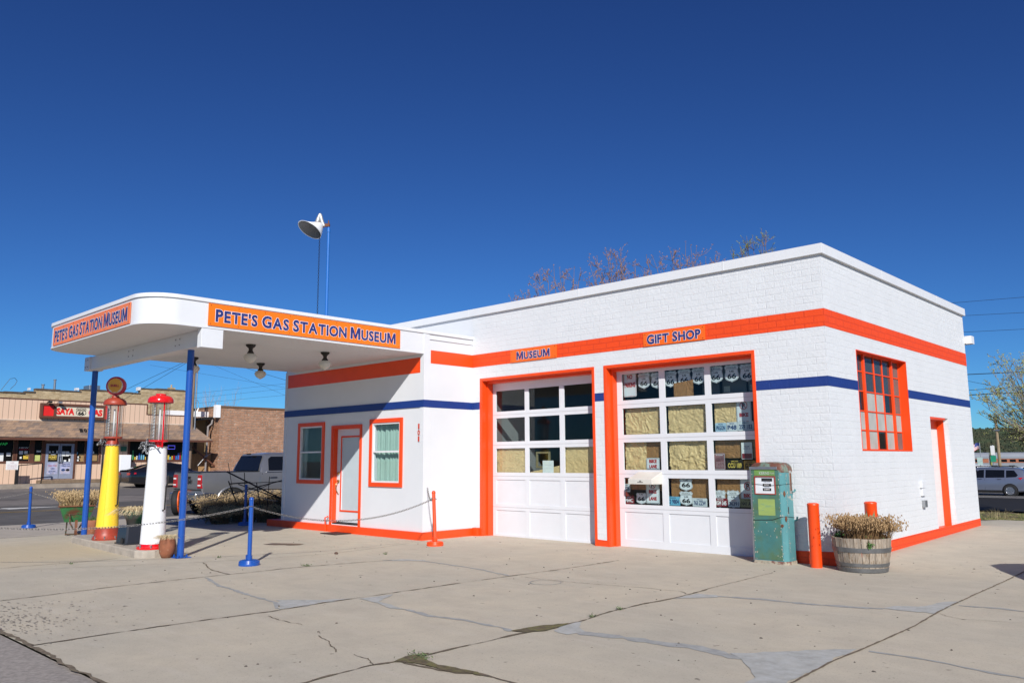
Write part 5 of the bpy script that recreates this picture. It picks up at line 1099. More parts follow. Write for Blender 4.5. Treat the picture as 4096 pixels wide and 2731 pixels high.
# door
a, b, c, d = door_h
M_ = MB(); M_.wall('x', XS+.02, XS-.06, a, b, c, d, [(a+.16, 4.93, 1.62, d-.12), (5.12, b-.16, 1.62, d-.12)]); sdr = M_.build('double_door', mat('grey_aluminium', (.30, .33, .42), .4, metal=.2), sh_)
MB().box(XS-.04, XS-.03, a+.1, b-.1, 1.55, d-.1).build('pane', m_dglass, sdr)
M_ = MB(); M_.box(XS+.021, XS+.024, 5.015, 5.03, c, d); M_.build('door_gap', m_blk, sdr)
M_ = MB(); M_.tube([(XS+.1, 4.95, 1.6), (XS+.1, 4.95, 1.95), (XS+.1, 5.15, 1.95), (XS+.1, 5.15, 1.6), (XS+.1, 4.95, 1.6)], .03, 8); M_.build('pull_handles', m_steel, sdr)
M_ = MB(); M_.wall('x', XS+.03, XS-.0, a-.12, b+.12, c-.02, d+.12, [(a, b, c-.021, d)]); M_.build('door_trim', m_trimb, sh_)
m_beer = mat('beer_poster', (.38, .40, .58), .4, var=.4, scale=2.5, col2=(.55, .45, .40), thr=.6, s2=3, soft=.15)
def tx(t, y, z, h, w_, m_, x=XS+.035, par=None, bold=.03): MB().text(t, (x, y, z), Y, Z, h, w_, center=True, bold=bold).build('lettering', m_, par or sdr)
flat(4.37, 4.95, .88, 1.55, XS+.022, m_beer, sdr, 'door_poster'); flat(5.10, 5.68, .88, 1.55, XS+.022, m_beer, sdr, 'door_poster')
tx('Coors Coors', 4.66, 1.36, .07, .46, m_red); tx('Lite', 4.68, 1.18, .08, .2, m_ink); tx('$14.99', 4.66, 1.0, .08, .38, m_ink); tx('12 pack', 4.66, .91, .035, .2, m_ink)
tx('Drink Local', 5.40, 1.44, .06, .42, m_ink); tx('Williams Beer!', 5.40, 1.34, .06, .50, m_ink)
for yy, mm in ((5.27, m_ink), (5.52, m_blk)):
    M_ = MB(); P = [(yy+.11*math.cos(i*.3142), 1.12+.075*math.sin(i*.3142)) for i in range(20)]; M_.prism(P, lambda p, q_: (XS+.029, p, q_), lambda p, q_: (XS+.034, p, q_)); lg = M_.build('oval_badge', mm, sdr)
tx('WILD DESERT', 4.64, 1.98, .045, .45, m_ylt, XS+.0); tx('HONEY', 4.66, 1.83, .12, .46, m_ylt, XS+.0, bold=.06); tx('13 VARIETIES', 4.64, 1.74, .045, .45, m_ylt, XS+.0)
for y0, y1, z0, z1 in ((4.42, 4.52, 2.12, 2.24), (4.6, 4.7, 2.17, 2.24), (4.83, 4.92, 2.1, 2.28), (5.14, 5.34, 1.95, 2.24), (5.36, 5.55, 1.95, 2.24), (5.55, 5.65, 2.0, 2.14), (5.55, 5.64, 1.62, 1.8), (5.25, 5.42, 1.6, 1.72), (4.55, 4.8, 2.02, 2.1)): flat(y0, y1, z0, z1, XS-.022, m_paper, sdr, 'door_notice')
# window clutter
ws = [q for q in sh_.children if q.name.startswith('window')]
def wf_(i): return sorted(ws, key=lambda q: q.name)[i]
m_neon = emis('green_neon', (.02, .35, .08), .5); tx('VAP', 2.0, 2.58, .16, .42, m_neon, XS-.05, wf_(1), 0)
for i, y0, y1, z0, z1, mm in ((1, 1.7, 2.06, 1.66, 2.13, m_paper), (1, 2.2, 2.42, 1.95, 2.15, m_paper), (2, 2.85, 3.05, 2.05, 2.25, m_paper), (2, 3.12, 3.3, 2.08, 2.25, m_paper), (2, 2.9, 3.0, 1.8, 1.92, m_paper), (2, 3.08, 3.35, 1.78, 1.98, mat('shop_yellow', (.6, .42, .05))), (2, 3.2, 3.36, 1.95, 2.1, mat('shop_tan', (.45, .3, .12))),
    (3, 3.66, 3.98, 1.66, 2.02, mat('menu_yellow_green', (.48, .52, .16))), (3, 3.76, 4.0, 2.18, 2.28, m_paper), (4, 6.06, 6.24, 1.82, 1.95, m_paper), (4, 6.02, 6.22, 1.64, 1.76, m_paper), (4, 6.14, 6.40, 1.62, 2.10, mat('cork_board', (.34, .22, .09))), (4, 6.0, 6.06, 2.05, 2.2, m_pbl), (5, 6.9, 7.2, 1.65, 2.1, MATS['cork_board']), (5, 6.9, 7.0, 2.1, 2.25, m_paper)):
    flat(y0, y1, z0, z1, XS-.058, mm, wf_(i), 'window_notice')
tx('NEW', 3.08, 2.42, .05, .5, m_paper, XS-.05, wf_(2)); tx('OPEN', 3.08, 2.3, .09, .5, m_red, XS-.05, wf_(2))
random.seed(21)
shc = [MATS['shop_yellow'], m_paper, m_pbl, m_red, mat('shop_green', (.06, .3, .1)), mat('shop_blue', (.05, .15, .5))]
for k in range(26):
    y = 9.2+k*.135; hh = random.uniform(.12, .45)*(1 if random.random() < .7 else 1.5); flat(y, y+random.uniform(.06, .11), 1.72, 1.72+hh, XS-.058, random.choice(shc), wf_(6), 'goods_in_window')
M_ = MB(); P = [(11.62, 2.42), (12.08, 2.42), (12.08, 2.64), (11.62, 2.64)]; M_.tube([(XS-.04, p, q_) for p, q_ in P+P[:1]], .018, 6); M_.build('neon_frame', emis('blue_neon', (.12, .12, .9), 1.0), wf_(6))
M_ = MB(); M_.text('Beer', (XS-.05, 10.4, 2.45), Y, Z, .25, 1.1, bold=.0); M_.build('dim_lettering', mat('dim_red', (.10, .02, .02)), wf_(6))
# brown lower trim band and step
MB().box(XS-.1, XS+1.3, 3.85, 9.0, .36, .54).build('store_step', mat('wooden_step', (.20, .14, .09), .9, var=.3, scale=4), sh_)
MB().box(XS-.1, XS+2.3, -9, 14.2, .10, .35).build('store_walk', mat('store_walk_concrete', (.30, .25, .20), .9, var=.3, scale=2), sh_)
o = thing('ramp_railing', 'dark metal ramp railing to the left of the shop double door', 'railing', (XS+.9, 3, .35))
M_ = MB(); M_.tube([(XS+1.0, 2.5, 1.40), (XS+1.0, 3.83, 1.52)], .03, 6); M_.box(XS+.95, XS+1.05, 2.45, 2.62, .35, 1.42); M_.box(XS+.97, XS+1.03, 3.80, 3.86, .35, 1.52); M_.build('rail', m_bmetal, o)
o = thing('notice_board', 'white rules notice headed NO under the shop window', 'sign', (XS+.9, 2.2, 1.2))
MB().box(XS+1.06, XS+1.08, 1.93, 2.55, 1.17, 1.66).build('board', m_paper, o)
M_ = MB(); M_.text('NO', (XS+1.085, 2.24, 1.54), Y, Z, .07, .18, center=True)
for i, t in enumerate(('OPEN CONTAINERS', 'OR CONSUMPTION', 'OF ALCOHOL ON', 'PREMISES')): M_.text(t, (XS+1.085, 2.24, 1.44-i*.075), Y, Z, .035, .48, center=True)
M_.build('lettering', mat('pink_ink', (.5, .2, .25)), o)
# sign box
o = thing('store_sign', 'brown framed store sign with a red square and SAYA GAS lettering', 'sign', (XS, 5.6, 4.2))
MB().wall('x', XS+.30, XS+.05, 3.72, 7.52, 4.22, 5.10, [(3.84, 4.44, 4.34, 4.97), (4.56, 7.28, 4.36, 4.95)]).build('frame', m_trimb, o)
MB().box(XS+.2, XS+.24, 3.84, 4.44, 4.34, 4.97).build('red_panel', mat('sign_bright_red', (.70, .015, .012), .5), o)
sp_ = MB().box(XS+.2, XS+.24, 4.56, 7.28, 4.36, 4.95).build('cream_panel', mat('sign_cream', (.68, .60, .46), .5), o)
MB().box(XS+.31, XS+.33, 7.36, 7.50, 4.25, 5.08).build('red_edge', MATS['sign_bright_red'], o)
tx('SAYA', 5.10, 4.47, .37, 1.0, MATS['sign_bright_red'], XS+.25, sp_, .06); tx('GAS', 6.82, 4.45, .37, .82, MATS['sign_bright_red'], XS+.25, sp_, .06)
M_ = MB(); A = [(5.98+p*.60, 4.40+q_*.50) for p, q_ in SH]; B_ = [(5.98+p*.53, 4.425+q_*.45) for p, q_ in SH]; n = len(A); M_.add([(XS+.25, *p) for p in A]+[(XS+.25, *p) for p in B_], [(i, (i+1) % n, n+(i+1) % n, n+i) for i in range(n)]); M_.box(XS+.245, XS+.25, 5.72, 6.24, 4.70, 4.72)
M_.text('ROUTE', (XS+.252, 5.98, 4.74), Y, Z, .075, .40, center=True, bold=.04); M_.text('66', (XS+.252, 5.98, 4.47), Y, Z, .20, .34, center=True, bold=.05); M_.build('shield_emblem', m_blk, sp_)
for yy in (4.1, 4.65):
    M_ = MB(); M_.tube([(XS+.0, yy, 5.12), (XS+.5, yy, 5.2)], .03, 6); M_.box(XS+.45, XS+.7, yy-.1, yy+.1, 5.1, 5.2); tag(M_.build('spot_lamp', m_steel if yy > 4.5 else m_bmetal), 'small %s spot lamp above the store sign' % ('pale' if yy > 4.5 else 'dark'), 'lamp')
# numbers on the awning: three dark scroll shaped numerals
M_ = MB(); sl = Vector((-.95, 0, .98)).normalized()
for i, t in enumerate('107'): M_.text(t, (XS+.68, 5.85+i*.24, 3.42), Y, sl, .26, .19, bold=.06)
tag(M_.build('store_number', m_bmetal), 'dark house numerals standing on the shingled awning', 'house number')
# tan brick gable wall behind the parapet, stepped
XB = XS-3.0; k = 1.055
def zb(z): return 1.53+(z-1.53)*k
M_ = MB()
for y0, y1, z1 in ((-9, 2.9, 5.72), (2.9, 3.45, 5.80), (3.45, 6.0, 5.98), (6.0, 7.6, 6.12), (7.6, 9.6, 6.08), (9.6, 12.95, 6.42)):
    y0, y1 = -11.9+(y0+11.9)*k, -11.9+(y1+11.9)*k; M_.box(XB-.4, XB, y0+.001, y1, .4, zb(z1)-.12)
bw_ = thing('brick_building', 'tan brick building with a stepped parapet rising behind the store', 'building', (XB, 2, .4)); M_.build('wall', m_tan, bw_)
M_ = MB(); random.seed(5)
for y0, y1, z1 in ((-9, 2.9, 5.72), (2.9, 3.45, 5.80), (3.45, 6.0, 5.98), (6.0, 7.6, 6.12), (7.6, 9.6, 6.08), (9.6, 12.95, 6.42)):
    y0, y1 = -11.9+(y0+11.9)*k, -11.9+(y1+11.9)*k; yy = y0
    while yy < y1-.05: e = min(y1, yy+random.uniform(.4, 1.1)); M_.box(XB-.45, XB+.04, yy+.002, e, zb(z1)-.119, zb(z1)+random.uniform(-.05, .0)); yy = e
M_.build('coping', mat('weathered_coping', (.10, .075, .055), .9, var=.4), bw_)
M_ = MB(); M_.box(XB-.4, XB+.02, -11.9+15.0*k, -11.9+15.06*k, zb(5.85), zb(5.99)); M_.box(XB-.4, XB+.02, -11.9+17.6*k, -11.9+17.75*k, zb(6.0), zb(6.14)); M_.box(XB-.4, XB+.02, -11.9+21.35*k, -11.9+21.5*k, zb(6.2), zb(6.42)); M_.build('white_flashing', m_trim, bw_)
for y_, z_, r_, h_, lb in ((4.75, 6.05, .07, .60, 'taller'), (4.1, 6.05, .08, .24, 'shorter')):
    yy = -11.9+(y_+11.9)*k; M_ = MB(); M_.tube([(XB-1, yy, zb(z_)-.6), (XB-1, yy, zb(z_)+h_)], r_, 12); M_.tube([(XB-1, yy, zb(z_)+h_), (XB-1, yy, zb(z_)+h_+.05)], r_*1.4, 12); tag(M_.build('vent_stack', m_steel), '%s of the two metal vent stacks on the store roof' % lb, 'vent pipe')
yy = -11.9+(7.0+11.9)*k; tag(MB().box(XB-1.8, XB-.7, yy-.35, yy+.35, zb(5.9), zb(6.42)).build('roof_cooler', m_steel, bevel=.03), 'grey cooler unit on the roof behind the blue post and globe', 'air cooler')
M_ = MB(); M_.tube([(XB-.3, 2.45, 6.0), (XB-.3, 2.75, 6.5), (XB-.3, 2.9, 6.75), (XB-.3, 3.15, 6.82), (XB-.3, 3.3, 6.65), (XB-.3, 3.2, 6.4), (XB-.3, 2.95, 6.1)], .014, 6); tag(M_.build('bent_conduit', m_bmetal), 'bent wire hook sticking above the roof edge at the far left', 'conduit')
yy = -11.9+(11.7+11.9)*k; M_ = MB(); M_.box(XB-.4, XB, yy-.2, yy+.2, zb(6.3), zb(6.52)); M_.tube([(XB-.2, yy, zb(6.5)), (XB-.2, yy, zb(6.72))], .06, 8); tag(M_.build('chimney', m_tan), 'small brick chimney with a metal cowl on the tan brick wall', 'chimney')
# freezer, step posts
o = thing('ice_freezer', 'white upright freezer against the store wall behind the yellow pump', 'freezer', (XS+.5, 8.7, .5))
MB().box(XS+.1, XS+.7, 8.3, 9.0, .36, 2.02).build('cabinet', m_trim, o, bevel=.03); MB().box(XS+.705, XS+.72, 8.33, 8.97, .5, 1.98).build('lid', m_pumpw, o, bevel=.01)
tag(MB().box(XS+.06, XS+.1, 8.55, 8.9, 2.25, 2.55).build('green_sign', mat('dark_green_sign', (.02, .12, .07))), 'small dark green sign on the store wall above the freezer', 'sign')
o = thing('step_post', 'dark post with a pale cap on the store step', 'post', (XS+1.1, 7.2, .36)); M_ = MB(); M_.box(XS+1.05, XS+1.15, 7.15, 7.25, .36, .98); M_.build('shaft', m_bmetal, o); MB().box(XS+1.04, XS+1.16, 7.14, 7.26, .98, 1.12).build('cap', m_paper, o)
# alley between the buildings
o = thing('rear_annex', 'tan walled lean to with a white fascia and dark eave between the two street buildings', 'building', (XS-2, 14.1, .4))
MB().box(XS-2.3, XS-2.0, 13.1, 15.3, .35, 4.6).build('wall', mat('tan_plaster', (.32, .23, .12), .9, var=.2, scale=2), o)
M_ = MB(); M_.box(XS-1.9, XS-1.75, 12.1, 15.4, 4.72, 5.10); M_.build('fascia', m_lw, o)
M_ = MB(); M_.hexa([(XS-2, 13.0, 4.3), (XS-.6, 13.0, 4.3), (XS-.6, 15.0, 4.55), (XS-2, 15.0, 4.55), (XS-2, 13.0, 4.5), (XS-.6, 13.0, 4.5), (XS-.6, 15.0, 4.7), (XS-2, 15.0, 4.7)]); M_.build('eave', m_bmetal, o)
M_ = MB(); M_.box(XS-1.98, XS-1.9, 13.95, 14.12, .4, 4.4); M_.box(XS-1.98, XS-1.93, 14.3, 14.5, 1.5, 3.5); M_.box(XS-1.98, XS-1.93, 13.2, 13.6, 2.2, 2.8); M_.build('dark_posts', m_bmetal, o)
M_ = MB(); M_.tube([(XS-.7, 14.95, 4.5), (XS-.7, 14.9, 4.2), (XS-.7, 14.65, 4.0), (XS-.7, 14.6, .5)], .07, 8); tag(M_.build('downpipe', mat('grey_pipe', (.25, .22, .21), .6)), 'grey downpipe at the corner of the sandstone building', 'downpipe')
fe = thing('board_fence', 'short wooden board fence in the alley beside the store', 'fence', (XS-1, 14, .4))
M_ = MB()
for i in range(15): M_.box(XS-1.05, XS-1.0, 13.1+i*.135, 13.1+i*.135+.128, .4, 2.12+random.uniform(-.02, .02))
M_.build('boards', mat('raw_wood', (.40, .23, .10), .8, var=.35, scale=3, stretch=(5, 5, .5)), fe)
M_ = MB(); M_.tube([(XS-.6, 13.1, 2.9), (XS-.4, 15.2, 1.2)], .06, 6); tag(M_.build('stair_rail', mat('brown_pipe', (.13, .05, .03))), 'brown handrail slanting down in front of the board fence', 'handrail')
M_ = MB(); M_.tube([(XS-.4, 13.9, 1.3), (XS-.4, 14.4, 1.9), (XS-.4, 14.55, 2.0), (XS-.4, 14.85, 2.15)], .02, 6); M_.tube([(XS-.36, 14.35, 1.9), (XS-.36, 14.55, 2.0)], .05, 8); tag(M_.build('pipe_fitting', m_steel), 'bright metal pipe crossing the handrail in the alley', 'pipe')
# sandstone building
o = thing('sandstone_building', 'flat roofed building of rough red sandstone blocks across the street', 'building', (XS, 18, .4))
M_ = MB(); M_.box(XS-8, XS, 15.15, 40, .1, 5.33); M_.build('wall', m_stone, o)
M_ = MB(); M_.box(XS-8.05, XS+.05, 15.15, 40, 5.331, 5.46); M_.build('roof_edge', mat('brown_roof_edge', (.16, .09, .05), .7), o)
M_ = MB(); M_.box(XS-.3, XS+.08, 14.80, 15.14, 4.62, 5.50); M_.build('corner_pilaster', m_lw, o)
# service mast behind the canopy post
o = thing('service_mast', 'tall weathered service pole with conduit rising behind the near blue post', 'utility pole', (XS+.2, 13.13, 3.4))
M_ = MB(); M_.tube([(XS+.2, 13.03, .4), (XS+.2, 13.03, 8.5)], .11, 10); M_.build('pole', mat('weathered_pole', (.22, .15, .10), .9, var=.4, scale=3, stretch=(4, 4, .5)), o)
M_ = MB(); M_.tube([(XS+.28, 13.22, 3.6), (XS+.28, 13.22, 8.5)], .05, 8); M_.tube([(XS+.3, 13.3, 4.9), (XS+.3, 13.42, 5.2), (XS+.3, 13.4, 5.6), (XS+.3, 13.28, 5.75)], .02, 6); M_.build('conduit', m_steel, o)
# overhead wires, left
def wire(pts, label, r=.005, sag=0.):
    A, B = Vector(pts[0]), Vector(pts[-1]); M_ = MB(); M_.tube([A.lerp(B, i/12)-Z*sag*4*(i/12)*(1-i/12) for i in range(13)], r, 4); return tag(M_.build('overhead_wire', m_bmetal), label, 'wire', 'overhead wires')
def ext(a, b, t0, t1): a, b = Vector(a), Vector(b); return a+(b-a)*t0, a+(b-a)*t1
wire(ext((-41.72, 5.94, 5.61), (-39.34, 7.915, 7.02), -.35, 2.2), 'thick wire rising from the store roof behind the yellow pump globe', .010)
wire(ext((-41.22, 6.43, 5.54), (-39.24, 8.015, 6.98), -.4, 2.2), 'second thick wire rising from the store roof', .010)
wire(ext((-39.0, 8.57, 5.34), (-35.29, 11.98, 5.84), -.2, 2), 'uppermost gently rising wire above the sandstone building')
wire(ext((-39.03, 8.6, 5.08), (-35.32, 12.0, 5.57), -.2, 2), 'middle gently rising wire above the sandstone building')
wire(ext((-38.65, 9.0, 4.83), (-35.36, 12.04, 5.21), -.2, 2), 'lowest gently rising wire above the sandstone building')
wire(ext((-37.65, 9.59, 6.62), (-35.36, 12.04, 5.21), -1, 2), 'steeply falling wire crossing the others under the canopy')
wire(ext((-38.88, 8.45, 6.49), (-35.32, 12.0, 5.63), -.5, 2), 'gently falling wire crossing the others under the canopy')
wire(ext((-36.53, 10.65, 6.61), (-35.27, 11.96, 6.05), -1, 2), 'short thick wire between the lamps and the office corner', .009)
# ================================================================== VEHICLES
m_tyre = mat('tyre_rubber', (.014, .014, .015), .75, bump=.2); m_alloy = mat('alloy_rim', (.55, .56, .58), .25, metal=.9, var=.05)
m_cglass = mat('tinted_car_glass', (.006, .007, .010), .06, var=.1, spec=.35)
m_tail = mat('tail_lamp_red', (.42, .006, .01), .15, var=.2, coat=.6); m_well = mat('wheel_well', (.006, .006, .006), .9)
def wheel(root, x, y, r, side, spokes=5, w_=.22):
    Mq = Matrix.Rotation(math.pi/2*(-side), 3, 'X'); M_ = MB(); c = (x, y, r)
    M_.lathe(c, [(r*.62, -w_/2), (r*.95, -w_/2), (r, -w_/2+.03), (r, w_/2-.03), (r*.95, w_/2), (r*.66, w_/2), (r*.62, w_/2-.02), (r*.62, -w_/2)], 36, Mq); ty = M_.build('tyre', m_tyre, root, auto=40, local=True)
    M_ = MB(); M_.lathe(c, [(0, w_/2-.09), (r*.6, w_/2-.08), (r*.62, w_/2-.02), (r*.655, w_/2-.004), (r*.66, w_/2-.01), (r*.6, w_/2-.05)], 36, Mq); M_.build('rim_dark', m_well, root, auto=40, local=True).name = 'rim'
    M_ = MB()
    for k in range(spokes):
        a = 2*math.pi*k/spokes+.3; d = Vector((math.cos(a), 0, math.sin(a))); s_ = Vector((-math.sin(a), 0, math.cos(a))); yo = Vector((0, side*(w_/2-.02), 0)); cc = Vector(c)
        M_.hexa([cc+yo*.9+d*.04-s_*.035, cc+yo+d*r*.6-s_*.055, cc+yo+d*r*.6+s_*.055, cc+yo*.9+d*.04+s_*.035, cc+yo*.9+d*.04-s_*.035+yo*.2, cc+yo*1.1+d*r*.6-s_*.045, cc+yo*1.1+d*r*.6+s_*.045, cc+yo*.9+d*.04+s_*.035+yo*.2])
    M_.lathe(c, [(r*.6, w_/2-.03), (r*.64, w_/2), (r*.67, w_/2), (r*.67, w_/2-.02)], 32, Mq)
    M_.build('spokes', m_alloy, root, local=True)
def car(name, label, cat, loc, rz, paint, st, wheels, wr, side_wins, front_win, rear_win, tails, extra=None, group=None, low=None):
    """st: stations (x, z0, zbelt, zroof, half width at sill, belt, roof)"""
    o = thing(name, label, cat, loc, rz, group); rings = []
    for x, z0, zb_, zt_, ws_, wb_, wt_ in st:
        zm = lerp(z0, zb_, .45); r_ = [(0, z0), (ws_*.9, z0), (ws_, z0+.06), (max(ws_, wb_)+.012, zm), (wb_+.004, lerp(zm, zb_, .8)), (wb_-.02, zb_), (lerp(wb_-.02, wt_, .9), lerp(zb_, zt_, .86)), (wt_-.10, zt_-.01), (wt_*.5, zt_), (0, zt_+.008)]
        rings.append([(x, y, z) for y, z in r_]+[(x, -y, z) for y, z in r_[-2:0:-1]])
    M_ = MB(); M_.loft(rings); M_.build('body', paint, o, local=True, auto=32)
    def sec(x):
        for a, b in zip(st, st[1:]):
            if a[0] <= x <= b[0]: t = (x-a[0])/(b[0]-a[0]) if b[0] > a[0] else 0; return [lerp(p, q_, t) for p, q_ in zip(a, b)]
        return st[-1]
    def yat(x, z):
        s_ = sec(x); zb_, zt_, wb_, wt_ = s_[2], s_[3], s_[5], s_[6]; t = (z-zb_)/max(.01, (zt_-zb_)*.86); return lerp(wb_-.02, lerp(wb_-.02, wt_, .9), min(1, max(0, t)))+.008
    for poly in side_wins:
        for s_ in (-1, 1):
            M_ = MB(); n = len(poly); V = [(x, s_*yat(x, z), z) for x, z in poly]; c = (sum(v[0] for v in V)/n, sum(v[1] for v in V)/n+s_*.004, sum(v[2] for v in V)/n)
            M_.add(V+[c], [(i, (i+1) % n, n) for i in range(n)]); M_.build('side_window', m_cglass, o, local=True)
    for nm, q_ in (('windscreen', front_win), ('rear_window', rear_win)):
        if q_:
            (xa, za, wa), (xb, zb_, wb_) = q_; s_ = 1 if nm == 'windscreen' else -1
            MB().add([(xa+s_*.012, -wa, za), (xa+s_*.012, wa, za), (xb+s_*.012, wb_, zb_), (xb+s_*.012, -wb_, zb_)], [(0, 1, 2, 3)]).build(nm, m_cglass, o, local=True)
    for x in wheels:
        for s_ in (-1, 1):
            w_ = sec(x); yy = max(w_[4], w_[5])+.012; Mq = Matrix.Rotation(-s_*math.pi/2, 3, 'X')
            M_ = MB(); M_.lathe((x, s_*(yy-.2), wr), [(0, 0), (wr*1.17, 0), (wr*1.17, .204), (0, .204)], 32, Mq); M_.build('wheel_arch', m_well, o, local=True)
            wl = thing('wheel', '', ''); wl.parent = o
            for k_ in ('label', 'category'): del wl[k_]
            wheel(wl, x, s_*(yy-.055), wr, s_)
    for s_ in (-1, 1):
        for poly in tails:
            M_ = MB(); M_.hexa([(p[0], s_*p[1], p[2]) for p in poly]); M_.build('tail_lamp', m_tail, o, local=True)
    if extra: extra(o, yat)
    return o
# pickup
m_grey = mat('grey_metallic_paint', (.27, .27, .28), .30, metal=.6, var=.04, coat=.8)
def truck_extra(o, yat):
    B_ = lambda nm, m_, *q_, **k_: [MB().box(*b_) for b_ in q_]
    MB().box(-.03, 2.02, -.90, .90, 1.335, 1.365).build('bed_cover', mat('black_vinyl', (.018, .018, .019), .35, var=.2), o, local=True, bevel=.012)
    M_ = MB()
    for x in (.62, 1.3): M_.box(x, x+.02, -.88, .88, 1.366, 1.371)
    M_.build('cover_seams', m_well, o, local=True)
    M_ = MB(); M_.loft([[(-.17, y, z) for y, z in ((-.92, .48), (.92, .48), (.92, .70), (-.92, .70))], [(.10, y, z) for y, z in ((-1.0, .46), (1.0, .46), (1.0, .74), (-1.0, .74))], [(.42, y, z) for y, z in ((-.99, .48), (.99, .48), (.99, .72), (-.99, .72))]]); M_.build('rear_bumper', mat('chrome_grey', (.42, .42, .43), .22, metal=.9), o, local=True, bevel=.03)
    MB().box(-.18, -.12, -.35, .35, .56, .70).build('bumper_step', m_well, o, local=True)
    MB().box(-.125, -.1, .22, .50, .60, .74).build('licence_plate', m_pbl, o, local=True)
    M_ = MB(); M_.box(-.022, -.0, -.93, .93, .80, .82); M_.box(-.02, .0, -.2, .2, 1.14, 1.22); M_.build('tailgate_line', m_well, o, local=True)
    MB().text('RAM', (-.026, .30, 1.0), -Y, Z, .13, .6, bold=.04).build('tailgate_letters', mat('dark_chrome', (.09, .09, .095), .3, metal=.8), o, local=True)
    for s_ in (-1, 1):
        M_ = MB(); n = 18
        for i in range(n):
            a0, a1 = math.pi*(i/n)*1.12-.19, math.pi*((i+1)/n)*1.12-.19; P = []
            for a in (a0, a1):
                for r_, yy in ((.44, 1.005), (.50, 1.03), (.53, .99)): P.append((1.03+r_*1.05*math.cos(a), s_*yy, .41+r_*math.sin(a)))
            M_.add(P, [(0, 1, 4, 3), (1, 2, 5, 4)])
        M_.build('fender_flare', m_grey, o, smooth=True, local=True)
        M_ = MB(); M_.box(2.035, 2.05, s_*.985-.004, s_*.985+.012, .55, 1.3); M_.box(3.05, 3.06, s_*.985-.004, s_*.985+.012, .55, 1.3); M_.build('door_gap', m_well, o, local=True)
        M_ = MB(); M_.tube([(2.30, s_*1.0, 1.16), (2.33, s_*1.03, 1.165), (2.55, s_*1.03, 1.165), (2.58, s_*1.0, 1.16)], .016, 6); M_.box(2.2, 4.3, s_*.99-.005, s_*.99+.015, 1.325, 1.34); M_.build('door_handle', mat('chrome_grey', (0, 0, 0)), o, local=True)
        M_ = MB(); M_.hexa([(-.03, s_*.72, .86), (-.03, s_*.985, .86), (.09, s_*.998, .86), (.09, s_*.72, .86), (-.03, s_*.74, 1.27), (-.03, s_*.97, 1.27), (.06, s_*.985, 1.27), (.06, s_*.74, 1.27)]); lm = M_.build('tail_lamp', m_tail, o, local=True, bevel=.012)
        M_ = MB(); M_.box(-.036, -.028, s_*.86-.09, s_*.86+.09, 1.12, 1.17); M_.box(-.036, -.028, s_*.86-.09, s_*.86+.09, .93, .97); M_.box(.0, .04, s_*.995-.002, s_*.995+.008, .98, 1.1); M_.build('clear_lens', m_lw, lm, local=True)
    MB().box(2.04, 2.10, -.10, .10, 1.90, 1.945).build('brake_light', m_well, o, local=True)
truck_st = [(0, .78, 1.33, 1.335, .95, .99, .97), (.05, .62, 1.335, 1.34, .97, 1.0, .98), (1.9, .52, 1.335, 1.34, .97, 1.0, .98), (1.99, .50, 1.335, 1.345, .97, 1.0, .98), (2.0, .50, 1.335, 1.36, .97, .99, .93), (2.07, .48, 1.335, 1.60, .97, .99, .88), (2.24, .48, 1.335, 1.93, .97, .99, .80), (2.55, .48, 1.335, 1.97, .97, .99, .78), (3.6, .48, 1.335, 1.97, .97, .99, .78), (4.0, .48, 1.33, 1.88, .97, .99, .80), (4.65, .48, 1.30, 1.36, .97, .99, .84), (5.5, .48, 1.22, 1.28, .95, .96, .80), (5.85, .55, 1.05, 1.12, .88, .88, .7)]
tw = [[(2.28, 1.38), (2.95, 1.38), (2.95, 1.84), (2.42, 1.84), (2.31, 1.76)], [(3.08, 1.38), (3.98, 1.38), (3.9, 1.70), (3.72, 1.84), (3.08, 1.84)]]
pk = car('pickup_truck', 'grey metallic pickup truck with black bed cover parked beyond the dry bushes', 'pickup truck', (-20.58, -.12, -.13), math.pi/2, m_grey, truck_st, [1.03, 4.75], .41, tw, ((4.62, 1.40, .72), (4.02, 1.84, .62)), None, [], truck_extra)
MB().add([(1.975, -.82, 1.385), (1.975, .82, 1.385), (2.17, .70, 1.87), (2.17, -.70, 1.87)], [(0, 1, 2, 3)]).build('rear_window', m_cglass, pk, local=True)
# black sedan
sed_st = [(0, .35, .85, .90, .80, .82, .70), (.08, .28, .92, 1.02, .86, .88, .74), (.5, .22, .95, 1.12, .90, .91, .72), (1.1, .20, .95, 1.30, .91, .92, .62), (1.7, .20, .94, 1.43, .91, .92, .58), (2.5, .20, .92, 1.46, .91, .92, .57), (3.1, .20, .90, 1.36, .91, .92, .60), (3.8, .20, .88, .98, .91, .91, .70), (4.6, .25, .76, .80, .86, .86, .66), (4.85, .32, .6, .63, .72, .72, .5)]
m_cblack = mat('black_car_paint', (.008, .008, .010), .12, var=.05, coat=1.)
car('sedan', 'glossy black sedan parked nose right in front of the store', 'car', (-44.1, 6.95, .09), math.pi/2, m_cblack, sed_st, [1.35, 3.95], .34, [[(.95, 1.0), (1.75, .99), (1.75, 1.34), (1.3, 1.25)], [(1.82, .99), (3.3, .95), (2.9, 1.30), (2.4, 1.38), (1.82, 1.36)]], ((3.75, 1.0, .68), (3.05, 1.36, .55)), ((.55, 1.10, .66), (1.1, 1.28, .58)),
    [[(-.02, .50, .74), (-.0, .84, .74), (.35, .93, .80), (.3, .6, .8), (-.02, .5, .86), (.0, .84, .86), (.35, .92, .88), (.3, .6, .88)]])
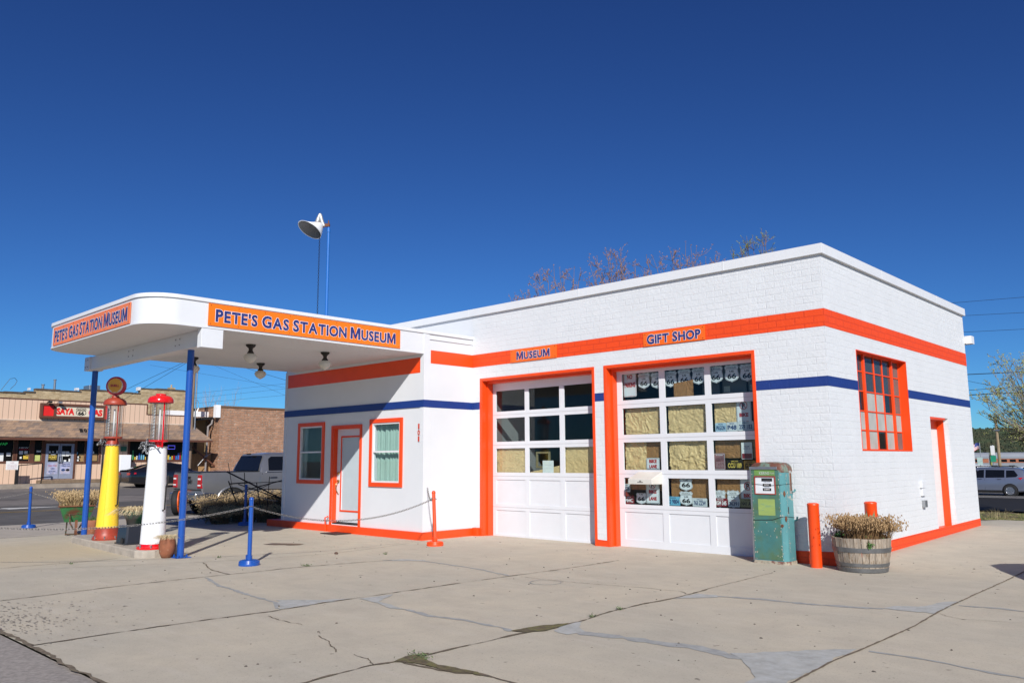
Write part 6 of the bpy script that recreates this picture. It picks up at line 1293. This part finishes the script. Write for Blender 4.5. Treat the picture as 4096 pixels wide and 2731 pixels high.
# silver suv
m_silver = mat('blue_silver_paint', (.24, .27, .35), .3, metal=.6, var=.04, coat=.8)
def suv_extra(o, yat):
    for s_ in (-1, 1):
        M_ = MB(); M_.tube([(.75, s_*.56, 1.66), (.85, s_*.58, 1.72), (2.9, s_*.58, 1.73), (3.0, s_*.56, 1.68)], .022, 6); M_.build('roof_rail', m_bmetal, o, local=True)
        M_ = MB(); M_.box(1.15, 3.9, s_*.90-.02, s_*.90+.02, .22, .36); M_.build('sill', m_well, o, local=True)
        for x in (1.35, 2.35): MB().tube([(x, s_*.91, 1.0), (x+.02, s_*.94, 1.0), (x+.2, s_*.94, 1.0), (x+.22, s_*.91, 1.0)], .016, 6).build('door_handle', m_alloy, o, local=True)
        M_ = MB(); M_.box(2.22, 2.228, s_*.905-.002, s_*.905+.01, .4, 1.0); M_.box(1.18, 1.188, s_*.905-.002, s_*.905+.01, .6, 1.0); M_.build('door_gap', m_well, o, local=True)
    MB().box(-.03, .35, -.86, .86, .30, .48).build('rear_bumper', m_well, o, local=True, bevel=.04)
    MB().box(-.02, -.01, -.25, .25, .78, .92).build('licence_plate', m_pw, o, local=True)
    M_ = MB(); M_.box(.9, 1.0, -.5, .5, 1.70, 1.78); M_.box(1.8, 1.9, -.5, .5, 1.70, 1.78); M_.build('roof_bars', m_bmetal, o, local=True)
suv_st = [(0, .40, 1.02, 1.05, .84, .86, .74), (.07, .32, 1.06, 1.16, .88, .90, .72), (.28, .28, 1.07, 1.50, .90, .91, .66), (.55, .26, 1.07, 1.63, .90, .91, .63), (1.4, .26, 1.05, 1.68, .90, .91, .62), (2.6, .26, 1.03, 1.67, .90, .91, .62), (3.2, .26, 1.02, 1.50, .90, .91, .64), (3.75, .26, 1.0, 1.10, .90, .90, .70), (4.4, .3, .92, .96, .87, .86, .66), (4.6, .36, .70, .74, .78, .78, .5)]
sw = [[(.52, 1.22), (.62, 1.12), (1.12, 1.09), (1.12, 1.50), (.72, 1.50)], [(1.2, 1.09), (2.18, 1.07), (2.18, 1.53), (1.2, 1.52)], [(2.26, 1.07), (3.35, 1.05), (3.1, 1.32), (2.85, 1.50), (2.26, 1.53)]]
car('suv', 'silver blue estate style suv driving on the road behind the station', 'car', (-5.85, 43.05, -.71), math.pi, m_silver, suv_st, [.95, 3.6], .345, sw, ((3.72, 1.1, .70), (3.2, 1.50, .6)), ((.10, 1.13, .68), (.32, 1.52, .58)),
    [[(.0, .60, .92), (.02, .87, .90), (.42, .925, .98), (.3, .7, .98), (.05, .6, 1.12), (.07, .85, 1.12), (.50, .92, 1.08), (.3, .7, 1.08)]], suv_extra)
m_wp = mat('white_car_paint', (.72, .73, .74), .25, var=.03, coat=.6)
for x, lb in ((-11.4, 'white parked van roof showing above the suv at the building edge'), (-6.6, 'white parked pickup partly behind the rear of the suv')):
    car('parked_car', lb, 'car', (x, 60, -.70), math.pi, m_wp, suv_st, [.95, 3.6], .345, sw, None, None, [])
ca = R(32); car('parked_car', 'unseen silver car added beyond the right edge to cast a shadow on the concrete', 'car', (3.5+.66*math.sin(ca)-.3*math.cos(ca), -.26-.66*math.cos(ca)-.3*math.sin(ca), .0), ca, m_silver, [(x, z0, zb_*1.05, zt_*1.06, a_, b_, c_) for x, z0, zb_, zt_, a_, b_, c_ in suv_st], [.95, 3.6], .345, sw, None, None, [])  # unseen car, added out of view to cast the wedge of shadow
# ================================================================== TRAIN, SIGNS, POLES ON THE RIGHT
tn = thing('passenger_train', 'long silver passenger train with an orange window band', 'train', (-40, 200, -1.3))
yT = 206; dv = Vector((1, .13, 0)).normalized(); 
def T(u_, v_, z): return (-45+dv.x*u_-dv.y*v_, 205.3+dv.y*u_+dv.x*v_, z)
prof = [(-1.45, -1.0), (-1.5, 1.2), (-1.5, 1.75), (-1.35, 2.3), (-.8, 2.62), (0, 2.7), (.8, 2.62), (1.5, 1.75), (1.45, -1.0)]
for k_ in range(-1, 3):
    a = k_*27.0; M_ = MB(); M_.loft([[T(a+.2, y, z) for y, z in prof], [T(a+26.6, y, z) for y, z in prof]]); cb_ = M_.build('carriage', mat('train_silver', (.42, .44, .46), .35, metal=.4, var=.06, scale=.5), tn)
    def side(u0, u1, z0, z1, d, m_, nm, par): q_ = MB(); q_.hexa([T(u0, -1.5-d, z0), T(u1, -1.5-d, z0), T(u1, -1.46, z0), T(u0, -1.46, z0), T(u0, -1.5-d, z1), T(u1, -1.5-d, z1), T(u1, -1.46, z1), T(u0, -1.46, z1)]); return q_.build(nm, m_, par)
    side(a+.3, a+26.5, .30, 1.22, .02, mat('train_orange', (.40, .15, .08), .5), 'orange_band', cb_); side(a+.3, a+26.5, 1.24, 1.30, .03, mat('train_dark_line', (.12, .12, .13)), 'line', cb_)
    for j in range(13): side(a+2+j*1.75, a+3.2+j*1.75, .5, 1.08, .05, m_cglass, 'window', cb_)
MB().text('GRAND CANYON', T(27.5+1.2, -1.56, 1.42), dv, Z, .34, 11).build('lettering', m_blk, tn)
M_ = MB()
for x, y, zt_, lb in (): pass
def upole(x, y, z0, zt_, r, label, m_):
    o = thing('utility_pole', label, 'utility pole', (x, y, z0)); M_ = MB(); M_.tube([(x, y, z0), (x-.02, y, zt_)], [r, r*.75], 10); M_.build('pole', m_, o); return o
m_pole = mat('brown_pole_wood', (.17, .085, .045), .9, var=.35, scale=2, stretch=(4, 4, .4)); m_pole2 = mat('pale_pole_wood', (.30, .23, .14), .9, var=.35, scale=2, stretch=(4, 4, .4))
o = upole(-10.5, 57.0, -.7, 4.5, .12, 'thin pale wooden pole with a small bracket', m_pole2); MB().box(-10.75, -10.3, 56.85, 56.95, 3.5, 3.6).build('bracket', m_steel, o)
upole(-7.05, 46.2+5, -.7, 6.2, .15, 'taller brown wooden utility pole by the right tree', m_pole)
o = thing('street_sign', 'narrow green street name sign behind the suv', 'sign', (-13.45, 68.3, -.7)); MB().tube([(-13.46, 68.3, -.7), (-13.44, 68.3, 2.6)], .04, 6).build('post', m_steel, o); MB().box(-13.62, -13.30, 68.24, 68.27, 1.75, 2.55).build('plate', m_paper, o); MB().box(-13.66, -13.24, 68.21, 68.24, 1.15, 1.7).build('plate', mat('green_road_sign', (.02, .28, .16)), o)
o = thing('street_sign', 'pale sign board with a small emblem near the building edge', 'sign', (-11.6, 56.2, -.7)); MB().tube([(-11.6, 56.2, -.7), (-11.6, 56.2, 1.5)], .03, 6).build('post', m_steel, o); MB().box(-11.78, -11.42, 56.14, 56.16, .98, 1.55).build('plate', mat('pale_green_sign', (.45, .60, .55)), o); MB().box(-11.72, -11.48, 56.14, 56.16, .72, .92).build('plate', m_paper, o)
fl = thing('flag', 'american flag blowing from a short pole beyond the train', 'flag', (-27.8, 124, -1)); MB().tube([(-27.8, 124, -1), (-27.8, 124, 3.75)], .05, 6).build('pole', m_steel, fl)
NX, NY = 24, 13; st1 = MB(); st2 = MB(); can = MB()
def fp(u_, v_): return (-27.85-1.7*u_*.9+.0, 124+.12*math.sin(u_*7), 3.65-1.15*v_*.8-.5*u_*u_*1.2+.10*math.sin(u_*8+v_))
for i in range(NX):
    for j in range(NY):
        q_ = [fp(i/NX, j/NY), fp((i+1)/NX, j/NY), fp((i+1)/NX, (j+1)/NY), fp(i/NX, (j+1)/NY)]; (can if (i < 10 and j < 7) else (st1 if j % 2 == 0 else st2)).add(q_, [(0, 1, 2, 3)])
st1.build('red_stripes', mat('flag_red', (.45, .03, .05)), fl); st2.build('white_stripes', m_lw, fl); can.build('blue_canton', mat('flag_blue', (.04, .06, .25)), fl)
for i, (a_, b_, r_) in enumerate([((-7.77, 41.2, 10.74), (-5.4, 43.4, 10.98), .010), ((-8.08, 41.08, 9.91), (-5.5, 43.48, 10.07), .010), ((-8.16, 41.2, 8.94), (-5.6, 43.58, 9.09), .010), ((-8.28, 41.6, 6.44), (-5.87, 43.84, 6.57), .022), ((-8.3, 41.8, 5.23), (-6.0, 43.97, 5.37), .026), ((-8.33, 41.74, 5.51), (-5.96, 43.93, 5.71), .014), ((-8.27, 41.68, 6.03), (-7.0, 42.95, 5.65), .010)]):
    wire(ext(a_, b_, -4, 6), ['faint highest wire at the right edge of the sky', 'faint second wire from the top at the right edge', 'faint third wire from the top at the right edge', 'dark wire crossing the upper part of the right tree', 'thick black wire crossing the middle of the right tree', 'thin wire just above the thick black one', 'thin wire falling towards the right tree'][i], r_)
# hill with pine wood
def hill(x, y): 
    d = max(0, y-760); b_ = 36*(1-math.exp(-d/90)); return -3+b_*(1+.10*noise.noise(Vector((x*.006, 0, 1)))+.04*noise.noise(Vector((x*.02, 0, 5))))
sheet('hill', rngf(-900, 500, 70), rngf(740, 1100, 24), hill, mat('hill_soil', (.09, .075, .045), .95, var=.4, scale=.02))
M_ = MB(); random.seed(31)
T8 = [(1, 0, 0), (-1, 0, 0), (0, 1, 0), (0, -1, 0), (0, 0, 1), (0, 0, -.6)]
F8 = [(0, 2, 4), (2, 1, 4), (1, 3, 4), (3, 0, 4), (2, 0, 5), (1, 2, 5), (3, 1, 5), (0, 3, 5)]
for _ in range(19000):
    y = 762+abs(random.gauss(0, 85)); x = random.uniform(-420, 40); s_ = random.uniform(1.1, 2.4); z = hill(x, y)+s_*.7; a = random.random()*3
    M_.add([(x+s_*(p*math.cos(a)-q_*math.sin(a))*random.uniform(.7, 1.2), y+s_*(p*math.sin(a)+q_*math.cos(a)), z+s_*r_*random.uniform(.7, 1.05)) for p, q_, r_ in T8], F8)
M_.build('pine_wood', mat('far_pine_green', (.028, .042, .018), .9, var=.6, scale=.05, col2=(.055, .055, .025), thr=.56, s2=.12), kind='stuff')
M_ = MB()
for _ in range(3200):
    y = random.uniform(300, 420); x = -250+random.uniform(0, 300)*1.0-.28*(y-300); s_ = random.uniform(.5, 1.2); z = -1.5+4.2*random.random()**1.3; a = random.random()*3
    M_.add([(x+s_*(p*math.cos(a)-q_*math.sin(a)), y+s_*(p*math.sin(a)+q_*math.cos(a)), z+s_*r_) for p, q_, r_ in T8], F8)
M_.build('shrub_belt', mat('spring_shrubs', (.17, .19, .045), .9, var=.4, scale=.08, col2=(.20, .15, .09), thr=.5, s2=.05), kind='stuff')
# ================================================================== TREES
m_bark = mat('grey_bark', (.17, .12, .085), .9, var=.3, scale=8); m_twig = mat('twig_brown', (.24, .15, .10), .85, var=.3, scale=8); m_bud = mat('brown_buds', (.33, .17, .08), .8, var=.3, scale=9); m_budg = mat('spring_buds', (.20, .24, .06), .7, var=.4, scale=9)
def tree(label, base, h, spread, levels, nbr, mb, mbud, bud, seed, lean=(0, 0), r0=.18, budsz=.03, group=None, up=.35, nb=2, l0=.34, shrink=.72, rmin=.005):
    random.seed(seed); o = thing('bare_tree', label, 'tree', base, group=group); TR = MB(); BR = MB(); BD = MB()
    def grow_(p, d, l, r, lv):
        n = 3; q_ = [p.copy()]; rs = [max(r, rmin)]
        for i in range(n):
            d = (d+Vector((random.gauss(0, .16), random.gauss(0, .16), random.gauss(0, .10)+up*.12))).normalized(); p = p+d*l/n; q_.append(p.copy()); rs.append(max(rmin, r*(1-.32*(i+1)/n)))
        (TR if lv == 0 else BR).tube(q_, rs, 8 if lv == 0 else (5 if lv < 3 else 3), caps=False)
        if lv >= levels-1 and bud:
            for _ in range(bud):
                t = random.choice(q_)+Vector((random.gauss(0, .025), random.gauss(0, .025), random.gauss(0, .025))); s_ = budsz*random.uniform(.5, 1.3); u_ = Vector((random.uniform(-1, 1), random.uniform(-1, 1), random.uniform(-1, 1))).normalized(); v_ = u_.orthogonal().normalized(); BD.add([t-u_*s_, t+v_*s_*.6, t+u_*s_, t-v_*s_*.6], [(0, 1, 2, 3)])
        if lv >= levels: return
        for k_ in range(nbr if lv else nbr+nb):
            j = random.choice((1, 2, 3, 3)) if lv else random.choice((2, 3, 3)); a = random.random()*6.283; sp_ = spread*random.uniform(.5, 1.2); pr = d.orthogonal().normalized(); pr = Matrix.Rotation(a, 3, d) @ pr
            grow_(q_[j].copy(), (d+pr*sp_+Z*up*.3).normalized(), l*shrink*random.uniform(.75, 1.15), rs[j]*.62, lv+1)
    grow_(Vector(base), Vector((lean[0], lean[1], 1)).normalized(), h*l0, r0, 0)
    TR.build('trunk', m_bark, o, smooth=True); BR.build('branches', mb, o); 
    if BD.v: BD.build('buds', mbud, o)
    return o

def tree2(label, base, fork, targets, seed, mb, mbud, group=None, budsz=.02, r0=.14, tl=.55, ntw=9, nbud=4, frac=.5, subs=3):
    """bare tree: trunk to the fork, one curved limb to every tip, twigs along the outer part of each limb"""
    random.seed(seed); o = thing('bare_tree', label, 'tree', base, group=group); TR = MB(); BR = MB(); BD = MB(); base, fork = Vector(base), Vector(fork)
    TR.tube([base, base.lerp(fork, .5)+Vector((.08, .05, 0)), fork], [r0, r0*.85, r0*.7], 10, caps=False)
    def bud(p):
        for _ in range(nbud):
            t = p+Vector((random.gauss(0, .02), random.gauss(0, .02), random.gauss(0, .02))); s_ = budsz*random.uniform(.5, 1.4); u_ = Vector((random.uniform(-1, 1), random.uniform(-1, 1), random.uniform(-1, 1))).normalized(); v_ = u_.orthogonal().normalized(); BD.add([t-u_*s_, t+v_*s_*.6, t+u_*s_, t-v_*s_*.6], [(0, 1, 2, 3)])
    def twig(p, d, l, r, lv):
        q_ = [p.copy()]; 
        for i in range(3): d = (d+Vector((random.gauss(0, .22), random.gauss(0, .22), random.gauss(.08, .18)))).normalized(); p = p+d*l/3; q_.append(p.copy())
        BR.tube(q_, [r, r*.8, r*.65, r*.5], 3, caps=False); bud(q_[-1]); bud(q_[2])
        if lv: 
            for _ in range(subs): k_ = random.choice((1, 1, 2, 2, 3)); e = (d+Vector((random.gauss(0, .6), random.gauss(0, .6), random.gauss(.1, .4)))).normalized(); twig(q_[k_], e, l*random.uniform(.4, .75), r*.7, lv-1)
    for T_ in targets:
        T_ = Vector(T_); st_ = base.lerp(fork, random.uniform(.75, 1)); mid = st_.lerp(T_, .5)+Vector((random.gauss(0, .12), random.gauss(0, .12), -.12*(T_-st_).length)); P = []
        for i in range(13):
            t = i/12; a, b = st_.lerp(mid, t), mid.lerp(T_, t); P.append(a.lerp(b, t)+Vector((random.gauss(0, .025), random.gauss(0, .025), random.gauss(0, .02)))*(1 if 0 < i < 12 else 0))
        BR.tube(P, [lerp(.045, .006, (i/12)**.8) for i in range(13)], 5, caps=False); bud(P[-1])
        for _ in range(ntw):
            i = random.randint(int(12*(1-frac)), 11); d = (P[i+1]-P[i]).normalized(); e = (d+Vector((random.gauss(0, .9), random.gauss(0, .9), random.gauss(-.1, .45)))).normalized(); twig(P[i], e, tl*random.uniform(.5, 1.1)*(1.15-i/13*.6), .0095, 1)
    TR.build('trunk', m_bark, o, smooth=True); BR.build('branches', mb, o); BD.build('buds', mbud, o); return o
RT = 'bare trees behind the garage roof'
m_t2 = mat('pale_twigs', (.26, .22, .17), .85, var=.3)
m_twig.node_tree.nodes['Principled BSDF'].inputs['Roughness'].default_value = .9
TA = [(-16.38, 10.35, 7.89), (-16.99, 11.66, 8.37), (-16.64, 11.77, 8.33), (-15.57, 11.25, 8.89), (-15.46, 11.96, 9.2), (-15.62, 11.72, 8.98), (-15.49, 12.37, 9.18), (-15.24, 12.98, 9.24), (-14.2, 12.1, 8.87), (-15.44, 10.82, 8.47), (-15.59, 12.84, 8.92)]
TB = [(-13.81, 13.22, 9.82), (-14.49, 13.53, 9.67), (-12.9, 12.93, 9.55), (-13.6, 13.47, 9.74), (-14.68, 13.3, 9.32), (-13.11, 13.43, 9.24), (-13.61, 14.89, 9.54), (-14.6, 13.9, 9.22), (-13.27, 12.74, 9.21), (-13.78, 12.35, 8.68)]
TC = [(-12.8, 14.53, 9.55), (-13.06, 15.34, 9.79), (-12.22, 14.65, 9.46), (-11.75, 14.59, 9.72), (-11.47, 15.36, 10.05), (-10.95, 14.82, 9.73), (-10.98, 15.32, 9.76), (-11.71, 15.28, 9.51), (-10.71, 16.36, 9.69), (-10.36, 16.0, 9.47), (-10.77, 15.63, 9.36), (-12.57, 13.99, 8.89), (-11.97, 15.16, 9.18)]
TD = [(-9.13, 17.12, 10.48), (-8.79, 16.74, 10.22), (-10.08, 17.75, 10.45), (-9.65, 17.39, 10.36), (-10.44, 17.0, 9.8), (-9.69, 16.45, 9.71), (-9.84, 18.46, 10.2), (-10.17, 17.8, 10.08)]
TR_ = [(-3.22, 21.62, 4.05), (-3.32, 22.45, 3.87), (-3.67, 23.88, 3.22), (-3.25, 23.86, 5.03), (-3.2, 24.75, 5.53), (-2.59, 23.19, 5.47), (-2.86, 24.67, 5.3), (-2.54, 24.25, 5.57), (-2.2, 23.12, 5.2), (-2.2, 24.23, 5.58), (-3.48, 24.45, 4.57), (-3.66, 24.32, 3.61), (-3.3, 23.2, 3.82), (-3.15, 23.61, 4.21), (-2.75, 21.86, 3.28), (-2.72, 22.52, 4.52), (-3.49, 24.36, 3.23), (-2.74, 23.13, 4.93), (-2.36, 22.54, 4.63), (-2.38, 24.04, 4.83), (-2.24, 24.74, 5.25), (-3.14, 24.22, 3.02), (-3.12, 22.76, 4.15), (-2.67, 23.45, 4.16), (-2.52, 23.94, 3.91), (-3.6, 24.15, 3.37), (-2.06, 24.1, 5.51), (-1.82, 23.82, 5.37), (-1.79, 24.33, 4.95), (-1.42, 22.89, 4.36), (-1.43, 23.06, 3.71), (-.6, 24.5, 5.6), (.2, 25.4, 5.2), (.6, 24.6, 4.3), (-.4, 26, 5.9), (-1.2, 25.6, 6.0), (.3, 26.5, 4.8), (-2.4, 26.4, 5.2), (-3.0, 25.9, 4.4)]
tree2('leftmost bare tree showing its twigs above the roof edge', (-15.2, 12.6, -.1), (-15.3, 12.4, 4.6), TA, 1, m_twig, m_bud, RT, tl=.8, ntw=11)
tree2('bare tree with the dense rounded twig crown behind the middle of the roof', (-13.8, 14.2, -.2), (-13.7, 13.9, 5.0), TB, 2, m_twig, m_bud, RT, ntw=14, tl=.8)
tree2('bare tree with several upright twig tufts right of the dense crown', (-11.4, 15.9, -.3), (-11.5, 15.7, 5.2), TC, 3, m_twig, m_bud, RT, tl=.8, ntw=12)
tree2('bare tree whose lone leaning branch tips rise nearest the roof corner', (-9.4, 17.8, -.4), (-9.6, 17.7, 5.4), TD, 4, m_twig, m_budg, RT, ntw=13, tl=.8)
tree2('large tree with pale green buds reaching in at the right edge', (-1.4, 25.3, -.68), (-1.2, 25.0, 2.0), TR_, 5, m_t2, mat('yellow_green_buds', (.30, .32, .10), .7, var=.4, scale=9), None, budsz=.026, r0=.17, tl=.75, ntw=12, nbud=3, frac=.75)
tree('small leafless pinkish tree far behind the street buildings', (-81.8, 30.2, .4), 11.0, .5, 4, 4, mat('pink_twigs', (.34, .24, .22), .8), None, 0, 301, r0=.12, up=.8)
# bushes beside the office
BG = 'dry seed headed bushes beside the office'
def bush(x, y, h, r, label, seed, n=520):
    random.seed(seed); o = thing('dry_bush', label, 'bush', (x, y, 0), group=BG); M_ = MB(); sd_ = MB(); blades(M_, (x, y, 0), r*.55, r*.55, h, n, .75, .15, .008, sd_, .3)
    M_.build('stems', mat('bush_stems', (.16, .10, .05), .8, var=.4, scale=6), o); sd_.build('seed_heads', m_seed, o)
    M_ = MB(); leaves(M_, (x, y, .04), (r*.45, r*.45, h*.30), 700, .03); M_.build('leaves', mat('bush_leaves', (.10, .085, .045), .8, var=.4, scale=10), o)
bl = ['leftmost low bush nearest the white pump', 'second bush from the left beside the sidewalk', 'middle front bush under the rusty rods', 'low front bush in the canopy shade', 'bush just behind the shaded blue stanchion', 'front bush closest to the office wall',
 'sunlit back row bush at the left end by the kerb', 'second sunlit bush of the back row', 'third sunlit bush of the back row', 'fourth sunlit bush of the back row', 'last sunlit bush of the back row before the office']
for i, (x, y, h, r) in enumerate([(-15.5, -1.55, .42, .45), (-14.9, -1.2, .42, .5), (-14.4, -.8, .45, .5), (-14.8, -1.9, .34, .4), (-14.1, -.2, .5, .55), (-13.5, .5, .55, .6), (-17.25, -.95, .62, .42), (-17.3, -.45, .66, .45), (-17.3, .1, .70, .5), (-17.25, .75, .74, .5), (-17.2, 1.4, .76, .55)]):
    bush(x, y, h, r, bl[i], 400+i, 420 if i < 6 else 620)
# rusty rods of an old farm implement in the bushes
o = thing('hay_rake', 'tangle of dark rusty rods of an old farm implement standing in the bushes', 'farm implement', (-14.8, -1.4, 0))
def rp(p): return CAM+(Vector(p)-CAM)*1.17
M_ = MB()
for a, b, r in (((-11.738, -3.363, 1.328), (-10.942, -2.492, .744), .018), ((-11.697, -3.365, 1.525), (-11.688, -3.22, .859), .007), ((-11.466, -3.101, 1.306), (-11.484, -3.017, .5), .010), ((-11.734, -3.319, 1.131), (-11.658, -3.154, .669), .015), ((-11.081, -2.72, 1.221), (-11.18, -2.701, .5), .009), ((-11.725, -3.299, 1.07), (-11.393, -2.991, 1.101), .015), ((-11.735, -3.308, 1.07), (-10.894, -2.52, 1.111), .008), ((-11.708, -3.239, .859), (-10.891, -2.523, 1.138), .013), ((-11.587, -3.166, 1.062), (-10.934, -2.481, .731), .011), ((-11.459, -3.023, .952), (-10.911, -2.503, .948), .009), ((-11.3, -2.9, 1.1), (-11.25, -2.8, .5), .012), ((-11.2, -2.8, .7), (-10.9, -2.5, .9), .009), ((-11.5, -3.1, .8), (-11.0, -2.6, 1.12), .007)): M_.tube([rp(a), rp(b)], r*1.1, 6)
n = 20; c = rp((-11.2, -2.75, .80))
M_.build('rods', m_bmetal, o)
# upright tyre with orange cover at the road
o = thing('orange_tyre', 'upright black tyre with an orange face at the left rear corner of the pickup', 'tyre', (-20.95, -.27, -.13))
ax_ = Vector((.58, .81, .05)).normalized(); Mq = ax_.to_track_quat('Z', 'Y').to_matrix()
M_ = MB(); c = (-20.95, -.27, .27); M_.lathe(c, [(.2, -.10), (.33, -.11), (.385, -.07), (.39, 0), (.385, .07), (.33, .11), (.2, .10)], 32, Mq); M_.build('tyre', m_tyre, o, smooth=True)
M_ = MB(); M_.lathe(c, [(.0, .12), (.3, .125), (.36, .11), (.37, .07)], 32, Mq); M_.build('cover', mat('orange_plastic', (.80, .12, .02), .4), o, smooth=True)
# grass on the strip behind the forecourt
M_ = MB(); random.seed(51)
for _ in range(5200):
    x = random.uniform(-6, 12); y = 10.5+16*random.random()**.8; 
    if noise.noise(Vector((x*.35, y*.35, 2))) < -.05 and y < 19: continue
    s_ = random.uniform(.02, .08); a = random.random()*3.14; z = terr(x, y)
    for k_ in range(3): M_.add([(x+k_*.03-.012, y, z), (x+k_*.03+.012, y, z), (x+k_*.03+random.uniform(-.06, .06), y+random.uniform(-.04, .04), z+s_)], [(0, 1, 2)])
M_.build('grass', mat('mixed_grass', (.14, .16, .05), .8, var=.5, scale=.8, col2=(.34, .27, .13), thr=.55, s2=1.5), kind='stuff')
random.seed(52)
M_ = MB(); blades(M_, (-2.3, 19, terr(-2.3, 19)), .35, .3, .45, 60, .7, .3, .015); tag(M_.build('grass_tuft', mat('olive_dry_grass', (.26, .22, .11), .8, var=.4)), 'taller dry grass tuft behind the far corner of the building', 'grass tuft')
# the unseen car added off to the right throws the dark wedge on the concrete
